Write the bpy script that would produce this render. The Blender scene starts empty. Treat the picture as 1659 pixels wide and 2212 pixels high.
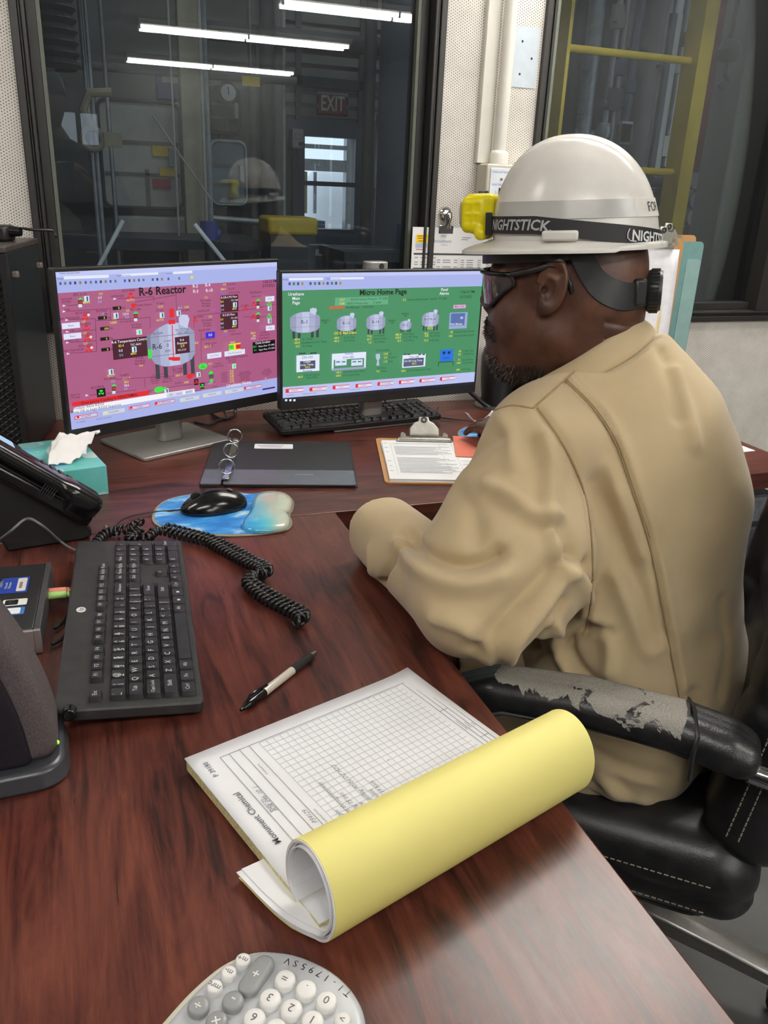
import bpy, bmesh, math, random
import numpy as np
from mathutils import Vector, Matrix, Euler
from mathutils.bvhtree import BVHTree
random.seed(7); np.random.seed(7)
SC = bpy.context.scene
COL = SC.collection
PI = math.pi
R_ = math.radians

# ---------------------------------------------------------------- camera frame
F = 1780.0; VPX, VPY = 634.4, 5579.8; PX, PY = 829.5, 1106.0
ZD = 0.74; CZ = ZD + 0.5667
_dn = np.array([VPX-PX, VPY-PY, F]); _dn /= np.linalg.norm(_dn)
_hd = np.array([0, 0, 1.0]); _hd = _hd - _dn*(_hd@_dn); _hd /= np.linalg.norm(_hd)
_rt = np.cross(_dn, _hd)
if _rt[0] < 0: _rt = -_rt
_y = math.radians(20.5)
_Y = math.cos(_y)*_hd - math.sin(_y)*_rt
_X = math.sin(_y)*_hd + math.cos(_y)*_rt
RW = np.stack([_X, _Y, -_dn])
CAM = np.array([0, 0, CZ])
def ray(px, py): return RW @ np.array([px-PX, py-PY, F])
def atz(px, py, z=ZD):
    r = ray(px, py); return CAM + r*((z-CAM[2])/r[2])
def aty(px, py, y):
    r = ray(px, py); return CAM + r*(y/r[1])
def atd(px, py, d):
    return CAM + ray(px, py)*(d/F)

# ---------------------------------------------------------------- materials
def lin(c):
    c = c/255.0
    return c/12.92 if c <= 0.04045 else ((c+0.055)/1.055)**2.4
def S(r, g, b): return (lin(r), lin(g), lin(b), 1.0)
MATS = {}
class NT:
    def __init__(s, name):
        s.m = bpy.data.materials.new(name); s.m.use_nodes = True
        s.t = s.m.node_tree; s.n = s.t.nodes; s.l = s.t.links
        s.b = s.n['Principled BSDF']; s.out = s.n['Material Output']
    def new(s, ty, **kw):
        n = s.n.new(ty)
        for k, v in kw.items(): setattr(n, k, v)
        return n
    def link(s, a, b): s.l.new(a, b)
    def coord(s, kind='Object', scale=(1, 1, 1), rot=(0, 0, 0)):
        tc = s.new('ShaderNodeTexCoord'); mp = s.new('ShaderNodeMapping')
        mp.inputs['Scale'].default_value = scale; mp.inputs['Rotation'].default_value = rot
        s.link(tc.outputs[kind], mp.inputs['Vector']); return mp.outputs['Vector']
    def noise(s, vec, scale, detail=4, rough=.55, dist=0):
        n = s.new('ShaderNodeTexNoise'); n.inputs['Scale'].default_value = scale
        n.inputs['Detail'].default_value = detail; n.inputs['Roughness'].default_value = rough
        n.inputs['Distortion'].default_value = dist
        s.link(vec, n.inputs['Vector']); return n.outputs['Fac']
    def ramp(s, fac, stops):
        r = s.new('ShaderNodeValToRGB'); e = r.color_ramp.elements
        while len(e) < len(stops): e.new(.5)
        for i, (p, c) in enumerate(stops): e[i].position = p; e[i].color = c
        s.link(fac, r.inputs['Fac']); return r.outputs['Color']
    def math(s, op, a, b=None):
        n = s.new('ShaderNodeMath', operation=op)
        for i, v in enumerate((a, b)):
            if v is None: continue
            if isinstance(v, (int, float)): n.inputs[i].default_value = v
            else: s.link(v, n.inputs[i])
        return n.outputs[0]
    def mix(s, fac, a, b, mode='MIX'):
        n = s.new('ShaderNodeMix', data_type='RGBA', blend_type=mode)
        for k, v in ((0, fac), (6, a), (7, b)):
            if isinstance(v, (int, float)): n.inputs[k].default_value = v
            elif isinstance(v, tuple): n.inputs[k].default_value = v
            else: s.link(v, n.inputs[k])
        return n.outputs[2]
    def bump(s, h, strength=.3, dist=.001):
        n = s.new('ShaderNodeBump'); n.inputs['Strength'].default_value = strength
        n.inputs['Distance'].default_value = dist
        s.link(h, n.inputs['Height']); s.link(n.outputs['Normal'], s.b.inputs['Normal'])
    def set(s, **kw):
        for k, v in kw.items():
            k = {'col': 'Base Color', 'rough': 'Roughness', 'metal': 'Metallic', 'spec': 'Specular IOR Level',
                 'coat': 'Coat Weight', 'sheen': 'Sheen Weight', 'trans': 'Transmission Weight', 'ior': 'IOR',
                 'sss': 'Subsurface Weight'}.get(k, k)
            if isinstance(v, (int, float, tuple)): s.b.inputs[k].default_value = v
            else: s.link(v, s.b.inputs[k])
        return s
def M(name, col, rough=.5, metal=0, var=.06, vs=40, bump=0, bs=400, bd=.0006, spec=.5, coat=0, key=None):
    """plain procedural material: colour with a little noise variation and a noise bump"""
    key = key or name
    if key in MATS: return MATS[key]
    t = NT(name); v = t.coord()
    if var:
        f = t.noise(v, vs)
        c0 = tuple(x*(1-var) for x in col[:3])+(1,); c1 = tuple(min(1, x*(1+var)) for x in col[:3])+(1,)
        t.set(col=t.ramp(f, [(.3, c0), (.7, c1)]))
        rr = t.math('ADD', t.math('MULTIPLY', f, .12), rough-.06)
        t.set(rough=rr)
    else: t.set(col=col, rough=rough)
    t.set(metal=metal, spec=spec, coat=coat)
    if bump: t.bump(t.noise(v, bs, 3), bump, bd)
    MATS[key] = t.m
    return t.m
def ME(name, col, strength=1.0):
    """a surface that gives off light (screen, lamp)"""
    if name in MATS: return MATS[name]
    t = NT(name); t.set(col=(0.01, 0.01, 0.01, 1), rough=.35)
    t.b.inputs['Emission Color'].default_value = col; t.b.inputs['Emission Strength'].default_value = strength
    MATS[name] = t.m; return t.m

# ---------------------------------------------------------------- objects
def tag(o, label=None, cat=None, group=None, kind=None):
    if label: o['label'] = label
    if cat: o['category'] = cat
    if group: o['group'] = group
    if kind: o['kind'] = kind
    return o
def thing(name, label, cat, loc=(0, 0, 0), rz=0, group=None, rot=None):
    o = bpy.data.objects.new(name, None); COL.objects.link(o)
    o.location = tuple(loc); o.rotation_euler = rot if rot else (0, 0, rz)
    o.empty_display_size = .05
    return tag(o, label, cat, group)
def copy_tree(o, parent=None):
    c = o.copy(); COL.objects.link(c)
    if parent: c.parent = parent
    for ch in [x for x in o.children]: copy_tree(ch, c)
    return c
def link_mesh(name, me, parent=None, smooth=40):
    o = bpy.data.objects.new(name, me); COL.objects.link(o)
    if parent: o.parent = parent
    if smooth is not None and len(me.polygons):
        me.polygons.foreach_set('use_smooth', [True]*len(me.polygons))
        if smooth < 180: me.set_sharp_from_angle(angle=math.radians(smooth))
    return o
_fontcache = {}
def text_mesh(s, size=1.0, bold=0.0, align='CENTER', shear=0, res=2):
    k = (s, bold, align, shear, res)
    if k not in _fontcache:
        cu = bpy.data.curves.new('t', 'FONT'); cu.body = s; cu.size = 1; cu.offset = bold
        cu.align_x = align; cu.align_y = 'CENTER'; cu.shear = shear; cu.resolution_u = res
        cu.space_line = .95
        o = bpy.data.objects.new('t', cu); COL.objects.link(o)
        dg = bpy.context.evaluated_depsgraph_get()
        me = bpy.data.meshes.new_from_object(o.evaluated_get(dg))
        vs = [tuple(v.co) for v in me.vertices]; fs = [tuple(p.vertices) for p in me.polygons]
        bpy.data.objects.remove(o); bpy.data.curves.remove(cu); bpy.data.meshes.remove(me)
        _fontcache[k] = (vs, fs)
    vs, fs = _fontcache[k]
    return [(x*size, y*size, z*size) for x, y, z in vs], fs

class MB:
    """collects shapes and links them as ONE mesh object"""
    def __init__(s): s.v = []; s.f = []; s.mi = []; s.cur = 0
    def m(s, i): s.cur = i; return s
    def add(s, vs, fs, T=None):
        n = len(s.v)
        if T is not None: vs = [tuple(T @ Vector(v)) for v in vs]
        s.v += [tuple(v) for v in vs]
        for f in fs: s.f.append(tuple(i+n for i in f)); s.mi.append(s.cur)
        return s
    def box(s, c, d, rz=0, T=None, taper=1.0):
        x, y, z = d[0]/2, d[1]/2, d[2]/2
        vs = [(-x, -y, -z), (x, -y, -z), (x, y, -z), (-x, y, -z)] + [(a*taper, b*taper, z) for a, b in ((-x, -y), (x, -y), (x, y), (-x, y))]
        co, si = math.cos(rz), math.sin(rz)
        vs = [(c[0]+a*co-b*si, c[1]+a*si+b*co, c[2]+h) for a, b, h in vs]
        return s.add(vs, [(3, 2, 1, 0), (4, 5, 6, 7), (0, 1, 5, 4), (1, 2, 6, 5), (2, 3, 7, 6), (3, 0, 4, 7)], T)
    def span(s, a, b, T=None):
        return s.box([(a[i]+b[i])/2 for i in range(3)], [abs(b[i]-a[i]) for i in range(3)], 0, T)
    def quad(s, a, b, c, d): return s.add([a, b, c, d], [(0, 1, 2, 3)])
    def tube(s, pts, r, n=10, cap=True, closed=False):
        pts = [Vector(p) for p in pts]; k = len(pts)
        rr = r if isinstance(r, (list, tuple)) else [r]*k
        tang = []
        for i in range(k):
            a = pts[(i-1) % k] if (closed or i > 0) else pts[i]; b = pts[(i+1) % k] if (closed or i < k-1) else pts[i]
            t = b-a; tang.append(t.normalized() if t.length > 1e-9 else Vector((0, 0, 1)))
        up = Vector((0, 0, 1)) if abs(tang[0].z) < .9 else Vector((1, 0, 0))
        nrm = (up - tang[0]*up.dot(tang[0])).normalized(); vs = []
        for i in range(k):
            nrm = nrm - tang[i]*nrm.dot(tang[i])
            nrm = nrm.normalized() if nrm.length > 1e-6 else tang[i].orthogonal().normalized()
            bi = tang[i].cross(nrm)
            for j in range(n):
                a = 2*PI*j/n; vs.append(tuple(pts[i] + (nrm*math.cos(a)+bi*math.sin(a))*rr[i]))
        fs = []
        for i in range(k if closed else k-1):
            for j in range(n):
                i2 = (i+1) % k; j2 = (j+1) % n
                fs.append((i*n+j, i*n+j2, i2*n+j2, i2*n+j))
        if cap and not closed: fs.append(tuple(range(n-1, -1, -1))); fs.append(tuple((k-1)*n+j for j in range(n)))
        return s.add(vs, fs)
    def cyl(s, a, b, r, r2=None, n=20, cap=True):
        return s.tube([a, b], [r, r if r2 is None else r2], n, cap)
    def lathe(s, prof, n=24, T=None, a0=0, a1=2*PI):
        full = abs(a1-a0-2*PI) < 1e-6; k = len(prof); vs = []; fs = []
        m = n if full else n+1
        for j in range(m):
            a = a0+(a1-a0)*j/n
            for r, z in prof: vs.append((r*math.cos(a), r*math.sin(a), z))
        for j in range(n):
            j2 = (j+1) % m
            for i in range(k-1):
                fs.append((j*k+i, j2*k+i, j2*k+i+1, j*k+i+1))
        return s.add(vs, fs, T)
    def prism(s, poly, z0, z1, T=None, top=1.0, inset=0):
        n = len(poly); cx = sum(p[0] for p in poly)/n; cy = sum(p[1] for p in poly)/n
        q = [(cx+(p[0]-cx)*top, cy+(p[1]-cy)*top) for p in poly]
        vs = [(x, y, z0) for x, y in poly]+[(x, y, z1) for x, y in q]
        fs = [tuple(range(n-1, -1, -1)), tuple(range(n, 2*n))]+[(i, (i+1) % n, n+(i+1) % n, n+i) for i in range(n)]
        return s.add(vs, fs, T)
    def text(s, body, size, T, bold=0, align='CENTER', shear=0, z=0, sx=1.0, fn=None):
        vs, fs = text_mesh(body, size, bold, align, shear)
        vs = [(x*sx, y, z) for x, y, _ in vs]
        if fn: vs = [fn(*v) for v in vs]
        return s.add(vs, fs, T)
    def build(s, name, mats, parent=None, bevel=0, seg=2, smooth=40, sub=0):
        me = bpy.data.meshes.new(name); me.from_pydata(s.v, [], s.f)
        for m in (mats if isinstance(mats, (list, tuple)) else [mats]): me.materials.append(m)
        me.polygons.foreach_set('material_index', s.mi); me.update()
        o = link_mesh(name, me, parent, smooth)
        if bevel:
            b = o.modifiers.new('bevel', 'BEVEL'); b.width = bevel; b.segments = seg; b.limit_method = 'ANGLE'
            b.angle_limit = math.radians(40); b.harden_normals = False
        if sub:
            m = o.modifiers.new('sub', 'SUBSURF'); m.levels = sub; m.render_levels = sub
        return o
def smooth_poly(pts, n=8, closed=True):
    """Catmull-Rom through the points (2D or 3D)"""
    k = len(pts); out = []
    P = [np.array(p, float) for p in pts]
    rng = range(k) if closed else range(k-1)
    for i in rng:
        g = (lambda j: P[j % k]) if closed else (lambda j: P[min(max(j, 0), k-1)])
        p0, p1, p2, p3 = g(i-1), g(i), g(i+1), g(i+2)
        for j in range(n):
            t = j/n
            out.append(tuple(.5*((2*p1)+(-p0+p2)*t+(2*p0-5*p1+4*p2-p3)*t*t+(-p0+3*p1-3*p2+p3)*t**3)))
    if not closed: out.append(tuple(P[-1]))
    return out
def rrect(w, h, r, n=5, cx=0, cy=0):
    out = []
    for sx, sy, a in ((1, 1, 0), (-1, 1, 90), (-1, -1, 180), (1, -1, 270)):
        for i in range(n+1):
            t = math.radians(a+90*i/n)
            out.append((cx+sx*(w/2-r)+r*math.cos(t), cy+sy*(h/2-r)+r*math.sin(t)))
    return out

# ---------------------------------------------------------------- implicit surfaces
def smin(a, b, k):
    h = np.maximum(k-np.abs(a-b), 0)/k
    return np.minimum(a, b)-h*h*k*.25
def smax(a, b, k): return -smin(-a, -b, k)
def sd_cone(P, a, b, r1, r2):
    a = np.array(a); b = np.array(b); ba = b-a; pa = P-a
    h = np.clip((pa@ba)/(ba@ba), 0, 1)
    return np.linalg.norm(pa-h[:, None]*ba, axis=1)-(r1+(r2-r1)*h)
def sd_ell(P, c, r, A=None):
    """ellipsoid; A rows = local axes"""
    q = P-np.array(c)
    if A is not None: q = q@np.array(A).T
    r = np.array(r)
    k0 = np.linalg.norm(q/r, axis=1); k1 = np.linalg.norm(q/(r*r), axis=1)
    return k0*(k0-1)/np.maximum(k1, 1e-9)
def sd_box(P, c, h, A=None, r=0.0):
    q = P-np.array(c)
    if A is not None: q = q@np.array(A).T
    q = np.abs(q)-(np.array(h)-r)
    return np.linalg.norm(np.maximum(q, 0), axis=1)+np.minimum(q.max(axis=1), 0)-r
def sd_path(P, pts, rs):
    d = None
    for i in range(len(pts)-1):
        e = sd_cone(P, pts[i], pts[i+1], rs[i], rs[i+1])
        d = e if d is None else np.minimum(d, e)
    return d
def sdf_mesh(f, lo, hi, step):
    """surface nets over a sparse grid; returns verts, quads"""
    lo = np.array(lo, float); hi = np.array(hi, float)
    B = 4; n = (np.ceil((hi-lo)/(step*B)).astype(int))*B+1
    ax = [lo[i]+step*np.arange(n[i]) for i in range(3)]
    cx = [a[::B] for a in ax]
    g = np.stack(np.meshgrid(*cx, indexing='ij'), -1).reshape(-1, 3)
    dc = f(g).reshape([len(c) for c in cx])
    V = np.empty(n, np.float32)
    up = dc[:-1, :-1, :-1]
    rep = np.repeat(np.repeat(np.repeat(dc, B, 0), B, 1), B, 2)[:n[0], :n[1], :n[2]]
    V[:] = rep
    near = np.abs(dc[:-1, :-1, :-1])
    for i in (0, 1):
        for j in (0, 1):
            for k in (0, 1):
                near = np.minimum(near, np.abs(dc[i:dc.shape[0]-1+i, j:dc.shape[1]-1+j, k:dc.shape[2]-1+k]))
    act = near < step*B*1.9
    m = np.zeros(n, bool)
    a3 = np.repeat(np.repeat(np.repeat(act, B, 0), B, 1), B, 2)
    m[:-1, :-1, :-1] = a3
    for axis in range(3):
        sh = np.zeros_like(m)
        sl = [slice(None)]*3; sr = [slice(None)]*3
        sl[axis] = slice(1, None); sr[axis] = slice(0, -1)
        sh[tuple(sl)] = m[tuple(sr)]; m |= sh
    idx = np.argwhere(m)
    pts = lo+idx*step
    out = np.empty(len(pts), np.float32)
    for i in range(0, len(pts), 200000): out[i:i+200000] = f(pts[i:i+200000])
    V[m] = out
    sg = V < 0
    # cells
    acc = np.zeros([k-1 for k in n], np.int8)
    for i in (0, 1):
        for j in (0, 1):
            for k in (0, 1): acc += sg[i:n[0]-1+i, j:n[1]-1+j, k:n[2]-1+k]
    cells = np.argwhere((acc > 0) & (acc < 8))
    vid = -np.ones([k-1 for k in n], np.int64); vid[tuple(cells.T)] = np.arange(len(cells))
    s = np.zeros((len(cells), 3)); cnt = np.zeros(len(cells))
    for ax_ in range(3):
        for p in (0, 1):
            for q in (0, 1):
                o = [0, 0, 0]; o[(ax_+1) % 3] = p; o[(ax_+2) % 3] = q
                e = list(o); e[ax_] = 1
                A = V[tuple((cells+o).T)]; Bv = V[tuple((cells+e).T)]
                cr = (A < 0) != (Bv < 0)
                t = np.where(cr, A/np.where(A-Bv == 0, 1, A-Bv), 0)
                pos = np.tile(np.array(o, float), (len(cells), 1)); pos[:, ax_] = t
                s += pos*cr[:, None]; cnt += cr
    verts = lo+step*(cells+s/np.maximum(cnt, 1)[:, None])
    faces = []
    for ax_ in range(3):
        u, v = (ax_+1) % 3, (ax_+2) % 3
        s0 = [slice(None)]*3; s1 = [slice(None)]*3
        s0[ax_] = slice(0, -1); s1[ax_] = slice(1, None)
        a = sg[tuple(s0)]; b = sg[tuple(s1)]
        E = np.argwhere(a != b)
        if not len(E): continue
        ok = (E[:, u] > 0) & (E[:, v] > 0) & (E[:, u] < n[u]-1) & (E[:, v] < n[v]-1)
        E = E[ok]; fl = a[tuple(E.T)]
        def cid(du, dv):
            c = E.copy(); c[:, u] += du; c[:, v] += dv; return vid[tuple(c.T)]
        q = np.stack([cid(-1, -1), cid(0, -1), cid(0, 0), cid(-1, 0)], 1)
        q = np.where(fl[:, None], q, q[:, ::-1])
        faces.append(q)
    Fc = np.concatenate(faces)
    Fc = Fc[(Fc >= 0).all(1)]
    return verts, Fc
def laplace(v, f, it=2, lam=.5):
    n = len(v); e = np.concatenate([f[:, [0, 1]], f[:, [1, 2]], f[:, [2, 3]], f[:, [3, 0]]])
    for _ in range(it):
        a = np.zeros((n, 3)); c = np.zeros(n)
        for i in range(3):
            a[:, i] = np.bincount(e[:, 0], v[e[:, 1], i], n)+np.bincount(e[:, 1], v[e[:, 0], i], n)
        c = np.bincount(e[:, 0], minlength=n)+np.bincount(e[:, 1], minlength=n)
        v = v+lam*(a/np.maximum(c, 1)[:, None]-v)
    return v
def np_mesh(name, v, f, mats, parent=None, smooth=180):
    me = bpy.data.meshes.new(name)
    me.vertices.add(len(v)); me.vertices.foreach_set('co', np.asarray(v, np.float32).ravel())
    me.loops.add(f.size); me.loops.foreach_set('vertex_index', f.ravel().astype(np.int32))
    me.polygons.add(len(f)); me.polygons.foreach_set('loop_start', np.arange(len(f), dtype=np.int32)*4)
    me.update(calc_edges=True); me.validate()
    for m in (mats if isinstance(mats, (list, tuple)) else [mats]): me.materials.append(m)
    return link_mesh(name, me, parent, smooth)
def sdf_obj(name, f, lo, hi, step, mats, parent=None, it=2, post=None):
    v, q = sdf_mesh(f, lo, hi, step)
    v = laplace(v, q, it)
    if post: v = post(v, q)
    return np_mesh(name, v, q, mats, parent)
def vnormals(v, f):
    n = np.zeros_like(v)
    a = v[f[:, 0]]; b = v[f[:, 1]]; c = v[f[:, 2]]; d = v[f[:, 3]]
    fn = np.cross(c-a, d-b)
    for i in range(4):
        for k in range(3): n[:, k] += np.bincount(f[:, i], fn[:, k], len(v))
    return n/np.maximum(np.linalg.norm(n, axis=1), 1e-12)[:, None]
# ================================================================ MATERIALS (room)
def wood(name, axis, dark=S(46, 24, 21), mid=S(80, 40, 33), hi=S(104, 56, 44), rough=.3):
    t = NT(name); sc = (4, 30, 30) if axis == 'x' else (30, 4, 30)
    v = t.coord('Object', sc)
    n1 = t.noise(v, 1.0, 7, .66, 1.3)
    v2 = t.coord('Object', (14, 240, 60) if axis == 'x' else (240, 14, 60))
    n2 = t.noise(v2, 1.0, 3, .6)
    v3 = t.coord('Object', (1, 1, 1)); n3 = t.noise(v3, 3.5, 3)
    f = t.math('ADD', t.math('MULTIPLY', n1, .72), t.math('MULTIPLY', n2, .28))
    f = t.math('ADD', f, t.math('MULTIPLY', t.math('SUBTRACT', n3, .5), .25))
    t.set(col=t.ramp(f, [(.37, dark), (.48, mid), (.62, hi)]), spec=.42)
    v4 = t.coord('Object'); n4 = t.noise(v4, 600, 2)
    t.set(rough=t.math('ADD', t.math('MULTIPLY', n2, .1), rough-.05))
    t.bump(t.math('ADD', t.math('MULTIPLY', n2, .5), t.math('MULTIPLY', n4, .5)), .12, .0004)
    return t.m
M_wood_x = wood('mahogany laminate along the wall', 'x')
M_wood_y = wood('mahogany laminate of the return', 'y')
M_woodedge = M('dark mahogany edge', S(58, 24, 22), .4, vs=30)
def pegmat():
    t = NT('perforated white wall panel'); tc = t.new('ShaderNodeTexCoord'); sp = t.new('ShaderNodeSeparateXYZ')
    t.link(tc.outputs['Object'], sp.inputs[0])
    px, pz = .0109, .0063
    def cell(o):
        u = t.math('FRACT', t.math('ADD', t.math('DIVIDE', sp.outputs[0], px), o))
        w = t.math('FRACT', t.math('ADD', t.math('DIVIDE', sp.outputs[2], pz), o))
        du = t.math('MULTIPLY', t.math('SUBTRACT', u, .5), px); dw = t.math('MULTIPLY', t.math('SUBTRACT', w, .5), pz)
        return t.math('SQRT', t.math('ADD', t.math('MULTIPLY', du, du), t.math('MULTIPLY', dw, dw)))
    d = t.math('MINIMUM', cell(0.0), cell(.5))
    n = t.noise(t.coord('Object'), 9, 4)
    n2 = t.noise(t.coord('Object'), 45, 3)
    r = t.math('ADD', .00085, t.math('MULTIPLY', n2, .0007))
    hole = t.math('LESS_THAN', d, r)
    base = t.ramp(n, [(.3, S(204, 198, 189)), (.7, S(226, 221, 212))])
    t.set(col=t.mix(hole, base, S(66, 60, 56)), rough=.55)
    return t.m
M_peg = pegmat()
M_black = M('black painted frame', S(34, 32, 30), .45, vs=60, bump=.1, bs=200)
M_stop = M('grey green window stop', S(98, 103, 92), .5)
M_white = M('white paint', S(224, 220, 210), .4, vs=12, var=.04)
M_ceil = M('ceiling tile', S(226, 224, 218), .8, vs=50, bump=.3, bs=300)
M_roomwall = M('grey room wall', S(112, 112, 108), .7, vs=4)
M_floor = M('dark grey floor', S(74, 74, 74), .4, vs=8, var=.2)
M_tube = ME('fluorescent tube light', (1, .975, .93, 1), 58)
M_chrome = M('chrome', S(215, 215, 215), .12, 1, var=.02)
M_steel = M('brushed steel', S(165, 163, 160), .33, 1, vs=120)
M_paper = M('white paper', S(238, 237, 236), .6, vs=15, var=.02)
M_ink = M('grey print', S(88, 88, 96), .6, var=0)
M_black_ink = M('black print', S(28, 28, 30), .6, var=0)
def glassmat(name, tint, haze=.035, k=2.0):
    t = NT(name); t.n.remove(t.b)
    tr = t.new('ShaderNodeBsdfTransparent'); tr.inputs[0].default_value = tint
    gl = t.new('ShaderNodeBsdfGlossy'); gl.inputs['Roughness'].default_value = .0
    df = t.new('ShaderNodeBsdfDiffuse'); df.inputs[0].default_value = (.8, .85, .9, 1)
    fr = t.new('ShaderNodeFresnel'); fr.inputs[0].default_value = 1.5
    n = t.noise(t.coord('Object', (3, 3, .5)), 2.5, 4)
    m0 = t.new('ShaderNodeMixShader'); t.link(t.math('MULTIPLY', n, haze*2), m0.inputs[0])
    t.link(tr.outputs[0], m0.inputs[1]); t.link(df.outputs[0], m0.inputs[2])
    m1 = t.new('ShaderNodeMixShader'); t.link(t.math('MULTIPLY', fr.outputs[0], k), m1.inputs[0])
    t.link(m0.outputs[0], m1.inputs[1]); t.link(gl.outputs[0], m1.inputs[2])
    t.link(m1.outputs[0], t.out.inputs[0]); return t.m
M_glass = glassmat('window glass', (.88, .93, .96, 1), .014, 1.7)
M_glass_clear = glassmat('clear glass', (.97, .98, .98, 1), .01, 1.5)

def struct(name, mb, mats, parent=None, **kw):
    o = mb.build(name, mats, parent, **kw)
    if parent is None: o['kind'] = 'structure'
    return o

# ================================================================ ROOM
WY = 2.108
X0, X1, Y0, ZC = -2.6, 3.6, -7.6, 2.6
W1 = (-.084, .892); W2 = (1.16, 2.60); WZ = (.952, 2.18)
b = MB()
for x0, x1, z0, z1 in ((X0, W1[0], 0, ZC), (W1[1], W2[0], 0, ZC), (W2[1], X1, 0, ZC), (W1[0], W1[1], 0, WZ[0]), (W2[0], W2[1], 0, WZ[0]),
                       (W1[0], W1[1], WZ[1], ZC), (W2[0], W2[1], WZ[1], ZC)):
    b.span((x0, WY, z0), (x1, WY+.11, z1))
struct('wall_back', b, M_peg)
b = MB(); b.span((X0-.1, Y0, -.1), (X1+.1, WY+.11, 0)); struct('floor', b, M_floor)
b = MB(); b.span((X0-.1, Y0, ZC), (X1+.1, WY+.11, ZC+.1)); struct('ceiling', b, M_ceil)
b = MB(); b.span((X0-.1, Y0, 0), (X0, WY+.11, ZC)); struct('wall_left', b, M_roomwall)
b = MB(); b.span((X1, Y0, 0), (X1+.1, WY+.11, ZC)); struct('wall_right', b, M_roomwall)
# rear wall with a daylight window, seen only as a reflection in the glass
RYV = 2*2.16-Y0
pa = aty(97, 238, RYV); pb = aty(222, 398, RYV)
rx0, rx1, rz0, rz1 = pa[0], pb[0], pb[2], pa[2]
b = MB()
for x0, x1, z0, z1 in ((X0-.1, rx0, 0, ZC), (rx1, X1+.1, 0, ZC), (rx0, rx1, 0, rz0), (rx0, rx1, rz1, ZC)):
    b.span((x0, Y0-.12, z0), (x1, Y0, z1))
struct('wall_rear', b, M_roomwall)
b = MB(); mx = rx0+(rx1-rx0)*.22; mz = rz0+(rz1-rz0)*.42
b.span((mx-.03, Y0-.08, rz0), (mx+.03, Y0-.03, rz1)); b.span((rx0, Y0-.08, mz-.03), (rx1, Y0-.03, mz+.03))
b.span((rx0+(rx1-rx0)*.62-.03, Y0-.08, rz0), (rx0+(rx1-rx0)*.62+.03, Y0-.03, rz1))
w = struct('window_3', b, M_black)
b = MB(); b.span((rx0, Y0-.065, rz0), (rx1, Y0-.06, rz1)); b.build('pane', M_glass_clear, w)

# windows on to the plant floor
def window(name, x0, x1, mull=None):
    fw = .03; b = MB(); z0, z1 = WZ
    def frame(xa, xb, za, zb, y0, y1, w):
        b.span((xa, y0, za), (xa+w, y1, zb)); b.span((xb-w, y0, za), (xb, y1, zb))
        b.span((xa+w, y0, za), (xb-w, y1, za+w)); b.span((xa+w, y0, zb-w), (xb-w, y1, zb))
    frame(x0, x1, z0, z1, WY-.012, WY+.02, .016)
    frame(x0+.016, x1-.016, z0+.016, z1-.016, WY-.006, WY+.03, .006)
    frame(x0+.022, x1-.022, z0+.022, z1-.022, WY-.010, WY+.04, .008)
    frame(x0+.03, x1-.03, z0+.03, z1-.03, WY+.03, WY+.105, .022)
    if mull: b.span((mull, WY-.004, z0+.03), (mull+.05, WY+.08, z1-.03))
    o = struct(name, b, M_black, bevel=.002)
    b = MB(); 
    b.span((x0+.052, WY+.03, z0+.03), (x0+.06, WY+.05, z1-.03)); b.span((x1-.06, WY+.03, z0+.03), (x1-.052, WY+.05, z1-.03))
    b.build('glazing_stop', M_stop, o)
    b = MB(); b.span((x0+.03, WY+.052, z0+.03), ((mull or x1-.03), WY+.058, z1-.03)); b.build('pane', M_glass, o)
    if mull:
        b = MB(); b.span((mull+.05, WY+.052, z0+.03), (x1-.03, WY+.058, z1-.03)); b.build('pane', M_glass, o)
    return o
window('window_1', *W1); window('window_2', *W2, mull=2.01)

# ceiling lights
def fixture(x0, x1, y, lab):
    L = x1-x0
    t = thing('ceiling_light', lab, 'ceiling light', ((x0+x1)/2, y, ZC), group='fluorescent ceiling lights')
    b = MB(); b.box((0, 0, -.02), (L, .30, .04)); b.build('housing', M_white, t, bevel=.004)
    for j, yy in enumerate((-.085, .085)):
        for k, (a, c) in enumerate(((-L/2+.02, -.012), (.012, L/2-.02))):
            b = MB(); b.cyl((a, yy, -.06), (c, yy, -.06), .016, n=12)
            o = b.build('tube', M_tube, t)
    for a in (-L/2+.012, 0, L/2-.012):
        for yy in (-.085, .085): b = MB(); b.box((a, yy, -.052), (.016, .034, .05)); b.build('lamp_holder', M_white, t)
    return t
fixture(.76, 2.78, -7.05, 'long two-tube ceiling light farthest from the window glass')
fixture(.72, 2.72, -4.55, 'long two-tube ceiling light mirrored large in the window glass')
fixture(1.62, 3.5, -2.75, 'two-tube ceiling light mirrored along the top of the window glass')
fixture(.95, 2.35, 1.45, 'two-tube ceiling light over the right end of the desk')
fixture(-1.5, .5, -.95, 'two-tube ceiling light over the photographer by the near desk')
fixture(.85, 2.25, 1.84, 'added two-tube ceiling light by the right window strengthening the desk glare')  # second fixture over the desk, added to strengthen its glare
fixture(1.5, 3.2, -.75, 'two-tube ceiling light behind the office chair')
fixture(-2.4, -.9, 1.0, 'two-tube ceiling light over the left wall')

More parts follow.
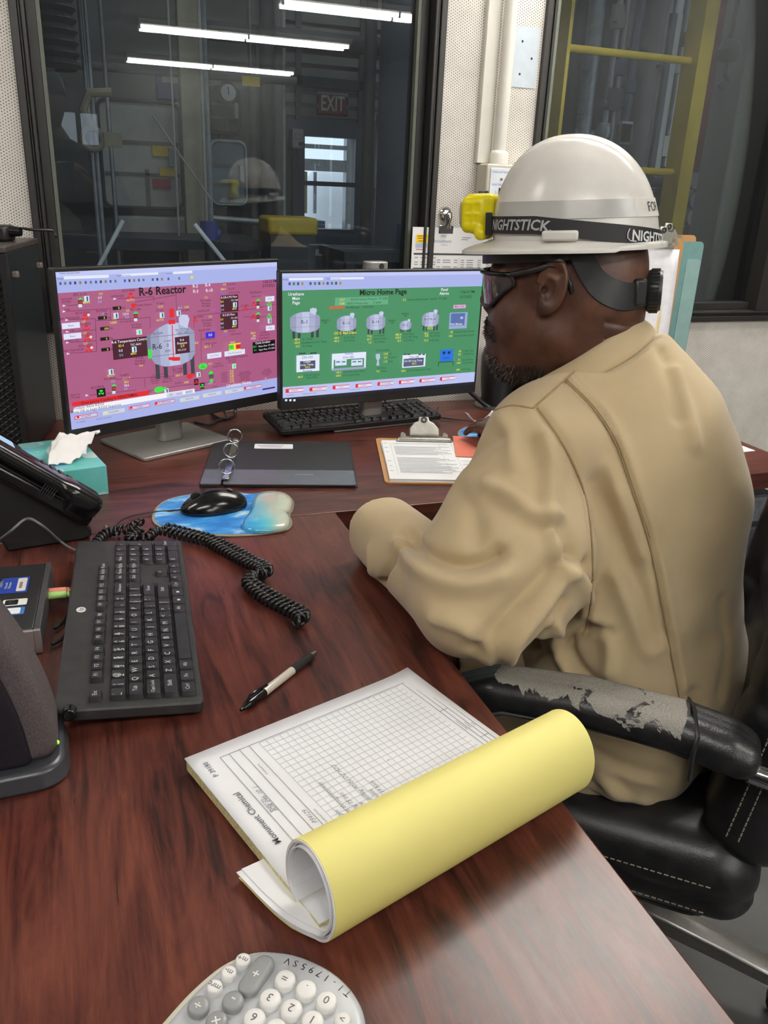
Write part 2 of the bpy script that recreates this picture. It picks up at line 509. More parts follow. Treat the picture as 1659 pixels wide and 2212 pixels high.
# ================================================================ PLANT BEYOND THE GLASS
FY = 8.0
M_pl = M('plant grey wall', S(118, 116, 110), .8, vs=3, var=.15)
M_pld = M('plant dark steel', S(62, 64, 66), .6, vs=5, var=.2)
M_plf = M('plant floor', S(72, 70, 66), .7, vs=3, var=.2)
M_plbox = M('plant light grey cabinet', S(176, 172, 162), .6, vs=8, var=.12)
M_beige = M('plant beige post', S(160, 148, 124), .6, vs=8, var=.15)
M_yel = M('safety yellow paint', S(214, 180, 34), .45, vs=10, var=.1)
M_red = M('dark red paint', S(150, 40, 50), .5, vs=8, var=.15)
M_blue = M('plant blue plastic', S(38, 60, 150), .45)
M_door = M('plant blue grey door', S(66, 78, 94), .5, vs=6, var=.12)
M_pipe = M('galvanised pipe', S(150, 152, 152), .4, .6, vs=20, var=.15)
dA = aty(655, 293, FY); dB = aty(760, 496, FY)
dx0, dx1, dz0, dz1 = dA[0], dB[0], dB[2], dA[2]
PX0, PX1, PZ = -3.2, 7.2, 4.4
b = MB()
for x0, x1, z0, z1 in ((PX0, dx0, 0, PZ), (dx1, PX1, 0, PZ), (dx0, dx1, 0, dz0), (dx0, dx1, dz1, PZ)):
    b.span((x0, FY, z0), (x1, FY+.12, z1))
struct('wall_plant', b, M_pl)
b = MB(); b.span((PX0, 2.22, -.1), (PX1, FY+.12, 0)); struct('floor_plant', b, M_plf)
b = MB(); b.span((PX0, 2.22, PZ), (PX1, FY+.12, PZ+.1)); struct('ceiling_plant', b, M_pld)
b = MB(); b.span((PX0-.1, 2.22, 0), (PX0, FY+.12, PZ)); struct('wall_plant_left', b, M_pld)
b = MB(); b.span((PX1, 2.22, 0), (PX1+.1, FY+.12, PZ)); struct('wall_plant_right', b, M_pld)
b = MB(); b.span((PX0, 2.225, ZC+.1), (PX1, 2.3, PZ)); struct('trim_1', b, M_pld)
# door with two panes of daylight
b = MB(); ym = (dz0+dz1)/2+.0
b.span((dx0-.28, FY-.06, 0), (dx0, FY-.005, 2.08)); b.span((dx1, FY-.06, 0), (dx1+.32, FY-.005, 2.08))
b.span((dx0, FY-.06, 0), (dx1, FY-.005, dz0)); b.span((dx0, FY-.06, dz1), (dx1, FY-.005, 2.08)); b.span((dx0, FY-.06, ym-.02), (dx1, FY-.005, ym+.02))
d = struct('door_1', b, M_door)
b = MB(); b.span((dx0-.36, FY-.09, 0), (dx0-.28, FY-.005, 2.16)); b.span((dx1+.32, FY-.09, 0), (dx1+.40, FY-.005, 2.16)); b.span((dx0-.36, FY-.09, 2.08), (dx1+.40, FY-.005, 2.16))
b.build('door_frame', M_pld, d)
b = MB(); b.span((dx0, FY-.03, dz0), (dx1, FY-.025, dz1)); b.build('pane', M_glass_clear, d)
# things outside the door
def outside():
    t = thing('storage_tank', 'white domed tank outside the far plant door', 'tank', (3.95, 13.4, 0))
    b = MB(); b.lathe([(0, 1.55), (.2, 1.53), (.4, 1.42), (.5, 1.22), (.52, 1.0), (.52, .3), (0, .3)], 24); b.build('vessel', M_paper, t)
    b = MB(); b.lathe([(.3, 0), (.3, .3), (0, .3)], 16); b.build('skirt', M_pipe, t)
    t = thing('pipe_rack', 'pale steel pipe rack outside the far plant door', 'pipe rack', (3.5, 11.2, 0))
    b = MB(); b.box((.0, 0, 1.5), (.14, .14, 3)); b.build('upright', M_pipe, t)
    b = MB(); b.box((-.6, 0, 1.5), (2.4, .12, .14)); b.box((-.6, 0, 1.72), (2.4, .12, .05)); b.build('beam', M_pipe, t)
    b = MB()
    for k in range(8): b.cyl((-1.3+k*.13, .3, .9), (-1.3+k*.13, .3, 1.42), .025, n=8)
    b.build('riser', M_pipe, t)
    b = MB(); b.span((-.62, .25, .9), (-.54, .33, 1.4)); b.build('riser', M_yel, t)
    b = MB(); b.box((-.7, .6, .55), (1.0, .3, .5)); b.build('pump_skid', M_door, t)
    
outside()
b = MB(); b.span((-2, FY+.15, -.12), (12, 20, 0)); struct('ground_yard', b, M('pale concrete yard', S(170, 172, 172), .8))

def pt(px, py, y): return aty(px, py, y)
# EXIT sign
e0 = pt(684, 197, FY-.06); e1 = pt(751, 253, FY-.06)
t = thing('exit_sign', 'red exit sign with pale green letters above the far plant door', 'sign', ((e0[0]+e1[0])/2, FY-.04, (e0[2]+e1[2])/2))
w, h = e1[0]-e0[0], e0[2]-e1[2]
b = MB(); b.box((0, 0, 0), (w, .05, h)); b.build('frame', M_pipe, t)
b = MB(); b.box((0, -.027, 0), (w-.035, .004, h-.035)); b.build('sign_face', M('exit red', S(150, 40, 48), .5), t)
b = MB(); b.text('EXIT', h*.92, Matrix.Translation((0, -.031, 0)) @ Matrix.Rotation(PI/2, 4, 'X'), bold=.015, sx=.62)
b.build('lettering', M('exit letters', S(176, 214, 190), .5), t, smooth=None)
# louvred siding over the door
s0 = pt(760, 120, FY-.05); s1 = pt(936, 268, FY-.05)
t = thing('wall_louver', 'grey louvred wall panel beside the exit sign', 'louver', (0, FY-.02, 0))
b = MB(); k = 9
x0, x1 = pt(600, 120, FY)[0], pt(938, 120, FY)[0]
for i in range(k):
    z = e1[2]+.02+i*.105
    b.box(((x0+x1)/2, -.02, z), (x1-x0, .05, .07))
b.build('slats', M_pl, t)
b = MB()
for px in (640, 775, 845): 
    x = pt(px, 180, FY)[0]; b.box((x, -.05, e1[2]+.45), (.05, .04, 1.0))
b.build('mullion', M_pld, t)

def cabinet(name, lab, cat, a, c, y, depth, mat, door=True, frame=M_pld, post=0):
    p0 = pt(a[0], a[1], y); p1 = pt(c[0], c[1], y); w, h = p1[0]-p0[0], p0[2]-p1[2]
    t = thing(name, lab, cat, ((p0[0]+p1[0])/2, y, p1[2]))
    b = MB(); b.box((0, depth/2, h/2), (w, depth, h)); b.build('body', mat, t, bevel=.02)
    if post: b = MB(); b.box((0, depth*.6, -p1[2]/2), (w*post, .08, p1[2])); b.build('stand', M_pld, t)
    if door:
        b = MB(); pts = rrect(w*.97, h*.97, .06)
        ring = [(x, -.01, z+h/2) for x, z in pts]; b.tube(ring, .012, 6, closed=True); b.build('door_gasket', frame, t)
        b = MB(); b.box((0, -.006, h*.33), (w*.9, .01, .02)); b.box((0, -.006, h*.62), (w*.9, .01, .02)); b.box((w*.05, -.006, h*.2), (.03, .01, h*.35)); b.build('seam', M_pl, t)
        b = MB(); b.box((w*.35, -.02, h*.5), (.03, .04, .12)); b.build('handle', M_pipe, t)
    return t, w, h
t, w, h = cabinet('electrical_cabinet', 'large pale grey electrical cabinet beyond the glass above the left monitor', 'cabinet', (205, 208), (400, 455), 6.6, .3, M_plbox)
for (u, v, m, s) in ((.75, .55, M_yel, .1), (.8, .36, M_yel, .08), (.72, .25, M('tag red', S(170, 50, 60), .5), .09)):
    b = MB(); b.box(((u-.5)*w, -.01, v*h), (s*1.4, .01, s*.7)); b.build('warning_label', m, t)
cabinet('lower_panel', 'grey panel on the plant wall under the large electrical cabinet', 'panel', (245, 465), (410, 545), 6.6, .3, M_plbox, False, post=.8)
cabinet('equipment_rack', 'blue grey slatted unit between beige post and far door beyond the glass', 'equipment', (452, 300), (534, 445), 7.2, .4, M('plant slate unit', S(120, 132, 140), .5, vs=6), True, M_pipe, post=.8)
cabinet('upper_unit', 'dark box of valves high on the plant wall right of the post', 'equipment', (450, 185), (520, 290), 7.65, .3, M_pld, post=.2)
p0 = pt(400, 150, 6.2); p1 = pt(432, 560, 6.2)
t = thing('steel_column', 'beige steel column standing between the cabinets beyond the glass', 'column', ((p0[0]+p1[0])/2, 6.2, 0))
b = MB(); b.box((0, 0, 2.2), (.13, .12, 4.4)); b.build('shaft', M_beige, t); b = MB(); b.box((0, 0, .01), (.3, .3, .02)); b.build('base_plate', M_pld, t)
b = MB(); b.cyl((.1, -.05, 0), (.1, -.05, 4.4), .02, n=8); b.build('conduit', M_pipe, t)
for lab, px, y, r, m in (('thin grey pipe in front of the electrical cabinet, left of the pair', 196, 4.6, .012, M_pipe), ('thin grey pipe in front of the electrical cabinet, right of the pair', 206, 4.6, .012, M_pipe),
                         ('slim pale pipe crossing the electrical cabinet', 238, 5.4, .012, M_pipe), ('dark thick pipe running up beside the far door', 578, 7.2, .06, M_pld), ('grey square pipe left of the far door', 598, 7.4, .05, M_pl), ('wide dark vertical duct at the right edge of the left window', 880, 6.0, .22, M_door)):
    x = pt(px, 300, y)[0]
    b = MB(); b.cyl((x, y, 0), (x, y, 4.4), r, n=12); tag(b.build('vertical_pipe', m), lab, 'pipe')
# corrugated hose
hx = pt(110, 60, 4.4)
b = MB(); prof = []
for i in range(90): prof.append((.10+(.012 if i % 2 else -.008), 1.72+i*.022))
b.lathe(prof, 20, Matrix.Translation((hx[0], 4.4, 0))); tag(b.build('duct_hose', M_pld, smooth=None), 'dark corrugated duct hose hanging at the left edge of the window', 'hose')
# hook
q = pt(200, 300, 4.4)
t = thing('valve_handle', 'cream valve with a round wheel hanging in front of the electrical cabinet', 'valve', q)
b = MB(); ring = [(.045*math.cos(a), 0, .045*math.sin(a)) for a in np.linspace(0, 2*PI, 24, endpoint=False)]; b.tube(ring, .014, 8, closed=True); b.build('wheel', M_beige, t)
b = MB(); b.tube([(0, 0, .05), (-.03, 0, .12), (0, 0, .19), (.1, 0, .2)], .02, 8); b.box((.09, 0, 0), (.08, .04, .06)); b.build('stem', M_beige, t)
b = MB(); b.cyl((0, 0, .2), (0, 0, 4.395-q[2]), .005, n=8); b.build('hanging_wire', M_pipe, t)
# gauge
q = pt(491, 201, 7.645)
t = thing('pressure_gauge', 'round white pressure gauge on the dark valve box', 'gauge', q)
b = MB(); b.lathe([(0, .0), (.075, 0), (.085, .02), (.075, .05), (0, .05)], 20, Matrix.Rotation(PI/2, 4, 'X')); b.build('case', M_black, t)
b = MB(); b.lathe([(.0, .056), (.062, .056), (.062, .05)], 20, Matrix.Rotation(PI/2, 4, 'X')); b.build('dial', M_paper, t)
b = MB(); b.box((.0, -.06, .015), (.01, .004, .06)); b.build('needle', M_black, t)
# yellow tag
q0 = pt(523, 164, 6.4); q1 = pt(561, 188, 6.4)
b = MB(); b.box(((q0[0]+q1[0])/2, 6.4, (q0[2]+q1[2])/2), (q1[0]-q0[0], .02, q0[2]-q1[2])); t = thing('yellow_placard', 'plain yellow placard hanging below the mirrored tubes', 'sign'); b.build('plate', M_yel, t)
b = MB(); b.cyl(((q0[0]+q1[0])/2, 6.4, q0[2]), ((q0[0]+q1[0])/2, 6.4, 4.395), .004, n=6); b.build('hanging_wire', M_pipe, t)
# yellow machine
q0 = pt(568, 466, 5.2); q1 = pt(674, 506, 5.2)
t = thing('yellow_machine', 'yellow machine block on a dark stand beneath the far door window', 'machine', ((q0[0]+q1[0])/2, 5.2, 0))
w = q1[0]-q0[0]
b = MB(); b.box((0, 0, (q0[2]+q1[2])/2), (w, .3, q0[2]-q1[2])); b.build('hood', M_yel, t, bevel=.02)
b = MB(); b.box((0, 0, q1[2]/2), (w*.9, .28, q1[2]-.002)); b.build('stand', M_pld, t)
b = MB(); b.box((.08, -.2, q1[2]-.22), (w*1.1, .3, .03)); b.build('tray', M_pipe, t)
# blue valve
q = pt(452, 498, 5.0)
t = thing('blue_actuator', 'blue valve actuator below the slatted unit', 'valve', (q[0], 5.0, 0))
b = MB(); b.cyl((0, 0, q[2]-.05), (0, 0, q[2]+.05), .05); b.cyl((-.05, 0, q[2]), (.06, 0, q[2]-.02), .03); b.build('actuator', M_blue, t)
b = MB(); b.cyl((0, 0, 0), (0, 0, q[2]-.05), .03); b.build('stem', M_pld, t)
# white rods standing in for bright reflected lines in the glass
M_rod = M('reflection stand-in rod', S(250, 250, 250), .25, 0)
for lab, a, c, y in (('bright reflection stand-in rod slanting right up from behind left monitor, left one', (212, 578), (266, 476), 2.5), ('bright reflection stand-in rod slanting left up from behind left monitor, right one', (488, 568), (420, 484), 2.5)):
    A = pt(*a, y); Bq = pt(*c, y); dd = (A-Bq)
    b = MB(); b.cyl(tuple(A+dd*3), tuple(Bq), .0062, n=10); tag(b.build('reflection_rod', M_rod), lab, 'rod')
# lower dark benches so the view down does not fall on bare floor
for lab, x0, x1, y, h in (('dark plant bench under the electrical cabinet', -1.0, 1.1, 5.6, .95), ('dark plant bench beside the far door', 1.2, 2.3, 6.4, .8), ('dark plant skid behind the yellow ladder', 1.6, 5.2, 5.5, .9)):
    t = thing('plant_bench', lab, 'bench', ((x0+x1)/2, y, 0)); w = x1-x0
    b = MB(); b.box((0, 0, h-.03), (w, .6, .06)); b.build('top', M_pld, t)
    for sx in (-1, 1):
        for sy in (-1, 1): b = MB(); b.box((sx*(w/2-.05), sy*.25, (h-.06)/2), (.06, .06, h-.06)); b.build('leg', M_pld, t)
    b = MB(); b.box((0, .2, h*.4), (w-.2, .1, h*.7)); b.build('back_panel', M_pld, t)

# more of the plant clutter between the cabinet and the door
for lab, px0, py0, px1, py1, y, r, m in (('pale pipe crossing high behind the mirrored tubes', 60, 132, 640, 176, 6.9, .03, M_pl), ('dark cable tray crossing below the top lamp reflection', 400, 60, 900, 110, 7.3, .07, M_pld), ('grey pipe running from post to door below the slatted unit', 440, 470, 640, 486, 6.8, .025, M_pipe), ('thin pale hose dropping beside the slatted unit', 440, 300, 446, 520, 6.0, .012, M_plbox), ('thin cable slanting in front of the beige post', 330, 250, 455, 430, 5.8, .006, M_plbox), ('thin pale pipe standing left of the far door', 612, 240, 606, 470, 7.5, .02, M_plbox), ('grey conduit standing beside the placard', 545, 190, 540, 470, 7.4, .035, M_pl), ('dark pipe standing in front of the door frame', 802, 60, 792, 560, 7.0, .05, M_pld), ('thin bright cable hanging from the plant ceiling near the cabinet', 362, 0, 372, 110, 5.6, .006, M_plbox)):
    A = pt(px0, py0, y); Bq = pt(px1, py1, y)
    if abs(A[0]-Bq[0]) < .3: A[2] = 4.4; Bq[2] = 0; Bq[0] = A[0]
    b = MB(); b.cyl(tuple(A), tuple(Bq), r, n=10); tag(b.build('plant_pipe', m), lab, 'pipe')
for nm, lab, px, py, w, h, y, m in (('control_box', 'blue grey control box left of the far door', 585, 330, .16, .42, 7.6, M_door), ('control_box', 'small pale control box on the wall under the louvres', 640, 300, .10, .16, 7.8, M_plbox), ('control_box', 'dark control box by the right edge of the left window', 850, 330, .3, .6, 7.4, M_pld), ('control_box', 'blue covered box high above the large electrical cabinet', 372, 180, .24, .24, 7.15, M('plant dull blue', S(74, 84, 140), .6))):
    q = pt(px, py, y); t = thing(nm, lab, 'equipment', (q[0], y, q[2]-h/2)); b = MB(); b.box((0, 0, h/2), (w, .14, h)); b.build('case', m, t, bevel=.01)
    b = MB(); b.box((0, .04, -(q[2]-h/2)/2), (.05, .05, q[2]-h/2)); b.build('post', M_pld, t)
    b = MB(); b.box((0, -.074, h*.62), (w*.7, .012, h*.3)); b.build('cover', M_pipe if nm != 'mixing_tub' else M_plbox, t, bevel=.004); b = MB(); b.cyl((w*.2, -.07, h*.25), (w*.2, -.095, h*.25), .018, n=12); b.build('knob', M_black, t)
# ---- behind window 2: yellow ladder
LYY = 2.75
t = thing('yellow_ladder', 'yellow steel ladder with round rungs behind the right window', 'ladder', (0, LYY, 0))
xl = pt(1207, 150, LYY)[0]; xr0 = pt(1487, 150, LYY)[0]; xr1 = pt(1515, 150, LYY)[0]
b = MB(); b.box((xl, 0, 1.9), (.012, .10, 3.8)); b.build('rail', M_yel, t)
b = MB(); b.box(((xr0+xr1)/2, 0, 1.9), (xr1-xr0, .09, 3.8)); b.build('rail', M_yel, t)
za = pt(1350, 117, LYY)[2]; zb = pt(1420, 371, LYY)[2]; dz = za-zb
for k in range(-3, 4):
    z = za+k*dz
    if .1 < z < 3.7: b = MB(); b.cyl((xl, 0, z), ((xr0+xr1)/2-.02, 0, z), .0125, n=14); b.build('rung', M_yel, t)
for nm, lab, cat, px0, px1, y, m in (('red_column', 'dark red painted column behind the right window', 'column', 1535, 1590, 4.2, M_red), ('grey_beam', 'grey steel beam standing right of the red column', 'column', 1590, 1632, 3.6, M_pl)):
    xa = pt(px0, 250, y)[0]; xb = pt(px1, 250, y)[0]
    b = MB(); b.span((xa, y, 0), (xb, y+.2, 4.4)); tag(b.build(nm, m), lab, cat)
b = MB(); x = pt(1668, 250, 2.7)[0]; b.span((x-.10, 2.6, 0), (x+.4, 2.75, 2.5)); tag(b.build('pale_green_post', M('pale green paint', S(190, 200, 178), .6)), 'pale green post close behind the far right pane', 'post')
q = pt(1575, 110, 3.4)
t = thing('hoist_hook', 'grey hoist block with hook hanging before the red column', 'hoist', tuple(q))
b = MB(); b.lathe([(0, -.05), (.035, -.045), (.055, 0), (.035, .045), (0, .05)], 16); b.build('block', M_pld, t)
b = MB(); b.cyl((0, 0, .05), (0, 0, 4.395-q[2]), .012, n=8); b.build('chain', M_pld, t)
b = MB(); b.tube([(0, 0, -.05), (.0, 0, -.09), (.03, 0, -.12), (.0, 0, -.15), (-.03, 0, -.13)], .012, 8); b.build('hook', M_pld, t)
rnd = random.Random(3)
for k, (px, y, r, m, lab) in enumerate(((1275, 5.0, .05, M_pipe, 'slim steel pipe at the left of the ladder'), (1322, 4.7, .018, M_pipe, 'thin bright pipe seen through the ladder'), (1338, 4.7, .018, M_pipe, 'thin bright pipe right beside its twin'), (1392, 5.2, .09, M_pl, 'broad grey pipe high behind the ladder'), (1440, 4.9, .05, M_plbox, 'pale pipe near the right rail of the ladder'), (1466, 4.9, .02, M_pipe, 'slim pipe touching the right rail of the ladder'), (1250, 5.4, .07, M_pld, 'dark fat pipe hugging the left rail of the ladder'), (1300, 5.5, .1, M_pld, 'dark wide vessel leg behind the twin bright pipes'), (1365, 5.0, .03, M_door, 'blue grey pipe in the middle of the ladder'), (1415, 5.3, .06, M_pld, 'dark pipe between the broad grey and the pale pipes'), (1640, 4.8, .12, M_pld, 'dark pipe at the far right of the right window'))):
    x = pt(px, 150, y)[0]; t = thing('process_pipe', lab, 'pipe', (x, y, .9)); b = MB(); b.cyl((0, 0, 0), (0, 0, 3.5), r, n=12); b.build('pipe_run', m, t)
    for q in range(7):
        z = .05+rnd.random()*1.5; s = .03+rnd.random()*.06; dx = (rnd.random()-.5)*.16; mm = (M_pld, M_pl, M_plbox, M_pipe, M_door)[rnd.randrange(5)]; b = MB()
        s = min(s, .05); dx *= .4
        if q % 3 == 0: b.lathe([(0, -s), (s*.8, -s*.8), (s, 0), (s*.8, s*.8), (0, s)], 14, Matrix.Translation((0, 0, z)))
        elif q % 3 == 1: b.cyl((-s*1.4+dx, 0, z), (s*1.4+dx, 0, z), s*.4, n=10)
        else: b.box((dx, -.02, z), (s*1.6, s, s*2.4))
        b.build(('valve_body', 'branch_pipe', 'junction_box')[q % 3], mm, t)
for lab, px, py in (('grey round drum end beside ladder rail, topmost of the three', 1478, 390), ('grey round drum end beside ladder rail, middle of the three', 1478, 432), ('grey round drum end beside ladder rail, lowest of the three', 1472, 468)):
    q = pt(px, py, 4.0); b = MB(); b.lathe([(0, -.1), (.040, -.1), (.044, 0), (.04, .3), (0, .3)], 20, Matrix.Translation(q) @ Matrix.Rotation(-PI/2, 4, 'X')); tag(b.build('steel_drum', M_pl), lab, 'drum')
q = pt(1475, 430, 4.0); t = thing('drum_rack', 'dark rack holding three small round drums beside the ladder rail', 'rack', (q[0], 4.1, 0))
b = MB()
for x in (-.09, .09): b.box((x, .1, 1.1), (.03, .03, 2.2))
b.build('uprights', M_pld, t)
for py in (390, 432, 468): z = pt(1475, py, 4.0)[2]-.050; b = MB(); b.box((0, .1, z), (.2, .3, .012)); b.build('shelf', M_pld, t)
q = pt(1632, 545, 3.4)
t = thing('gas_cylinder', 'pale domed gas cylinder low in the right window', 'cylinder', (q[0]+.02, 3.4, 0))
b = MB(); zt = q[2]+.05; b.lathe([(0, 0), (.08, 0), (.085, .05), (.085, zt-.1), (.06, zt-.03), (.02, zt), (0, zt)], 20); b.build('cylinder_body', M_plbox, t)
b = MB(); b.box((0, -.09, zt-.2), (.05, .01, .05)); b.build('label_plate', M_paper, t)
q = pt(1580, 545, 3.8)
t = thing('grease_gun', 'cream bottle with pump top on the plant rail', 'bottle', (q[0], 3.8, 0))
b = MB(); b.lathe([(0, q[2]-.15), (.045, q[2]-.15), (.045, q[2]+.0), (.015, q[2]+.04), (.015, q[2]+.1), (0, q[2]+.1)], 14); b.build('bottle', M_beige, t)
b = MB(); b.box((0, 0, (q[2]-.15)/2), (.16, .16, q[2]-.152)); b.build('pedestal', M_pld, t)
for lab, py in (('yellow handrail pipe low in the right window, upper one', 528), ('yellow handrail pipe low in the right window, lower one', 592)):
    A = pt(1560, py, 4.4); b = MB(); b.cyl((A[0], 4.4, A[2]), (A[0]+1.2, 4.4, A[2]), .014, n=8); tag(b.build('handrail', M_yel), lab, 'handrail')
# lamps added out of view to brighten the plant and the ladder front
for lab, x, y in (('added fill lamp out of view above the electrical cabinet', .6, 4.4), ('added fill lamp out of view brightening the ladder front', 1.9, 2.52), ('added fill lamp out of view near the far door', 2.6, 6.2)):
    t = thing('added_plant_lamp', lab, 'lamp', (x, y, PZ))
    b = MB(); b.box((0, 0, -.05), (1.2, .2, .1)); b.build('housing', M_pld, t)
    b = MB(); b.cyl((-.55, 0, -.13), (.55, 0, -.13), .02, n=10); b.build('tube', ME('added plant fill tube', (.88, .96, 1, 1), 100), t)

# world: pale daylight
wd = bpy.data.worlds.new('daylight'); SC.world = wd; wd.use_nodes = True
bg = wd.node_tree.nodes['Background']; bg.inputs[0].default_value = (.78, .88, 1.0, 1); bg.inputs[1].default_value = 1.6
# ---------------------------------------------------------------- camera
cd = bpy.data.cameras.new('camera'); cam = bpy.data.objects.new('camera', cd); COL.objects.link(cam)
cd.sensor_fit = 'VERTICAL'; cd.sensor_height = 36.0; cd.lens = 36.0*F/2212.0; cd.clip_start = .02; cd.clip_end = 100
Rm = Matrix([list(RW[i]) for i in range(3)])   # columns: cam x, cam y(down), cam z(fwd)
cx, cy, cz = Rm.col[0], Rm.col[1], Rm.col[2]
Mx = Matrix(((cx[0], -cy[0], -cz[0], CAM[0]), (cx[1], -cy[1], -cz[1], CAM[1]), (cx[2], -cy[2], -cz[2], CAM[2]), (0, 0, 0, 1)))
cam.matrix_world = Mx
SC.camera = cam
SC.view_settings.view_transform = 'Standard'; SC.view_settings.look = 'None'; SC.view_settings.gamma = 1; SC.view_settings.use_curve_mapping = False
SC.view_settings.exposure = 0
SC.cycles.max_bounces = 8; SC.cycles.transparent_max_bounces = 16; SC.cycles.glossy_bounces = 4; SC.cycles.diffuse_bounces = 4
SC.cycles.sample_clamp_indirect = 6; SC.cycles.caustics_reflective = False; SC.cycles.caustics_refractive = False
SC.cycles.use_denoising = True
# desk tops
b = MB(); b.span((-1.6, 1.357, ZD-.04), (1.545, 2.104, ZD)); t_back = b
t = thing('desk', 'long dark mahogany desk along the wall under the windows', 'desk', (0, 0, 0))
t_back.build('worktop', M_wood_x, t, bevel=.002)
b = MB(); b.span((-1.55, 2.02, .0), (1.5, 2.05, ZD-.041)); b.build('modesty_panel', M_woodedge, t)
b = MB(); b.span((-1.6, 1.40, 0), (-1.56, 2.1, ZD-.041)); b.build('end_panel', M_woodedge, t)
b = MB(); b.span((1.46, 1.97, 0), (1.50, 2.015, ZD-.041)); b.build('end_panel', M_woodedge, t)
t = thing('desk_return', 'mahogany desk return in front holding the notepad and white calculator', 'desk', (0, 0, 0))
b = MB(); b.span((-1.6, .16, ZD-.03), (.411, 1.3555, ZD)); b.build('worktop', M_wood_y, t, bevel=.002)
b = MB(); b.span((-1.55, .2, 0), (-1.5, 1.33, ZD-.031)); b.build('end_panel', M_woodedge, t)
b = MB(); b.span((-.3, .2, 0), (-.26, 1.33, ZD-.031)); b.build('support_panel', M_woodedge, t)
b = MB(); b.span((-1.5, .2, .0), (-.3, .23, ZD-.031)); b.build('modesty_panel', M_woodedge, t)
t = thing('drawer_pedestal', 'dark grey drawer pedestal under the right end of the desk', 'drawer unit', (1.275, 1.675, 0))
b = MB(); b.box((0, 0, .33), (.5, .56, .66)); b.build('case', M('pedestal grey', S(62, 64, 70), .5), t, bevel=.004)
b = MB(); b.box((0, -.29, .64), (.5, .02, .06)); b.build('top_rail', M('worn grey edge', S(92, 95, 102), .5, vs=60, var=.35), t, bevel=.003)
for z, h in ((.505, .18), (.31, .18), (.12, .16)):
    b = MB(); b.box((0, -.289, z), (.48, .018, h)); f = b.build('drawer', M('pedestal grey', None), t, bevel=.003)
    b = MB(); b.box((0, -.304, z+.05), (.12, .012, .015)); b.build('handle', M_black, f)
# ================================================================ DESK OBJECTS
M_blk = M('black plastic', S(30, 30, 32), .42, vs=300, var=.12, bump=.08, bs=900, bd=.0003)
M_blkg = M('glossy black plastic', S(17, 17, 19), .16, vs=20, var=.05)
M_key = M('black key plastic', S(40, 41, 44), .38, vs=90, var=.3)
M_keyd = M('keyboard deck', S(44, 44, 45), .5, vs=60, var=.3, bump=.1, bs=700, bd=.0003)
M_leg = M('white legend print', S(215, 215, 212), .6, var=0)
M_rubber = M('rubber foot', S(25, 25, 25), .8, var=0)
TOPZ = ZD
def tmat(x, y, z, ang=0):
    return Matrix.Translation((x, y, z)) @ Matrix.Rotation(ang, 4, 'Z')

# ---------------------------------------------------------------- keyboards
def key_rows():
    U = []   # (col start u, row, width u, height u, legend, sub legend)
    def row(r, x, items):
        for it in items:
            if isinstance(it, (int, float)): x += it; continue
            lab, w = (it if isinstance(it, tuple) else (it, 1)); U.append((x, r, w, 1, lab)); x += w
    row(5, 0, ['Esc', 1, 'F1', 'F2', 'F3', 'F4', .5, 'F5', 'F6', 'F7', 'F8', .5, 'F9', 'F10', 'F11', 'F12'])
    row(4, 0, ['`\n~', '!\n1', '@\n2', '#\n3', '$\n4', '%\n5', '^\n6', '&\n7', '*\n8', '(\n9', ')\n0', '_\n-', '+\n=', ('Backspace', 2)])
    row(3, 0, [('Tab', 1.5)]+list('QWERTYUIOP')+['{\n[', '}\n]', ('|\n\\', 1.5)])
    row(2, 0, [('Caps Lock', 1.75)]+list('ASDFGHJKL')+[':\n;', '"\n\'', ('Enter', 2.25)])
    row(1, 0, [('Shift', 2.25)]+list('ZXCVBNM')+['<\n,', '>\n.', '?\n/', ('Shift', 2.75)])
    row(0, 0, [('Ctrl', 1.25), ('Fn', 1.25), ('Alt', 1.25), ('', 6.25), ('Alt', 1.25), ('', 1.25), ('', 1.25), ('Ctrl', 1.25)])
    g = 15.3
    row(5, g, ['PrtSc', 'ScrLk', 'Pause']); row(4, g, ['Ins', 'Home', 'PgUp']); row(3, g, ['Del', 'End', 'PgDn'])
    U.append((g+1, 1, 1, 1, '^')); row(0, g, ['<', 'v', '>'])
    n = 18.6
    row(4, n, ['Num', '/', '*', '-']); row(3, n, ['7', '8', '9']); row(2, n, ['4', '5', '6']); row(1, n, ['1', '2', '3'])
    U.append((n, 0, 2, 1, '0')); U.append((n+2, 0, 1, 1, '.')); U.append((n+3, 2, 1, 2, '+')); U.append((n+3, 0, 1, 2, 'Enter'))
    return U
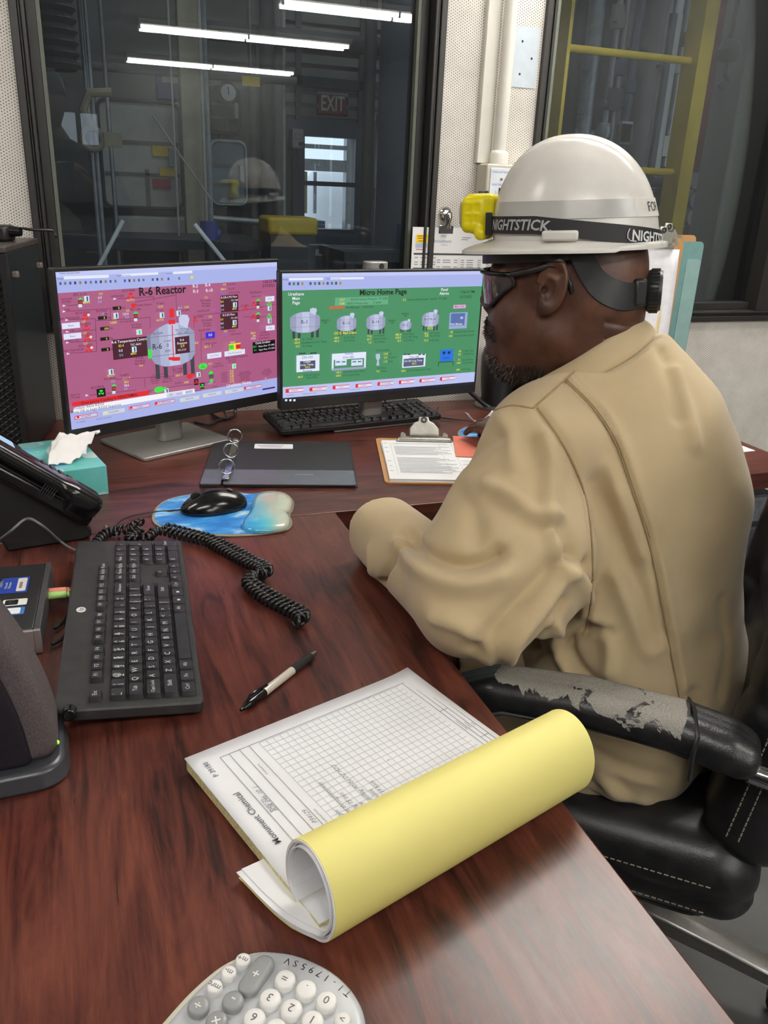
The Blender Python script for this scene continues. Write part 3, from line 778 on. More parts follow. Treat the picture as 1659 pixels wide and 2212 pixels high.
def keyboard(name, lab, loc, rz, L, Wd, tilt, u, x0, y0, fgap, th, keyh, top, dirt, labf):
    t = thing(name, lab, 'keyboard', loc, rot=(tilt, 0, rz), group=None)
    b = MB(); b.prism(rrect(L, Wd, .008), -th, 0); b.build('case', M_keyd if dirt else M_blk, t, bevel=.0025)
    for sx in (-1, 1):
        hz = (Wd/2-.02)*2*math.tan(tilt)
        b = MB(); b.box((sx*(L/2-.05), Wd/2-.02, -th-hz/2+.0005), (.03, .01, hz)); b.build('tilt_foot', M_rubber, t)
    ks = key_rows(); late = []
    for i, (cx, r, w, h, lg) in enumerate(ks):
        x = x0+(cx+w/2)*u; y = y0+(r+h/2)*u+(fgap if r == 5 else 0)
        kw, kh = w*u-.0016, h*u-.0016
        if r == 5: kh *= .82
        b = MB(); b.m(0)
        base = rrect(kw, kh, .0012, 2, x, y); n = len(base)
        tp = [((px-x)*((kw-2*top)/kw)+x, (py-y)*((kh-2*top)/kh)+y+.0004) for px, py in base]
        vs = [(px, py, .0002) for px, py in base]+[(px, py, keyh) for px, py in tp]
        b.add(vs, [tuple(range(n, 2*n))]+[(k, (k+1) % n, n+(k+1) % n, n+k) for k in range(n)])
        b.m(1)
        if lg == '' and 4.0 > w > 1.1 and cx > 9: b.box((x, y, keyh+.0001), (.004, .004, .0002))
        for s, l in enumerate(lg.split('\n')):
            if not l: continue
            two = '\n' in lg; sz = (.0042 if len(l) > 1 else .0058)*labf
            if len(l) > 5: sz = .0034*labf
            xx = x-kw*.5+top+.0028 if len(l) == 1 else x
            yy = y+(.0026 if two and s == 0 else (-.0028 if two else .0012))
            b.text(l, sz, tmat(xx, yy, keyh+.00015))
        if i < 100: b.build('key', [M_key, M_leg], t, smooth=25)
        else: late.append(b)
    if late:
        b = MB()
        for q in late:
            n = len(b.v); b.v += q.v; b.f += [tuple(i+n for i in f) for f in q.f]; b.mi += q.mi
        tag(b.build('keys', [M_key, M_leg], t, smooth=25), kind='stuff')
    return t
kb = keyboard('keyboard', 'dusty black keyboard turned sideways on the desk return by the speaker', (.028, 1.026, ZD+.0265), R_(86.4), .457, .158, R_(4.2), .019, -.2165, -.0725, .0045, .015, .0062, .0016, True, 1.65)
b = MB(); b.lathe([(0, .0003), (.0075, .0003), (.0075, 0)], 20, tmat(.0, .062, 0) @ Matrix.Diagonal((1, .8, 1, 1))); b.build('logo_badge', M_leg, kb)
b = MB(); b.text('hp', .009, tmat(.0, .062, .0004), shear=.3); b.build('logo_lettering', M_black_ink, kb)
b = MB(); b.tube([(-.228, .062, .001), (-.240, .062, .001)], .0075, 14); b.build('end_cap', M_blkg, kb, bevel=.002)
kb2 = keyboard('keyboard', 'clean black keyboard lying in front of the green screen', (.628, 1.925, ZD+.0265), R_(8.2), .442, .132, R_(5.5), .01895, -.2165, -.063, .003, .013, .0058, .0018, False, 1.15)

# ---------------------------------------------------------------- monitors
def homog(src, dst):
    A = []; B = []
    for (x, y), (u, v) in zip(src, dst):
        A.append([x, y, 1, 0, 0, 0, -u*x, -u*y]); B.append(u); A.append([0, 0, 0, x, y, 1, -v*x, -v*y]); B.append(v)
    h = np.linalg.solve(np.array(A, float), np.array(B, float)); H = np.append(h, 1).reshape(3, 3)
    def f(x, y):
        p = H@np.array([x, y, 1.0]); return p[0]/p[2], p[1]/p[2]
    return f
M_stand = M('monitor stand silver', S(158, 156, 152), .36, .35, vs=200, var=.03)
M_bez = M('monitor bezel', S(26, 26, 27), .45)
M_mback = M('monitor back shell', S(38, 38, 40), .5)
class Screen:
    """flat emissive screen picture: rectangles, polygons and text in layers; photo-crop coordinates"""
    def __init__(s, f, W, Hh): s.f = f; s.W = W; s.H = Hh; s.mb = MB(); s.mats = []; s.ix = {}; s.lay = 0
    def col(s, c):
        if c not in s.ix:
            s.ix[c] = len(s.mats); s.mats.append(ME('screen %02x%02x%02x' % c, S(*c), 1.0))
        s.mb.m(s.ix[c])
    def P(s, x, y):
        u, v = s.f(x, y); return ((u-.5)*s.W, -s.lay, (.5-v)*s.H)
    def up(s): s.lay += .00003
    def poly(s, c, pts):
        s.up(); s.col(c); s.mb.add([s.P(*p) for p in pts], [tuple(range(len(pts)))])
    def uvrect(s, c, u0, v0, u1, v1):
        s.up(); s.col(c); g = lambda u, v: ((u-.5)*s.W, -s.lay, (.5-v)*s.H)
        s.mb.add([g(u0, v1), g(u1, v1), g(u1, v0), g(u0, v0)], [(0, 1, 2, 3)])
    def rect(s, c, x, y, w, h):      # centre at photo crop point, w/h in fractions of screen
        u, v = s.f(x, y); s.uvrect(c, u-w/2, v-h/2, u+w/2, v+h/2)
    def ell(s, c, x, y, w, h, n=18):
        s.up(); s.col(c); u, v = s.f(x, y)
        s.mb.add([((u-.5+w/2*math.cos(a))*s.W, -s.lay, (.5-v+h/2*math.sin(a))*s.H) for a in np.linspace(0, 2*PI, n, endpoint=False)], [tuple(range(n))])
    def line(s, c, pts, w=.0009):
        s.up(); s.col(c)
        q = [s.P(*p) for p in pts]
        for a, d in zip(q, q[1:]):
            dx, dz = d[0]-a[0], d[2]-a[2]; l = math.hypot(dx, dz) or 1; nx, nz = -dz/l*w/2, dx/l*w/2
            s.mb.add([(a[0]+nx, a[1], a[2]+nz), (a[0]-nx, a[1], a[2]-nz), (d[0]-nx, a[1], d[2]-nz), (d[0]+nx, a[1], d[2]+nz)], [(0, 1, 2, 3)])
    def text(s, c, x, y, body, size, bold=.0, align='CENTER', sx=1.0):
        s.up(); s.col(c); p = s.P(x, y)
        s.mb.text(body, size, Matrix.Translation(p) @ Matrix.Rotation(PI/2, 4, 'X'), bold=bold, align=align, sx=sx)
    def reactor(s, x, y, w, h, legs=True, label=None, ls=.008):
        """vessel icon centred at (x, y), w/h fractions"""
        u, v = s.f(x, y)
        def g(a, b_): return ((u-.5+a*w)*s.W, -s.lay, (.5-v+b_*h)*s.H)
        def pl(c, pts): s.up(); s.col(c); s.mb.add([g(*p) for p in pts], [tuple(range(len(pts)))])
        if legs:
            for a in (-.42, -.24, .2, .38): pl((58, 62, 72), [(a, -.3), (a+.09, -.3), (a+.09, -.78), (a, -.78)][::-1])
        prof = [(-.5, -.28), (-.42, -.42), (-.2, -.52), (.2, -.52), (.42, -.42), (.5, -.28), (.5, .22), (.36, .36), (.14, .46), (-.14, .46), (-.36, .36), (-.5, .22)]
        pl((150, 156, 186), prof)
        pl((172, 178, 208), [(-.3, -.48), (-.1, -.52), (-.1, .46), (-.3, .39)])
        pl((190, 196, 226), [(-.1, -.52), (.14, -.52), (.14, .46), (-.1, .46)])
        pl((168, 174, 204), [(.14, -.52), (.34, -.46), (.34, .37), (.14, .46)])
        pl((196, 202, 230), [(.16, .42), (.34, .30), (.40, .52), (.36, .62), (.24, .64), (.16, .58)])
        s.uvrect((110, 116, 146), u-.5*w, v+.24*h, u+.5*w, v+.252*h)
        s.uvrect((110, 116, 146), u-.5*w, v-.2*h, u+.5*w, v-.188*h)
        if label: s.up(); s.col((20, 20, 24)); s.mb.text(label, ls, Matrix.Translation(g(-.02, -.02)) @ Matrix.Rotation(PI/2, 4, 'X'))
def monitor(name, lab, BL, ang, panel_h, W=.538):
    t = thing(name, lab, 'monitor', (BL[0], BL[1], ZD), R_(ang))
    z0 = BL[2]-ZD; z1 = z0+panel_h
    b = MB(); b.prism(rrect(W, panel_h, .004, 3, W/2, (z0+z1)/2), -.006, .014, Matrix.Rotation(PI/2, 4, 'X') @ Matrix.Diagonal((1, 1, -1, 1)))
    b.build('panel', M_bez, t, bevel=.0015)
    b = MB(); b.box((W/2, .027, (z0+z1)/2+.01), (W*.62, .03, panel_h*.7)); b.build('rear_housing', M_mback, t, bevel=.008)
    return t, z0, z1
LAV = (168, 178, 232); LAV2 = (190, 198, 242)
# left monitor -------------------------------------------------------
mL, z0, z1 = monitor('monitor', 'left monitor showing a pink reactor process screen', (-.045, 1.682, .809), 27.2, .330)
aw, ah = .526, .300
sc = Screen(homog([(75, 130), (1515, 78), (1535, 915), (210, 1175)], [(0, 0), (1, 0), (1, 1), (0, 1)]), aw, ah)
PK = (172, 92, 132)
sc.uvrect(PK, 0, 0, 1, 1)
sc.uvrect(LAV2, 0, 0, 1, .03); sc.uvrect(LAV, 0, .03, 1, .125); sc.uvrect(LAV, 0, .885, 1, 1)
sc.poly((226, 232, 250), [(132, 178), (430, 170), (430, 150), (132, 158)]); sc.poly((226, 232, 250), [(515, 162), (755, 152), (755, 136), (515, 146)]); sc.poly((226, 232, 250), [(850, 150), (975, 144), (975, 128), (850, 134)])
for i, x in enumerate((110, 142, 176, 208, 242, 278, 312, 346, 378, 410, 442, 474, 536, 566, 597, 628, 658, 718, 748, 778, 820, 890)):
    c = ((70, 90, 150), (90, 120, 120), (60, 80, 170), (60, 60, 70), (150, 120, 60))[i % 5]; sc.rect(c, x, 210-x*.036, .008, .017)
sc.rect((240, 220, 60), 972, 172, .012, .018)
sc.text((60, 60, 90), 100, 138, 'Default Operator (Run)', .0042, align='LEFT'); sc.text((60, 60, 90), 108, 174, 'Module', .0042); sc.text((60, 60, 90), 495, 158, 'View', .0042); sc.text((60, 60, 90), 545, 155, 'R6_Reactor', .0038); sc.text((60, 60, 90), 822, 145, 'Username', .0036)
BK = (24, 14, 22); YE = (236, 226, 70); WH = (244, 240, 250); CY = (120, 190, 240); RD = (226, 38, 44); GN = (60, 226, 70); DK = (70, 22, 42)
sc.text(BK, 785, 258, 'R-6 Reactor', .0225, bold=.024)
for x, y, s in ((995, 230, 'R-2'), (1075, 224, 'R-4'), (998, 264, 'R-3'), (1085, 259, 'R-10')): sc.text(WH, x, y, s, .0095, bold=.006)
sc.text(BK, 1470, 203, '1:56:12 PM', .0095, bold=.006); sc.text(BK, 1462, 230, '2/17/2023', .0090, bold=.004)
vd = (66, 20, 44)
for x, y, s, h in ((242, 280, 'PIC-3131', .0072), (150, 320, 'VACUUM\nSYSTEM', .0055), (158, 378, 'Scale', .0052), (560, 256, 'XCV-9044', .0066), (490, 292, 'NITROGEN', .0055), (260, 402, 'XCV-9054', .0068), (178, 437, 'BIA THIOACID', .0060), (270, 476, 'XCV-9053', .0068), (178, 520, 'DIL. OIL', .0058), (278, 545, 'XCV-9051', .0068), (195, 585, 'CONT. OIL', .0058), (285, 618, 'XCV-9052', .0068), (205, 650, 'MISC THIOACID', .0060), (385, 388, 'Set Point', .0064), (660, 350, 'Powder System', .0060), (608, 380, 'FIC-1266', .0066), (560, 458, 'FIC-1266 Density', .0050), (618, 488, 'R-6 Steam\nShutdown', .0054), (770, 342, 'TT-6601', .0056), (765, 388, 'ZT-630', .0056), (930, 388, '130 RPM', .0056), (1065, 342, 'PO Header\nPressure\nPT-3009', .0062), (1050, 392, 'R-6 PO D/P', .0062), (1075, 470, 'EO Header\nPressure\nPT-3056', .0062), (1058, 516, 'R-6 EO D/P', .0062), (1080, 574, '% EO Needed', .0062), (1225, 218, 'Total Flow', .0058), (1228, 248, 'Lbs PO', .0058), (1245, 272, '% PO Actual', .0058), (1380, 272, 'Pick Reactor', .0064), (1385, 298, 'Reactor Select', .0046), (1235, 522, 'Lbs EO', .0058), (1258, 542, '% EO Actual', .0058), (1440, 530, 'Lbs Added', .0052), (1440, 548, 'Oxide Shutoff', .0052), (1438, 568, 'Oxide Sequoia', .0052), (645, 716, 'R-6 Jkt.\nPressure\nPIC-3021', .0064), (545, 812, 'TI-4022', .0064), (448, 836, 'TIC-4028', .0066), (368, 892, 'XCV-9018', .0066), (222, 950, 'Steam In\n(70 psig)', .0058), (745, 842, 'Dehydrator\nInput Valve\nXCV-9020\nTo Deck', .0046), (822, 842, 'Cooling\nWater In', .0064), (895, 780, 'XCV-9043\nTI-4029', .0062), (708, 920, 'P-6A', .0056), (895, 862, 'FI-6020', .0052), (1100, 610, 'TI-4023  Jacket\nOutlet', .0052), (1150, 742, 'Inches\nJacket Level', .0058), (1268, 690, 'Start Oxide Sequence', .0070), (1238, 718, 'R-6 Oxide\nShutdown', .0052), (1460, 790, 'AT-6650\nR-6 Flammable\nVapor Monitor\n% LEL', .0048), (1320, 815, 'RPT PO Mode\nOXIDIZE PO Mode\nNormal Mode\nDump Mode\nInterlock Water', .0048), (1190, 822, 'AI-0140\nAI-0141\nAI-0142\nAI-0143\nAI-0144', .0050), (1130, 885, 'To Deck', .0050), (1020, 912, 'To Deck', .0050), (1015, 430, 'XCV-9048', .0056), (1310, 358, 'XCV-9094', .0052)):
    sc.text(vd, x, y, s, h)
for x, y, s, c in ((375, 276, '0.9', YE), (370, 302, '0.9', WH), (370, 328, '0.0', CY), (282, 332, 'MAN', YE), (572, 318, 'AUTO', YE), (770, 362, '0.33', YE), (768, 450, 'AUTO', YE), (896, 370, '80.0', CY), (938, 366, 'CAS', YE), (556, 388, '0.0', YE), (540, 410, '125.0', WH), (552, 430, '0.0', CY), (470, 440, 'LO', YE), (392, 408, '10', CY), (462, 466, '0.828', YE), (412, 408, 'lbs', vd), (265, 460, 'LO', YE), (274, 536, 'LO', YE), (282, 604, 'LO', YE), (740, 552, '37.6 %', YE), (1062, 305, '171', YE), (1090, 430, '172', YE), (1112, 386, '170', (120, 110, 250)), (1120, 508, '171', (120, 110, 250)), (1178, 220, '0.0', YE), (1170, 250, '386.0', YE), (1168, 274, '100.00', (120, 110, 250)), (1190, 524, '0.0', YE), (1188, 546, '0.00', (120, 110, 250)), (1365, 536, '386.0', YE), (1372, 554, '386', YE), (1366, 572, '175.0', WH), (998, 600, '606.8', YE), (1078, 624, '85.9  F', YE), (648, 748, '-0.6', YE), (556, 832, '61.1  F', YE), (555, 856, '58.6', YE), (557, 878, '58.6', WH), (553, 900, '0.0', CY), (455, 814, 'ROUT', YE), (468, 852, '0.0', CY), (898, 810, '64.0  F', YE), (945, 856, '0.00', YE), (1095, 737, '72.7', YE), (1096, 862, '100.0', CY), (1236, 595, 'Hold', YE), (1235, 815, '0.36\n0.03\n0.48\n0.32\n0.24', YE), (1448, 828, '-0', YE)):
    sc.text(c, x, y, s, .0064, bold=.004)
sc.text(WH, 1282, 865, 'Urethane Home', .0105, bold=.006)
for p in ([(130, 352), (240, 345)], [(130, 390), (440, 372), (440, 448), (345, 452)], [(150, 445), (340, 438)], [(160, 524), (350, 512)], [(165, 595), (350, 585)], [(170, 668), (355, 655)], [(340, 438), (355, 655)], [(460, 308), (720, 296), (722, 330)], [(440, 448), (700, 432), (702, 500)], [(600, 330), (865, 285), (875, 470)], [(1000, 420), (1300, 388), (1505, 350)], [(985, 420), (985, 500)], [(1300, 430), (1500, 430)], [(300, 945), (470, 925), (620, 908)], [(480, 838), (640, 828), (860, 815)], [(800, 740), (802, 800), (720, 810)], [(855, 745), (858, 820)], [(1030, 520), (1040, 800)], [(690, 912), (900, 878), (1130, 850)], [(672, 830), (676, 890)]): sc.line(vd, p, .0007)
for x, y in ((130, 352), (130, 390), (150, 447), (155, 524), (158, 596), (165, 670), (464, 308), (296, 944)): sc.poly((224, 210, 236), [(x-10, y+8), (x-8, y-8), (x+14, y)])
def valve(x, y, c, k=1):
    sc.poly(c, [(x-22*k, y+14*k), (x-20*k, y-10*k), (x, y+2*k), (x+22*k, y-14*k), (x+22*k, y+10*k), (x, y+2*k)]); sc.line(c, [(x, y), (x, y-20*k)], .0016); sc.poly(c, [(x-14*k, y-16*k), (x-13*k, y-30*k), (x+13*k, y-32*k), (x+14*k, y-18*k)])
for x, y in ((270, 438), (280, 510), (290, 576), (300, 648), (568, 300)): valve(x, y, RD)
for x, y in ((292, 414), (310, 560), (318, 630)): sc.poly((250, 225, 190), [(x-10, y), (x, y-12), (x+12, y-2), (x+2, y+10)])
for x, y in ((990, 455), (1362, 355), (1310, 382), (1362, 436)): valve(x, y, RD, .7)
for x, y in ((1460, 350), (1462, 432)): valve(x, y, GN, .7)
for x, y in ((235, 330), (602, 424), (1388, 345), (1390, 432), (470, 900)):
    sc.rect((60, 60, 60), x, y, .016, .03); sc.poly(GN, [(x-18, y-18), (x, y-34), (x+20, y-20)]); sc.rect((220, 220, 225), x, y+22, .014, .02); sc.rect(RD, x, y-2, .01, .012)
for x, y in ((276, 306), (472, 418), (772, 416), (880, 404), (448, 788), (812, 910), (1016, 804), (1235, 346), (1238, 462), (1460, 374), (1462, 456)): sc.rect((208, 226, 236), x, y, .020, .036); sc.rect((30, 90, 110), x+4, y, .006, .028)
sc.rect((208, 226, 236), 625, 526, .024, .036); sc.rect(GN, 628, 527, .008, .026); sc.rect((208, 226, 236), 1242, 748, .02, .036); sc.rect(GN, 1244, 748, .008, .026)
for x, y, s in ((476, 368, '0'), (382, 432, '0'), (398, 502, '606'), (400, 570, '0'), (408, 640, '0')): sc.rect((20, 16, 12), x, y, .036, .022); sc.text(YE, x+12, y, s, .0062, bold=.004); sc.text(vd, x+46, y-2, 'lbs', .0062)
for x, y in ((174, 482), (186, 552)): sc.rect((222, 226, 248), x, y, .068, .036); sc.text((90, 90, 110), x, y, 'Reset', .0050)
sc.poly(RD, [(565, 340), (602, 338), (594, 366), (574, 368)])
sc.rect(DK, 570, 630, .150, .132)
sc.text(WH, 564, 582, 'R-6 Temperature Control', .0076, bold=.006); sc.text(WH, 605, 607, 'TIC-4641', .0066); sc.text(YE, 508, 616, '83.4', .0070, bold=.004); sc.text(WH, 506, 648, '0.0', .0070, bold=.004); sc.text(CY, 510, 678, '0.0', .0070); sc.rect((208, 226, 236), 594, 640, .020, .038); sc.rect((30, 90, 110), 597, 640, .006, .03); sc.text(YE, 590, 668, 'MAN', .0058, bold=.006)
# the big vessel
sc.reactor(845, 600, .205, .30, True)
sc.rect((120, 126, 150), 690, 622, .016, .17); sc.rect(GN, 696, 668, .016, .062)
sc.line(RD, [(836, 480), (850, 700)], .0022); sc.poly(RD, [(818, 690), (892, 688), (892, 712), (852, 714), (818, 706)]); sc.rect(RD, 832, 402, .022, .06); sc.rect(RD, 834, 460, .03, .03); sc.poly(RD, [(820, 384), (828, 368), (838, 384)])
sc.text(BK, 742, 622, 'R-6', .0165, bold=.004); sc.text((60, 60, 80), 745, 535, 'RU-2008', .0062); sc.text((60, 60, 80), 902, 520, 'R6_TOTAL\n5252  LBS', .0068); sc.text((50, 50, 70), 810, 612, '0', .0100); sc.text((70, 70, 90), 808, 584, 'ST-6600', .0052); sc.text((70, 70, 90), 812, 650, 'RPM', .0074)
sc.rect(DK, 905, 610, .068, .118); sc.text(WH, 902, 588, 'R-6\nPressure', .0070, bold=.006); sc.text(YE, 906, 618, '0.9', .0076, bold=.006); sc.text(WH, 904, 642, 'PIC-3131', .0056)
for y, ti, tg in ((340, 'R-2/R-6 PO Flow', 'FIC-1020'), (455, 'R-2 EO Flow', 'FIC-1021')):
    sc.rect(DK, 1202, y, .090, .118); sc.text(WH, 1198, y-40, ti, .0062, bold=.006); sc.text(WH, 1234, y-20, tg, .0050)
    sc.text(YE, 1154, y-10, '0.0', .0064, bold=.004); sc.text(WH, 1156, y+16, '0.0', .0064, bold=.004); sc.text(CY, 1158, y+42, '0.0', .0064); sc.rect((208, 226, 236), 1236, y+10, .02, .036); sc.rect((30, 90, 110), 1239, y+10, .006, .028); sc.text(YE, 1234, y+36, 'MAN', .0054, bold=.006)
sc.rect((40, 36, 220), 1082, 545, .046, .042); sc.text(WH, 1082, 545, '0.0', .0078, bold=.006)
sc.rect((240, 226, 60), 1240, 622, .062, .050); sc.rect(GN, 1218, 624, .026, .034); sc.rect(RD, 1262, 620, .026, .034); sc.text((30, 60, 30), 1218, 624, 'Yes', .0060); sc.text((60, 10, 10), 1262, 620, 'No', .0060)
sc.rect((16, 12, 16), 1425, 620, .125, .085); sc.text(WH, 1418, 594, 'Oxide Scrubber', .0068, bold=.004); sc.text(GN, 1366, 622, '28.0', .0060, bold=.004); sc.text(WH, 1440, 614, 'Water Flow  FT-1095', .0054); sc.text(GN, 1370, 644, '0.1', .0060, bold=.004); sc.text(WH, 1442, 636, 'Vapor Flow  FT-1094', .0054)
for x, y, w, s in ((1110, 678, .072, 'Start Oxide'), (1240, 660, .108, 'Start All Sequence'), (1456, 312, .05, 'Pump'), (1462, 500, .05, 'Pump')): sc.rect((222, 224, 246), x, y, w, .038); sc.text((90, 90, 110), x, y, s, .0048)
sc.ell(GN, 1038, 748, .044, .046); sc.text((20, 90, 30), 1038, 748, 'LS\nHIGH', .0046)
sc.ell(GN, 758, 900, .046, .042); sc.rect(GN, 785, 894, .03, .016); sc.ell(RD, 955, 812, .034, .036); sc.rect(RD, 975, 804, .024, .014)
sc.ell(GN, 1090, 800, .022, .05); sc.rect((70, 80, 80), 1092, 812, .024, .03); sc.ell(GN, 1094, 842, .018, .026)
for x, y, c in ((380, 922, GN), (1036, 874, GN), (996, 850, RD)): sc.rect((10, 10, 10), x, y, .036 if x < 500 else .022, .056 if x < 500 else .044); valve(x, y+6, c, .75 if x < 500 else .55)
sc.poly(RD, [(190, 1014), (190, 986), (690, 906), (694, 934)]); sc.text((50, 8, 8), 440, 962, 'Emergency Cooling is ABNORMAL', .0086, bold=.003)
sc.poly((240, 240, 248), [(200, 1058), (197, 1022), (690, 938), (985, 892), (988, 920), (700, 972)])
sc.text((20, 20, 40), 300, 1012, 'Product: Alton R3333', .0074); sc.text((20, 20, 40), 352, 1026, 'Press OK to begin R3333 Sequence', .0074)
for x, y, s in ((835, 934, 'OK'), (886, 926, 'HOLD'), (950, 914, 'ABORT')): sc.rect((206, 210, 230), x, y, .04, .03); sc.text((60, 60, 70), x, y, s, .0050)
for i, (x, y, s, rd) in enumerate(((284, 1076, 'PT-ALARM', 1), (465, 1046, 'HP-ALARM', 0), (632, 1012, 'TI-4025', 1), (795, 982, 'PI_TEMP_HIGH', 1), (955, 958, 'RETR-RTD', 0), (1100, 928, 'RETR-RTD', 0), (1240, 904, 'FI-6020', 0), (1360, 880, 'FI-6020', 1))):
    c = RD if rd else (226, 226, 160); sc.rect(c, x, y, .092, .026); sc.rect((200, 206, 236), x+1, y, .087, .019); sc.rect(c, x-54, y+6, .010, .018); sc.text((90, 30, 40) if rd else (90, 90, 60), x, y, s, .0044)
sc.rect((62, 30, 110), 1456, 888, .072, .012); sc.text((80, 84, 120), 250, 1114, 'FV 12:40:22', .0040); sc.text((80, 84, 120), 400, 1088, 'R-2/025 Temp Alarm', .0040)
o = sc.mb.build('screen', sc.mats, mL, smooth=None); o.location = (.538/2, -.0065, (z0+z1)/2+.008); o['label'] = 'lit pink process screen'
def stand(t, bx, by, bw, bd, nz, rz, neck_in, W=.538, topcap=None):
    b = MB(); b.prism(rrect(bw, bd, .008), 0, .008, tmat(bx, by, 0, rz)); b.build('stand_base', M_stand, t, bevel=.002)
    b = MB(); b.prism(rrect(.058, .034, .012), .008, nz, tmat(W/2, .062, 0)); b.build('stand_column', M_stand, t, bevel=.002)
    b = MB(); b.box((W/2, .044, nz*.75), (.1, .012, .1)); b.build('mount_plate', M_mback, t)
stand(mL, .538/2-.005, .066, .232, .185, .30, 0, 0)
# right monitor ------------------------------------------------------
mR, z0, z1 = monitor('monitor', 'right monitor showing a green home page of tanks', (.409, 1.807, .817), 9.0, .308)
sc = Screen(homog([(65, 107), (1508, 77), (1452, 905), (93, 1028)], [(0, 0), (1, 0), (1, 1), (0, 1)]), .526, .281)
GR = (70, 142, 98); DG = (16, 48, 34)
sc.uvrect(GR, 0, 0, 1, 1); sc.uvrect(LAV2, 0, 0, 1, .028); sc.uvrect(LAV, 0, .028, 1, .128); sc.uvrect((186, 194, 238), 0, .885, 1, .975); sc.uvrect((20, 24, 40), 0, .975, 1, 1)
sc.poly((226, 232, 250), [(115, 158), (358, 152), (358, 134), (115, 140)]); sc.poly((226, 232, 250), [(412, 150), (648, 144), (648, 128), (412, 133)])
for i, x in enumerate((120, 150, 180, 210, 268, 300, 330, 360, 390, 420, 450, 480)): sc.rect(((60, 80, 150), (60, 130, 90), (70, 80, 110), (170, 140, 60))[i % 4], x, 184-x*.02, .010, .022)
sc.text((60, 60, 90), 90, 152, 'Module', .0042); sc.text((60, 60, 90), 392, 143, 'View', .0040); sc.text((60, 60, 90), 450, 142, 'Micro_Home', .0038)
sc.text((10, 26, 18), 790, 238, 'Micro Home Page', .0170, bold=.026)
sc.text(WH, 168, 288, 'Urethane\nMain\nPage', .0098, bold=.008); sc.text(WH, 1228, 230, 'Panel\nAlarms', .0095, bold=.008)
sc.text(DG, 1395, 232, '1:56:12 PM', .0094, bold=.008); sc.text(DG, 1382, 268, '2/17/2023', .0088, bold=.004)
sc.poly((96, 170, 128), [(443, 340), (445, 280), (824, 266), (824, 326)])
for x, y, s in ((690, 288, 'BUSCH System Pressure   PT-3096'), (655, 318, 'BUSCH Pump amps       IT-6090'), (625, 348, 'M-108 Level     LSHI-6201'), (1105, 286, 'Vacuum Jets Pressure   min/CI   PT-1020')): sc.text(DG, x, y, s, .0066)
sc.rect((220, 92, 52), 460, 352, .072, .018)
for x, y, s in ((495, 296, '12.7'), (495, 323, '0.00'), (940, 292, '2.5')): sc.text(YE, x, y, s, .0072, bold=.006)
sc.reactor(235, 455, .137, .165, True, 'R-1', .0125); sc.reactor(530, 462, .094, .125, True, 'R-13', .0100); sc.reactor(738, 452, .094, .130, True, 'R-14', .0100); sc.reactor(950, 475, .060, .078, True, 'R-15', .0076); sc.reactor(1128, 430, .090, .125, True, 'R-17/R-18', .0076)
sc.rect((150, 166, 210), 1328, 440, .100, .140); sc.rect((86, 110, 168), 1324, 432, .078, .105); sc.rect((170, 186, 226), 1352, 420, .016, .02); sc.text(WH, 1314, 466, 'Hot Boxes', .0080, bold=.006)
sc.rect((226, 170, 214), 1336, 338, .068, .030); sc.text((120, 50, 120), 1336, 338, 'Mixer CRL', .0064, bold=.004)
sc.text(YE, 520, 534, 'OOS Bad Glass', .0090, bold=.010); sc.text(YE, 1125, 498, 'OOS', .0085, bold=.010)
for x, y, s in ((375, 452, 'Agitator\nOff'), (852, 450, 'Agitator\nOff'), (946, 400, 'Agitator\nOff'), (252, 580, 'R-1 Temp'), (300, 602, 'Dowtherm to R-1 Temp'), (255, 629, 'R-1 Press'), (550, 566, 'R-13 Temp'), (552, 588, 'R-13 Press'), (764, 552, 'R-14 Temp'), (768, 575, 'Hot Oil Temp'), (768, 598, 'R-14 Press'), (972, 540, 'R-15 Temp'), (985, 562, 'R-15 TW Temp'), (976, 586, 'R-15 Press'), (1158, 532, 'R-17 Temp'), (1162, 552, 'R-17 Press'), (1155, 584, 'R-18 Temp'), (1370, 520, 'North Hot Box (North)'), (1370, 548, 'North Hot Box (South)'), (290, 846, 'CH-101 Glycol\nLoop Temp'), (588, 812, 'CH-1301 Loop Temp'), (570, 836, 'R-13 Loop Temp'), (788, 658, 'M-20 Scrubber'), (842, 684, 'pH'), (860, 708, 'Vacuum'), (846, 738, 'Flow'), (782, 786, 'DI Water'), (802, 808, 'Mohm'), (1050, 798, 'CH-100 Glycol Loop Temp.'), (1402, 660, 'D-304 Temp'), (1405, 682, 'D-304 Press'), (1400, 724, 'D-302 Temp'), (1402, 746, 'D-302 Press'), (1388, 794, 'TW Temp')): sc.text(DG, x, y, s, .0062)
for x, y, s in ((178, 582, '68.4'), (176, 606, '-20.0'), (182, 632, '-0.3'), (458, 570, '68.4'), (456, 593, '-43.3'), (690, 556, '71.6'), (690, 580, '67.7'), (694, 603, '1.0'), (896, 544, '482.4'), (896, 566, '220.5'), (902, 589, '-0.2'), (1096, 536, '70.0'), (1098, 553, '-0.8'), (1096, 586, '71.5'), (1278, 524, '38'), (1270, 553, '150'), (206, 852, '44.9'), (476, 818, '-44.3'), (474, 842, '-20.0'), (808, 684, '15.8'), (808, 711, '3.9'), (806, 739, '-1.0'), (755, 810, '7.6'), (938, 806, '60.5'), (1340, 663, '60'), (1338, 686, '8.5'), (1335, 726, '71'), (1330, 748, '14.8'), (1328, 797, '204')): sc.text(YE, x, y, s, .0070, bold=.008)
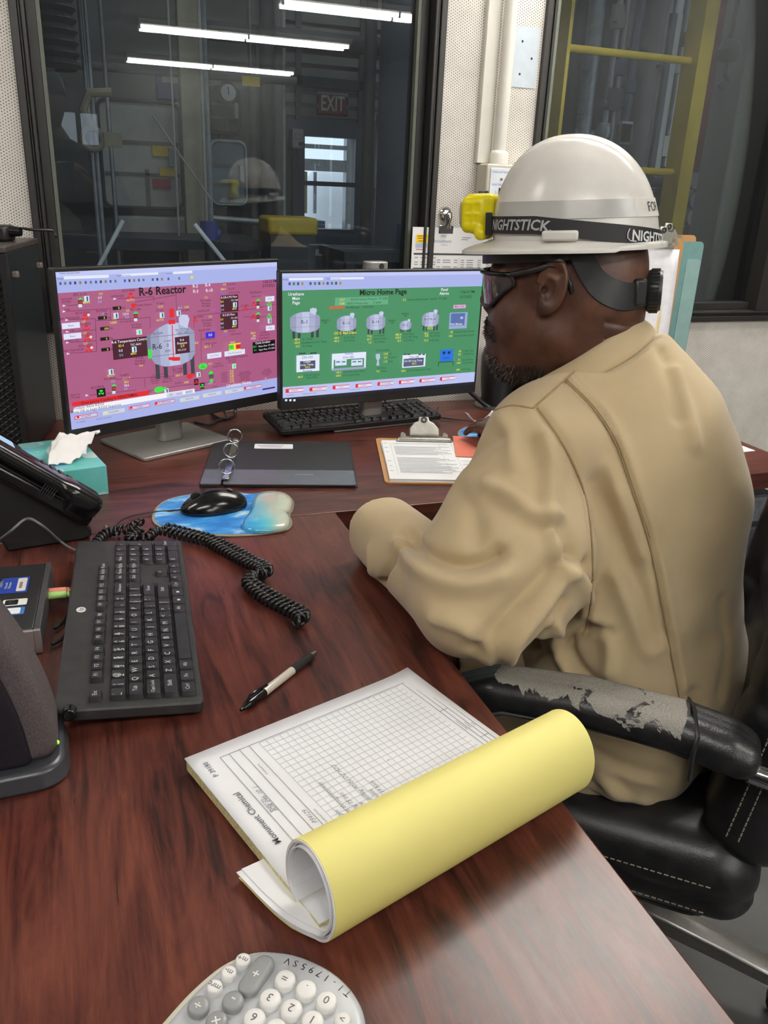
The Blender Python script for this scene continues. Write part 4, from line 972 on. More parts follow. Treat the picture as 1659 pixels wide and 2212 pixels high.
sc.rect((226, 232, 250), 258, 752, .108, .135); sc.rect((70, 80, 100), 256, 764, .072, .066); sc.text((40, 44, 60), 254, 710, 'CH-101', .0086); sc.text(WH, 252, 752, 'Chiller\nLoop Temp.', .0068, bold=.006); sc.text(YE, 254, 782, '24.0', .0074, bold=.006); sc.text((50, 50, 210), 256, 806, 'Running', .0070, bold=.008)
for x, y in ((204, 682), (228, 681), (282, 679), (306, 678)): sc.rect((40, 60, 60), x, y, .014, .010)
sc.rect((226, 232, 250), 548, 735, .168, .135); sc.rect(GR, 548, 752, .150, .072); sc.text((40, 44, 60), 544, 709, 'CH-1301', .0080); sc.text((50, 50, 210), 546, 682, 'Running', .0062, bold=.008)
for x in (490, 604): sc.rect((216, 222, 246), x, 746, .056, .050)
for x, y in ((470, 742), (510, 741), (585, 740), (622, 739)): sc.rect((40, 130, 140), x, y, .018, .010)
sc.rect((150, 160, 190), 545, 790, .160, .020); sc.poly((184, 192, 220), [(736, 684), (766, 682), (768, 712), (758, 730), (764, 766), (742, 768), (748, 732), (738, 714)])
sc.rect((226, 232, 250), 1010, 732, .124, .110); sc.rect((84, 92, 122), 1008, 742, .108, .068); sc.text((40, 44, 60), 1010, 706, 'CH-100', .0086); sc.text(WH, 1006, 732, 'CH-100 Loop Temp.', .0062, bold=.006); sc.text(YE, 1012, 752, '60.5', .0074, bold=.006)
for x in (945, 972, 1050, 1078): sc.rect((40, 60, 60), x, 688-x*.002, .014, .010)
sc.rect((30, 112, 226), 1244, 692, .072, .102); sc.ell((14, 40, 80), 1224, 674, .016, .026); sc.ell((14, 40, 80), 1260, 672, .016, .026); sc.text((12, 40, 110), 1242, 710, 'Drum', .0070)
sc.line(DG, [(1186, 772), (1186, 742), (1292, 736), (1288, 768)], .0016)
for x, y, s in ((166, 946, 'M-20RTD'), (332, 935, 'A_3055RTD'), (494, 921, 'A_3011'), (654, 909, 'P_20RTD'), (808, 895, 'M_20_SCRUBBER'), (960, 883, 'A_3084P'), (1106, 871, 'P_ALRT1'), (1252, 858, 'A_3081')):
    sc.rect(RD, x, y, .082, .032); sc.rect((224, 224, 246), x+6, y, .074, .022); sc.rect(RD, x-48, y+3, .012, .026); sc.text((110, 40, 50), x, y, s, .0042)
sc.text((90, 94, 130), 140, 980, 'Run/Panel', .0044); sc.text((90, 94, 130), 270, 968, 'R-5055 Light Overlay', .0042); sc.text((90, 94, 130), 590, 940, 'FV MTRS IS ON', .0042)
for x in (108, 138, 166): sc.rect((226, 236, 252), x, 1016, .010, .017)
o = sc.mb.build('screen', sc.mats, mR, smooth=None); o.location = (.538/2, -.0065, (z0+z1)/2+.008); o['label'] = 'lit green process screen'
stand(mR, .538/2-.002, .116, .232, .185, z1+.012, 0, 0)
b = MB(); b.lathe([(0, 0), (.007, 0), (.007, -.002), (0, -.002)], 14, Matrix.Translation((.538/2+.008, .0445, z1+.002)) @ Matrix.Rotation(PI/2, 4, 'X')); b.build('cable_hole', M_black_ink, mR)

# ---------------------------------------------------------------- cables
def cable(name, lab, pts, r, mat=None, sm=8, parent=None):
    b = MB(); b.tube(smooth_poly(pts, sm, False), r, 8); o = b.build(name, mat or M_blk)
    return tag(o, lab, 'cable')
def zp(px, py, dz=.004): return tuple(atz(px, py, ZD+dz))
cable('monitor_cable', 'black cable looping on the desk behind the left monitor foot', [zp(420, 912), zp(452, 918), zp(470, 908), zp(490, 903), (.30, 2.06, .80)], .0028)
cable('monitor_cable', 'black cable curving below the corner of the left screen', [zp(455, 893, .006), zp(478, 905), zp(498, 902), zp(508, 890), (.36, 2.09, .80)], .0038)
cable('monitor_cable', 'thin cable falling across the right monitor foot', [(.72, 2.03, .84), (.735, 2.0, .77), zp(770, 880, .012), zp(795, 893, .004)], .0018)
cable('monitor_cable', 'thin cable from the right monitor to its keyboard', [(.80, 2.02, .84), (.80, 2.01, .76), zp(845, 877, .012), zp(872, 890, .006)], .0018)
cable('power_cable', 'thick black cable slanting down behind the right screen edge', [(.90, 2.0, .86), (.97, 2.0, .80), (1.03, 1.99, .752), (1.06, 1.98, .744)], .006)

# ---------------------------------------------------------------- mouse pads and mice
def padmat(name, blue=True):
    t = NT(name); v = t.coord('Object', (9, 22, 9)); n = t.noise(v, 1.6, 5, .6, .4)
    t.set(col=t.ramp(n, [(.40, S(40, 120, 200)), (.52, S(66, 152, 222)), (.60, S(150, 200, 236)), (.68, S(232, 240, 246))]), rough=.5); return t.m
M_padsky = padmat('mouse pad sky print')
def restmat():
    t = NT('wrist rest beach print'); tc = t.new('ShaderNodeTexCoord'); sp = t.new('ShaderNodeSeparateXYZ'); t.link(tc.outputs['Object'], sp.inputs[0])
    n = t.noise(t.coord('Object'), 22, 3)
    f = t.math('ADD', t.math('MULTIPLY', sp.outputs[0], 7.4), t.math('ADD', .40, t.math('MULTIPLY', t.math('SUBTRACT', n, .5), .25)))
    t.set(col=t.ramp(f, [(.06, S(70, 170, 226)), (.26, S(110, 198, 208)), (.46, S(196, 206, 188)), (.75, S(212, 208, 188)), (.97, S(220, 196, 96))]), rough=.12, coat=.6); return t.m
M_rest = restmat()
M_padedge = M('mouse pad clear rim', S(150, 146, 124), .25)
out = [(328, 1122), (336, 1096), (362, 1078), (405, 1068), (455, 1063), (505, 1062), (545, 1066), (575, 1061), (612, 1064), (634, 1080), (634, 1098), (627, 1112), (632, 1128), (622, 1143), (585, 1151), (530, 1156), (470, 1156), (400, 1150), (350, 1140)]
W_ = [atz(x, y, ZD+.003) for x, y in out]; c0 = np.mean(W_, 0)
pad = thing('mouse_pad', 'blue sky mouse pad with a beach wrist rest at the desk corner', 'mouse pad', (c0[0], c0[1], ZD))
poly = smooth_poly([(p[0]-c0[0], p[1]-c0[1]) for p in W_], 5)[::-1]
if sum(a[0]*d[1]-d[0]*a[1] for a, d in zip(poly, poly[1:]+poly[:1])) < 0: poly = poly[::-1]
b = MB(); b.prism(poly, 0, .003); b.build('rim', M_padedge, pad, bevel=.001)
b = MB(); b.prism([(x*.965, y*.95) for x, y in poly], .003, .0036); b.build('sky_surface', M_padsky, pad)
ro = [(548, 1080), (560, 1068), (585, 1063), (615, 1067), (632, 1080), (630, 1098), (622, 1110), (627, 1124), (618, 1139), (585, 1146), (548, 1147), (526, 1141), (524, 1130), (534, 1116), (543, 1100)]
W_ = [atz(x, y, ZD+.008) for x, y in ro]; c1 = np.mean(W_, 0)
rp = smooth_poly([(p[0]-c1[0], p[1]-c1[1]) for p in W_], 5)
b = MB(); n = len(rp); vs = []; fs = []
lv = [(1.0, .0036), (1.0, .008), (.97, .0115), (.9, .0145), (.75, .017), (.5, .0185), (.2, .019)]
for s_, z in lv: vs += [(x*s_, y*s_, z) for x, y in rp]
for i in range(len(lv)-1): fs += [(i*n+j, i*n+(j+1) % n, (i+1)*n+(j+1) % n, (i+1)*n+j) for j in range(n)]
fs.append(tuple((len(lv)-1)*n+j for j in range(n))); 
if sum(a[0]*d[1]-d[0]*a[1] for a, d in zip(rp, rp[1:]+rp[:1])) < 0: fs = [f[::-1] for f in fs]
b.add(vs, fs); o = b.build('wrist_rest', M_rest, pad, smooth=180); o.location = (c1[0]-c0[0], c1[1]-c0[1], 0)
def mouse(name, lab, loc, rz, mat):
    t = thing(name, lab, 'mouse', loc, rz)
    def f(P):
        d = smin(sd_ell(P, (-.013, 0, .004), (.050, .033, .0375)), sd_ell(P, (.018, 0, .002), (.042, .030, .027)), .02); d = smax(d, sd_box(P, (0, 0, .03), (.2, .2, .0299)), .004)
        d = smax(d, sd_ell(P, (.045, 0, -.02), (.14, .045, .066)), .01)
        g = np.abs(P[:, 1])-.0006; g = np.maximum(g, -(P[:, 0]-.012)); return np.maximum(d, -np.maximum(g, .022-P[:, 2]+.0))
    sdf_obj('body', f, (-.075, -.045, -.004), (.075, .045, .05), .0016, mat, t, 1)
    b = MB(); b.tube([(.030, -.004, .0275), (.030, .004, .0275)], .0105, 18); b.build('scroll_wheel', M_rubber, t, bevel=.001)
    return t
p = atz(461, 1100, ZD+.004)
ms = mouse('computer_mouse', 'glossy black mouse on the blue sky mouse pad', (p[0], p[1], ZD+.0036), R_(187), M_blkg)
b = MB(); b.lathe([(0, .0006), (.0055, .0005), (.006, 0)], 18, Matrix.Translation((-.032, 0, .0352)) @ Matrix.Rotation(-.32, 4, 'Y')); b.build('logo_badge', M_steel, ms)
cable('mouse_cable', 'thin black mouse cable running from the mouse to the phone', [zp(393, 1101, .012), zp(360, 1104), zp(330, 1106), zp(290, 1113), zp(262, 1124), zp(246, 1140), zp(236, 1152)], .0016)
p2 = zp(1049, 928, .004)
q = atz(1032, 943, ZD)
pad2 = thing('mouse_pad', 'blue mouse pad half hidden behind the seated worker', 'mouse pad', (q[0]+.05, q[1], ZD))
b = MB(); b.prism(smooth_poly([(.09*math.cos(a)*(1+.1*math.cos(2*a)), .09*math.sin(a)) for a in np.linspace(0, 2*PI, 12, endpoint=False)], 4), 0, .003); b.build('rim', M_padedge, pad2)
b = MB(); b.prism(smooth_poly([(.086*math.cos(a)*(1+.1*math.cos(2*a)), .086*math.sin(a)) for a in np.linspace(0, 2*PI, 12, endpoint=False)], 4), .003, .0036); b.build('sky_surface', M_padsky, pad2)
tip2 = atz(1043, 918, ZD+.03)
ms2 = mouse('computer_mouse', 'black mouse under the hand of the seated worker', (tip2[0]+.010, tip2[1]-.055, ZD+.0036), R_(101), M_blkg)
cable('mouse_cable', 'thin black cable of the mouse under the hand of the seated worker', [(tip2[0]-.002, tip2[1]+.008, ZD+.012), zp(1025, 915), zp(1012, 909), zp(975, 905), zp(940, 898), (.90, 2.02, .745)], .0016)

# ---------------------------------------------------------------- tissue boxes
def tissuemat():
    t = NT('tissue box teal print'); v = t.coord('Object'); vo = t.new('ShaderNodeTexVoronoi'); vo.inputs['Scale'].default_value = 24; t.link(v, vo.inputs['Vector'])
    n = t.noise(v, 9, 3); sp = t.new('ShaderNodeSeparateColor'); t.link(vo.outputs['Color'], sp.inputs[0])
    c = t.ramp(n, [(.3, S(92, 190, 178)), (.55, S(120, 208, 206)), (.75, S(170, 222, 222))])
    c = t.mix(t.math('MULTIPLY', t.math('LESS_THAN', vo.outputs['Distance'], .5), .8), c, t.ramp(sp.outputs[0], [(.2, S(126, 196, 226)), (.45, S(96, 196, 184)), (.6, S(150, 216, 222)), (.85, S(222, 238, 234))]))
    v2 = t.new('ShaderNodeTexVoronoi'); v2.inputs['Scale'].default_value = 46; t.link(v, v2.inputs['Vector'])
    c = t.mix(t.math('LESS_THAN', v2.outputs['Distance'], .07), c, S(214, 226, 120)); t.set(col=c, rough=.4); return t.m
M_tissuebox = tissuemat()
M_tissue = M('tissue paper', S(242, 240, 238), .8, vs=40, var=.03, bump=.4, bs=60, bd=.002)
def tissue_sheet(parent, w, d, h, seed, lean):
    r = random.Random(seed); nx, ny = 26, 14; vs = []
    for j in range(ny):
        v = j/(ny-1)
        for i in range(nx):
            u = i/(nx-1)-.5
            spread = .35+.9*v
            fold = .012*math.sin(u*17+seed)*(1-.3*v)+.006*math.sin(u*31+v*5)
            x = u*w*spread*(1.1-.2*v)+lean[0]*v*v; y = fold*d+lean[1]*v*v+.01*math.sin(v*6+u*3); z = h*(math.sin(min(1, v*1.15)*PI*.62))*(1-.5*abs(u)*v)+.004*math.sin(u*20)
            vs.append((x, y, z))
    fs = [(j*nx+i, j*nx+i+1, (j+1)*nx+i+1, (j+1)*nx+i) for j in range(ny-1) for i in range(nx-1)]
    b = MB(); b.add(vs, fs); o = b.build('tissue', M_tissue, parent, smooth=180)
    m = o.modifiers.new('th', 'SOLIDIFY'); m.thickness = .0006; return o
tbx, tby, trz = .0205, 1.548, R_(13)
t = thing('tissue_box', 'teal patterned tissue box in front of the left monitor', 'tissue box', (tbx, tby, ZD), trz)
TW, TL, TH = .118, .205, .057
b = MB(); b.span((-TW, 0, 0), (0, TL, TH)); b.build('carton', M_tissuebox, t, bevel=.0012)
b = MB(); b.prism([(-TW/2+.022*math.cos(a), TL/2+.065*math.sin(a)) for a in np.linspace(0, 2*PI, 28, endpoint=False)], TH, TH+.0004); b.build('slot', M('slot film', S(200, 220, 220), .3), t)
b = MB(); b.box((.0004, TL*.9, TH*.62), (.0008, .03, .026)); b.build('side_label', M('tissue label dark teal', S(30, 84, 84), .5), t)
# tissue: hand-shaped folded sheet leaning over the slot
def tissue_poly(parent, pts, name='tissue'):
    rows = [smooth_poly(r, 6, False) for r in pts]; n = len(rows[0]); b = MB()
    cols = [smooth_poly([rows[j][i] for j in range(len(rows))], 6, False) for i in range(n)]; m = len(cols[0]); vs = []
    rr = random.Random(5)
    for i in range(n):
        for j in range(m):
            x, y, z = cols[i][j]; k = .0020*math.sin(i*1.3+j*.5)*math.sin(j*.45+1)+.0022*math.sin(i*.6-j*.8)+.0008*math.sin(i*2.7+j*1.9); vs.append((x, y+k, z+k))
    b.add(vs, [(i*m+j, i*m+j+1, (i+1)*m+j+1, (i+1)*m+j) for i in range(n-1) for j in range(m-1)])
    o = b.build(name, M_tissue, parent, smooth=180); s = o.modifiers.new('th', 'SOLIDIFY'); s.thickness = .0007; return o
tissue_poly(t, [[(-.098, .030, TH+.003), (-.07, .034, TH+.004), (-.042, .040, TH+.006), (-.022, .062, TH+.010)],
                [(-.090, .052, TH+.012), (-.066, .056, TH+.018), (-.038, .062, TH+.019), (-.008, .082, TH+.022)],
                [(-.078, .082, TH+.024), (-.056, .086, TH+.036), (-.028, .092, TH+.034), (.014, .112, TH+.032)],
                [(-.072, .100, TH+.022), (-.052, .102, TH+.040), (-.030, .104, TH+.030), (.024, .126, TH+.030)],
                [(-.075, .118, TH+.003), (-.05, .122, TH+.008), (-.02, .126, TH+.012), (.010, .138, TH+.022)]])
t2 = thing('tissue_box', 'black tissue box holder behind the chin of the worker', 'tissue box', (1.175, 1.95, ZD), R_(15))
b = MB(); b.box((0, 0, .038), (.13, .12, .076)); b.build('holder', M_blkg, t2, bevel=.003)
tissue_poly(t2, [[(-.075, -.02, .082), (-.04, -.045, .080), (0, -.05, .078), (.05, -.03, .078)], [(-.066, 0, .094), (-.04, -.02, .090), (0, -.01, .094), (.055, 0, .09)], [(-.06, .03, .084), (-.04, .02, .108), (.01, .02, .116), (.06, .03, .10)]])
tt = thing('desk_speaker', 'dark tapered desk speaker beside the right monitor edge', 'speaker', (1.075, 2.015, ZD))
b = MB(); b.lathe([(0, 0), (.045, 0), (.047, .01), (.044, .03), (.05, .08), (.052, .14), (.046, .165), (0, .168)], 24); b.build('enclosure', M_blk, tt)
b = MB(); b.lathe([(.046, .0105), (.062, .006), (.062, 0), (.046, 0)], 24); b.build('base_ring', M_steel, tt)

# ---------------------------------------------------------------- desk phone
ph = thing('desk_phone', 'black desk phone on an angled stand by the sideways keyboard', 'telephone', (-.056, 1.402, ZD), R_(10))
TA = R_(39.5); Rt = Matrix.Rotation(TA, 4, 'Y')
O = Vector((-.012, 0, .095))
def PT(s, y, n): return tuple(O+Rt @ Vector((s, y, n)))
PM = Matrix.Translation(O) @ Rt
b = MB(); b.prism(rrect(.26, .150, .022, 5), -.030, 0, PM @ Matrix.Translation((-.065, -.002, 0))); b.build('body', M_blk, ph, bevel=.005)
b = MB(); b.prism([(-.10, .0), (.015, .0), (.03, .004), (.03, .02), (-.06, .115), (-.115, .14), (-.118, .05)], -.07, .095, Matrix.Rotation(PI/2, 4, 'X') @ Matrix.Diagonal((1, 1, -1, 1))); b.build('stand', M_blk, ph, bevel=.004)
b = MB(); b.box((-.04, -.012, .011), (.115, .10, .008), T=PM @ Matrix.Translation((-.065, .03, -.012))); b.build('faceplate', M_blkg, ph, bevel=.003)
b = MB(); b.box((-.100, .022, .0040), (.062, .060, .003), T=PM); o = b.build('display', ME('phone lcd', S(176, 206, 236), 1.0), ph)
b = MB(); b.text('bri', .008, PM @ tmat(-.150, -.002, .0012, PI/2), align='LEFT'); b.text('AVAYA', .008, PM @ tmat(.046, -.01, .0012, PI/2), align='LEFT', sx=.8); b.build('lettering', M_leg, ph, smooth=None)
for i in range(4):
    for j in range(3):
        b = MB(); b.prism(rrect(.0115, .016, .003, 3), 0, .0055, PM @ tmat(-.010+i*.0165, -.002+j*.022, .0)); b.build('key', M_key, ph, bevel=.001)
for s_, y, rx, ry in ((-.048, .026, .013, .024), (.058, .0, .006, .010), (-.048, -.012, .004, .006), (-.140, .01, .003, .006), (-.140, .03, .003, .006), (-.140, .05, .003, .006)):
    b = MB(); b.lathe([(0, .005), (.8, .0045), (1, 0)], 18, PM @ Matrix.Translation((s_, y, 0)) @ Matrix.Diagonal((rx, ry, 1, 1))); b.build('key', M_key, ph)
# handset in its cradle on the near side
def fh(P):
    q = (P-np.array(O))@np.array(Rt.to_3x3()); x, y, z = q[:, 0], q[:, 1]+.0, q[:, 2]
    L_ = np.stack([x, y, z], 1)
    d = sd_box(L_, (-.065, -.072, .006), (.128, .0225, .013), r=.012)
    d = smin(d, sd_box(L_, (-.175, -.072, -.006), (.026, .024, .024), r=.012), .02)
    d = smin(d, sd_box(L_, (.036, -.072, -.006), (.028, .024, .024), r=.012), .02)
    d = np.maximum(d, np.sqrt((x+.065)**2+(z+.55)**2)-.585)
    return d
sdf_obj('handset', fh, (-.26, -.11, -.05), (.09, .0, .28), .0028, M_blkg, ph, 1)
b = MB(); b.box((-.065, -.068, -.020), (.262, .052, .022), T=PM); b.build('cradle', M_blkg, ph, bevel=.006)
b = MB()
for i in range(6): b.box((.0+i*.004-.03, -.0945, -.008), (.0016, .001, .018), T=PM)
b.box((-.065, -.0945, -.008), (.26, .0015, .0012), T=PM)
b.build('speaker_grille', M_key, ph)
cable('phone_cable', 'grey line cable arching from the phone stand to the keyboard', [zp(-20, 1180, .01), tuple(aty(20, 1150, 1.26)), tuple(aty(58, 1121, 1.27)), tuple(aty(90, 1135, 1.25)), zp(125, 1165, .02), zp(150, 1183, .006), zp(172, 1192, .004)], .0022, M('grey cable', S(96, 96, 94), .5))
cable('phone_cable', 'grey plug lead from the phone to the coiled cord', [tuple(aty(225, 1136, 1.34)), zp(245, 1147, .01), zp(252, 1152, .01)], .0026, M('grey cable', None))
# coiled cord
path = [(206, 1178, .006), (214, 1166, .008), (228, 1153, .010), (248, 1146, .011), (268, 1144, .012), (286, 1138, .018), (298, 1128, .026), (306, 1134, .022), (298, 1148, .012), (284, 1158, .010), (280, 1166, .009), (300, 1166, .012), (322, 1160, .012), (334, 1148, .014), (352, 1146, .014), (372, 1152, .012), (398, 1158, .011), (424, 1164, .011), (448, 1170, .011), (470, 1182, .011), (492, 1194, .011), (514, 1206, .011), (534, 1216, .011), (552, 1224, .012), (566, 1232, .014), (566, 1242, .014), (550, 1246, .012), (536, 1250, .012), (534, 1262, .012), (546, 1274, .011), (562, 1286, .011), (580, 1298, .011), (600, 1308, .011), (620, 1318, .011), (640, 1328, .011), (650, 1340, .011), (636, 1344, .011)]
C3 = [np.array(smooth_poly([tuple(atz(x, y, ZD+z)) for x, y, z in path], 24, False))]
def coil(Cp, rad, pitch, wire):
    seg = np.linalg.norm(np.diff(Cp, axis=0), axis=1); s = np.concatenate([[0], np.cumsum(seg)]); L = s[-1]
    n = int(L/pitch*14); u = np.linspace(0, L, n); Q = np.stack([np.interp(u, s, Cp[:, i]) for i in range(3)], 1)
    T = np.gradient(Q, axis=0); T /= np.linalg.norm(T, axis=1)[:, None]
    up = np.array([0, 0, 1.0]); N = np.cross(T, up); N /= np.linalg.norm(N, axis=1)[:, None]; B_ = np.cross(N, T)
    a = 2*PI*u/pitch
    return Q+rad*(np.cos(a)[:, None]*N+np.sin(a)[:, None]*B_)
M_cord = M('coiled cord black', S(24, 24, 25), .28)
b = MB(); pts = coil(C3[0], .0066, .0092, .002); pts[:, 2] = np.maximum(pts[:, 2], ZD+.0024); b.tube([tuple(p) for p in pts], .0026, 8)
tag(b.build('coiled_cord', M_cord, smooth=180), 'black coiled handset cord trailing across the desk return', 'cord')
# the return strand twisted round it
off = C3[0][330:].copy(); off[:, 2] += .002; off[:, 0] += .009+.002*np.sin(np.arange(len(off))*.05); off[:, 1] += .006
b = MB(); pts = coil(off, .0062, .0096, .002); pts[:, 2] = np.maximum(pts[:, 2], ZD+.0024); b.tube([tuple(p) for p in pts], .0026, 8)
tag(b.build('coiled_cord', M_cord, smooth=180), 'second strand of the coiled cord twisted round the first one', 'cord')

# ---------------------------------------------------------------- mini computer and plugs
dk = thing('mini_computer', 'small black desktop computer with blue and white stickers by the speaker', 'computer', (-.168, 1.092, ZD), R_(-3))
b = MB(); b.span((-.09, -.097, 0), (.083, .097, .034)); b.build('case', M_blk, dk, bevel=.002)
b = MB(); b.span((.0831, -.099, .001), (.091, .099, .034)); b.build('front_panel', M('panel charcoal', S(58, 58, 60), .45), dk, bevel=.001)
b = MB(); b.span((.0831, -.1045, .001), (.0915, -.0995, .0345)); b.span((.04, -.1045, .001), (.0831, -.0995, .034)); b.build('corner_trim', M('satin grey trim', S(150, 142, 142), .35, .4), dk, bevel=.001)
def sticker(par, x, y, w, h, c, z=.0342, rz=0): 
    b = MB(); b.prism(rrect(w, h, .002, 3), 0, .0003, tmat(x, y, z, rz)); return b.build('sticker', M('sticker %d %d %d' % c, S(*c), .4), par)
sticker(dk, .048, .030, .036, .048, (34, 62, 150)); sticker(dk, .0575, .030, .012, .040, (214, 208, 204), .0346)
b = MB(); b.text('Microsoft\nWindows', .0048, tmat(.040, .030, .0348, PI/2)); b.text('HOST 8', .0052, tmat(.031, .036, .0348, PI/2)); b.build('sticker_print', M_leg, dk, smooth=None)
b = MB()
for i in range(9): b.box((.0565, .019+i*.0022, .0351), (.004, .0009, .0001))
b.build('barcode', M_black_ink, dk)
sticker(dk, .054, -.022, .030, .018, (236, 234, 230)); sticker(dk, .050, -.022, .016, .014, (24, 24, 26), .0346); sticker(dk, .051, -.047, .034, .020, (60, 120, 190)); sticker(dk, .050, -.047, .026, .016, (240, 240, 244), .0346)
b = MB(); b.text('C', .011, tmat(.050, -.022, .0351, 0)); b.text('i7', .008, tmat(.049, -.047, .0351, PI/2)); b.build('sticker_print', M_steel, dk, smooth=None)
def plug(lab, y, z, c):
    t = thing('audio_plug', lab, 'plug', (-.0765, y, ZD+z), R_(-3))
    m = M('plug %d %d %d' % c, S(*c), .4)
    b = MB(); b.cyl((0, 0, 0), (.024, 0, 0), .0052, .005, 16); b.build('sleeve', m, t, bevel=.0008)
    b = MB()
    for i in range(4): b.cyl((.025+i*.004, 0, 0), (.0275+i*.004, 0, 0), .0046-.0006*i, None, 12)
    b.cyl((.022, 0, 0), (.042, 0, 0), .0024, None, 10); b.build('strain_relief', m, t); return t
plug('pink audio plug in the side of the small desktop computer', 1.118, .019, (226, 138, 120)); plug('green audio plug in the side of the small desktop computer', 1.106, .019, (166, 210, 120))
for lab, A, Bq in (('thin black lead running from small computer to keyboard edge', (118, 1358), (150, 1310)), ('thin black lead bowing below the small computer corner', (112, 1392), (150, 1352))):
    cable('audio_cable', lab, [zp(*A), zp((A[0]+Bq[0])/2+3, (A[1]+Bq[1])/2+8), zp(*Bq), zp(158, Bq[1]-14)], .0022)

# ---------------------------------------------------------------- near speaker
def grillmat():
    t = NT('speaker cloth'); v = t.coord('Object'); w = t.new('ShaderNodeTexWave'); w.inputs['Scale'].default_value = 260; w.inputs['Distortion'].default_value = .6; t.link(v, w.inputs['Vector'])
    n = t.noise(v, 700, 2); t.set(col=t.ramp(n, [(.3, S(70, 64, 66)), (.7, S(98, 90, 92))]), rough=.9, spec=.2); t.bump(t.math('ADD', w.outputs['Fac'], n), .4, .0006); return t.m  # side cloth colour lightened to show the light it catches
M_cloth = grillmat(); M_clothd = M('speaker front cloth', S(34, 31, 38), .9, vs=900, var=.3, spec=.2)
sp = thing('desk_speaker', 'black cloth covered desk speaker at the left front edge of the desk', 'speaker', (-.13, .765, ZD), R_(2))
def prof(z):      # right edge x and rear y at height z
    t_ = z/.20; return .078-.055*max(0, t_-.12)**1.7
def spk(P):
    x, y, z = P[:, 0], P[:, 1], P[:, 2]
    w = .072-.052*np.clip((z-.01)/.19, 0, 1)**1.9; dx = np.abs(x+.0)-w
    yy = np.abs(y-.01)-(.045-.010*np.clip(z/.2, 0, 1)); zz = np.maximum(z-.205, .018-z)
    d = np.stack([dx, yy, zz], 1)+.018
    return np.linalg.norm(np.maximum(d, 0), axis=1)+np.minimum(d.max(1), 0)-.018
sdf_obj('enclosure', spk, (-.10, -.07, -.0), (.10, .08, .225), .003, M_cloth, sp, 2)
def spf(P):
    x, y, z = P[:, 0], P[:, 1], P[:, 2]
    w = .058-.050*np.clip((z-.01)/.19, 0, 1)**1.9; dx = np.abs(x+.012)-w; yy = np.abs(y+.026+.05*z*.2)-.012; zz = np.maximum(z-.192, .022-z)
    d = np.stack([dx, yy, zz], 1)+.006
    return np.linalg.norm(np.maximum(d, 0), axis=1)+np.minimum(d.max(1), 0)-.006
sdf_obj('front_grille', spf, (-.10, -.07, -.0), (.10, .08, .225), .003, M_clothd, sp, 2)
b = MB(); b.prism(rrect(.160, .115, .03, 6, 0, .006), 0, .022, top=.93); b.build('base', M('speaker base plastic', S(58, 60, 66), .3), sp, bevel=.004, smooth=50)
b = MB(); b.lathe([(0, .0), (.0022, 0), (.0015, .0015), (0, .002)], 10, Matrix.Translation((.0695, -.022, .034)) @ Matrix.Rotation(PI/2, 4, 'Y')); b.build('power_led', ME('green led', S(150, 240, 40), 2.0), sp)

# ---------------------------------------------------------------- tower and what stands on it
ta = atz(8, 533, 1.165); tb = atz(126, 502, 1.165); tv = (tb-ta)[:2]; tl = np.linalg.norm(tv); ang = math.atan2(tv[1], tv[0]); tl = min(tl, (2.092-ta[1]-.162*math.cos(ang))/math.sin(ang))
tw = thing('computer_tower', 'tall black computer tower with a lattice front at the left edge', 'computer', (ta[0], ta[1], ZD), ang)
HH = 1.165-ZD
b = MB(); b.span((.012, 0, .005), (tl, .16, HH-.012)); b.build('case', M('tower side steel', S(36, 40, 43), .35, vs=3, var=.12), tw, bevel=.002)
b = MB(); b.span((-.0, -.002, HH-.012), (tl+.002, .162, HH)); b.build('top_panel', M('tower top', S(72, 64, 62), .4), tw, bevel=.002)
b = MB()
for x in (.06, tl-.06): b.box((x, .03, .0025), (.03, .03, .005)); b.box((x, .13, .0025), (.03, .03, .005))
b.build('foot_strip', M_rubber, tw)
for x, z in ((.035, HH-.055), (tl-.025, HH-.055)): b = MB(); b.box((x, -.006, z), (.013, .012, .012)); b.build('side_latch', M('latch grey', S(120, 112, 106), .4), tw, bevel=.002)
b = MB(); b.span((0, 0, 0.006), (.0118, .012, HH-.013)); b.span((0, .148, .006), (.0118, .16, HH-.013)); b.build('front_bezel', M_blk, tw)
b = MB()
for k in range(44):
    z0_ = -.10+k*.0135
    for s_ in (1, -1):
        a = np.array([.004 if s_ > 0 else .0055, .012, z0_ if s_ > 0 else z0_+.10]); c = np.array([a[0], .148, z0_+.10 if s_ > 0 else z0_])
        lo_, hi_ = .012, HH-.02
        t0, t1 = 0, 1
        za, zc = a[2], c[2]
        for lim, sgn in ((lo_, 1), (hi_, -1)):
            fa = (za-lim)*sgn; fc = (zc-lim)*sgn
            if fa < 0 and fc < 0: t0 = 2; break
            if fa < 0: t0 = max(t0, fa/(fa-fc))
            if fc < 0: t1 = min(t1, fa/(fa-fc))
        if t0 < t1: b.tube([tuple(a+(c-a)*t0), tuple(a+(c-a)*t1)], .0016, 5)
tag(b.build('lattice_front', M('lattice black', S(48, 46, 44), .35), tw, smooth=180))
c_ = atz(0, 503, 1.165)
t = thing('web_camera', 'black web camera body on top of the computer tower', 'camera', (ta[0]-.035, ta[1]+.155, 1.165), R_(-20))
b = MB(); b.box((0, 0, .016), (.09, .05, .032)); b.build('body', M_blk, t, bevel=.006)
b = MB(); b.cyl((.045, 0, .02), (.066, 0, .02), .012, .009, 16); b.build('lens_barrel', M_blkg, t)
cable('camera_cable', 'black camera lead lying on the tower top against the wall', [(ta[0]+.03, ta[1]+.16, 1.19), (ta[0]+.05, ta[1]+.20, 1.185), (ta[0]+.085, ta[1]+.235, 1.182), (ta[0]+.092, ta[1]+.22, 1.17)], .003)

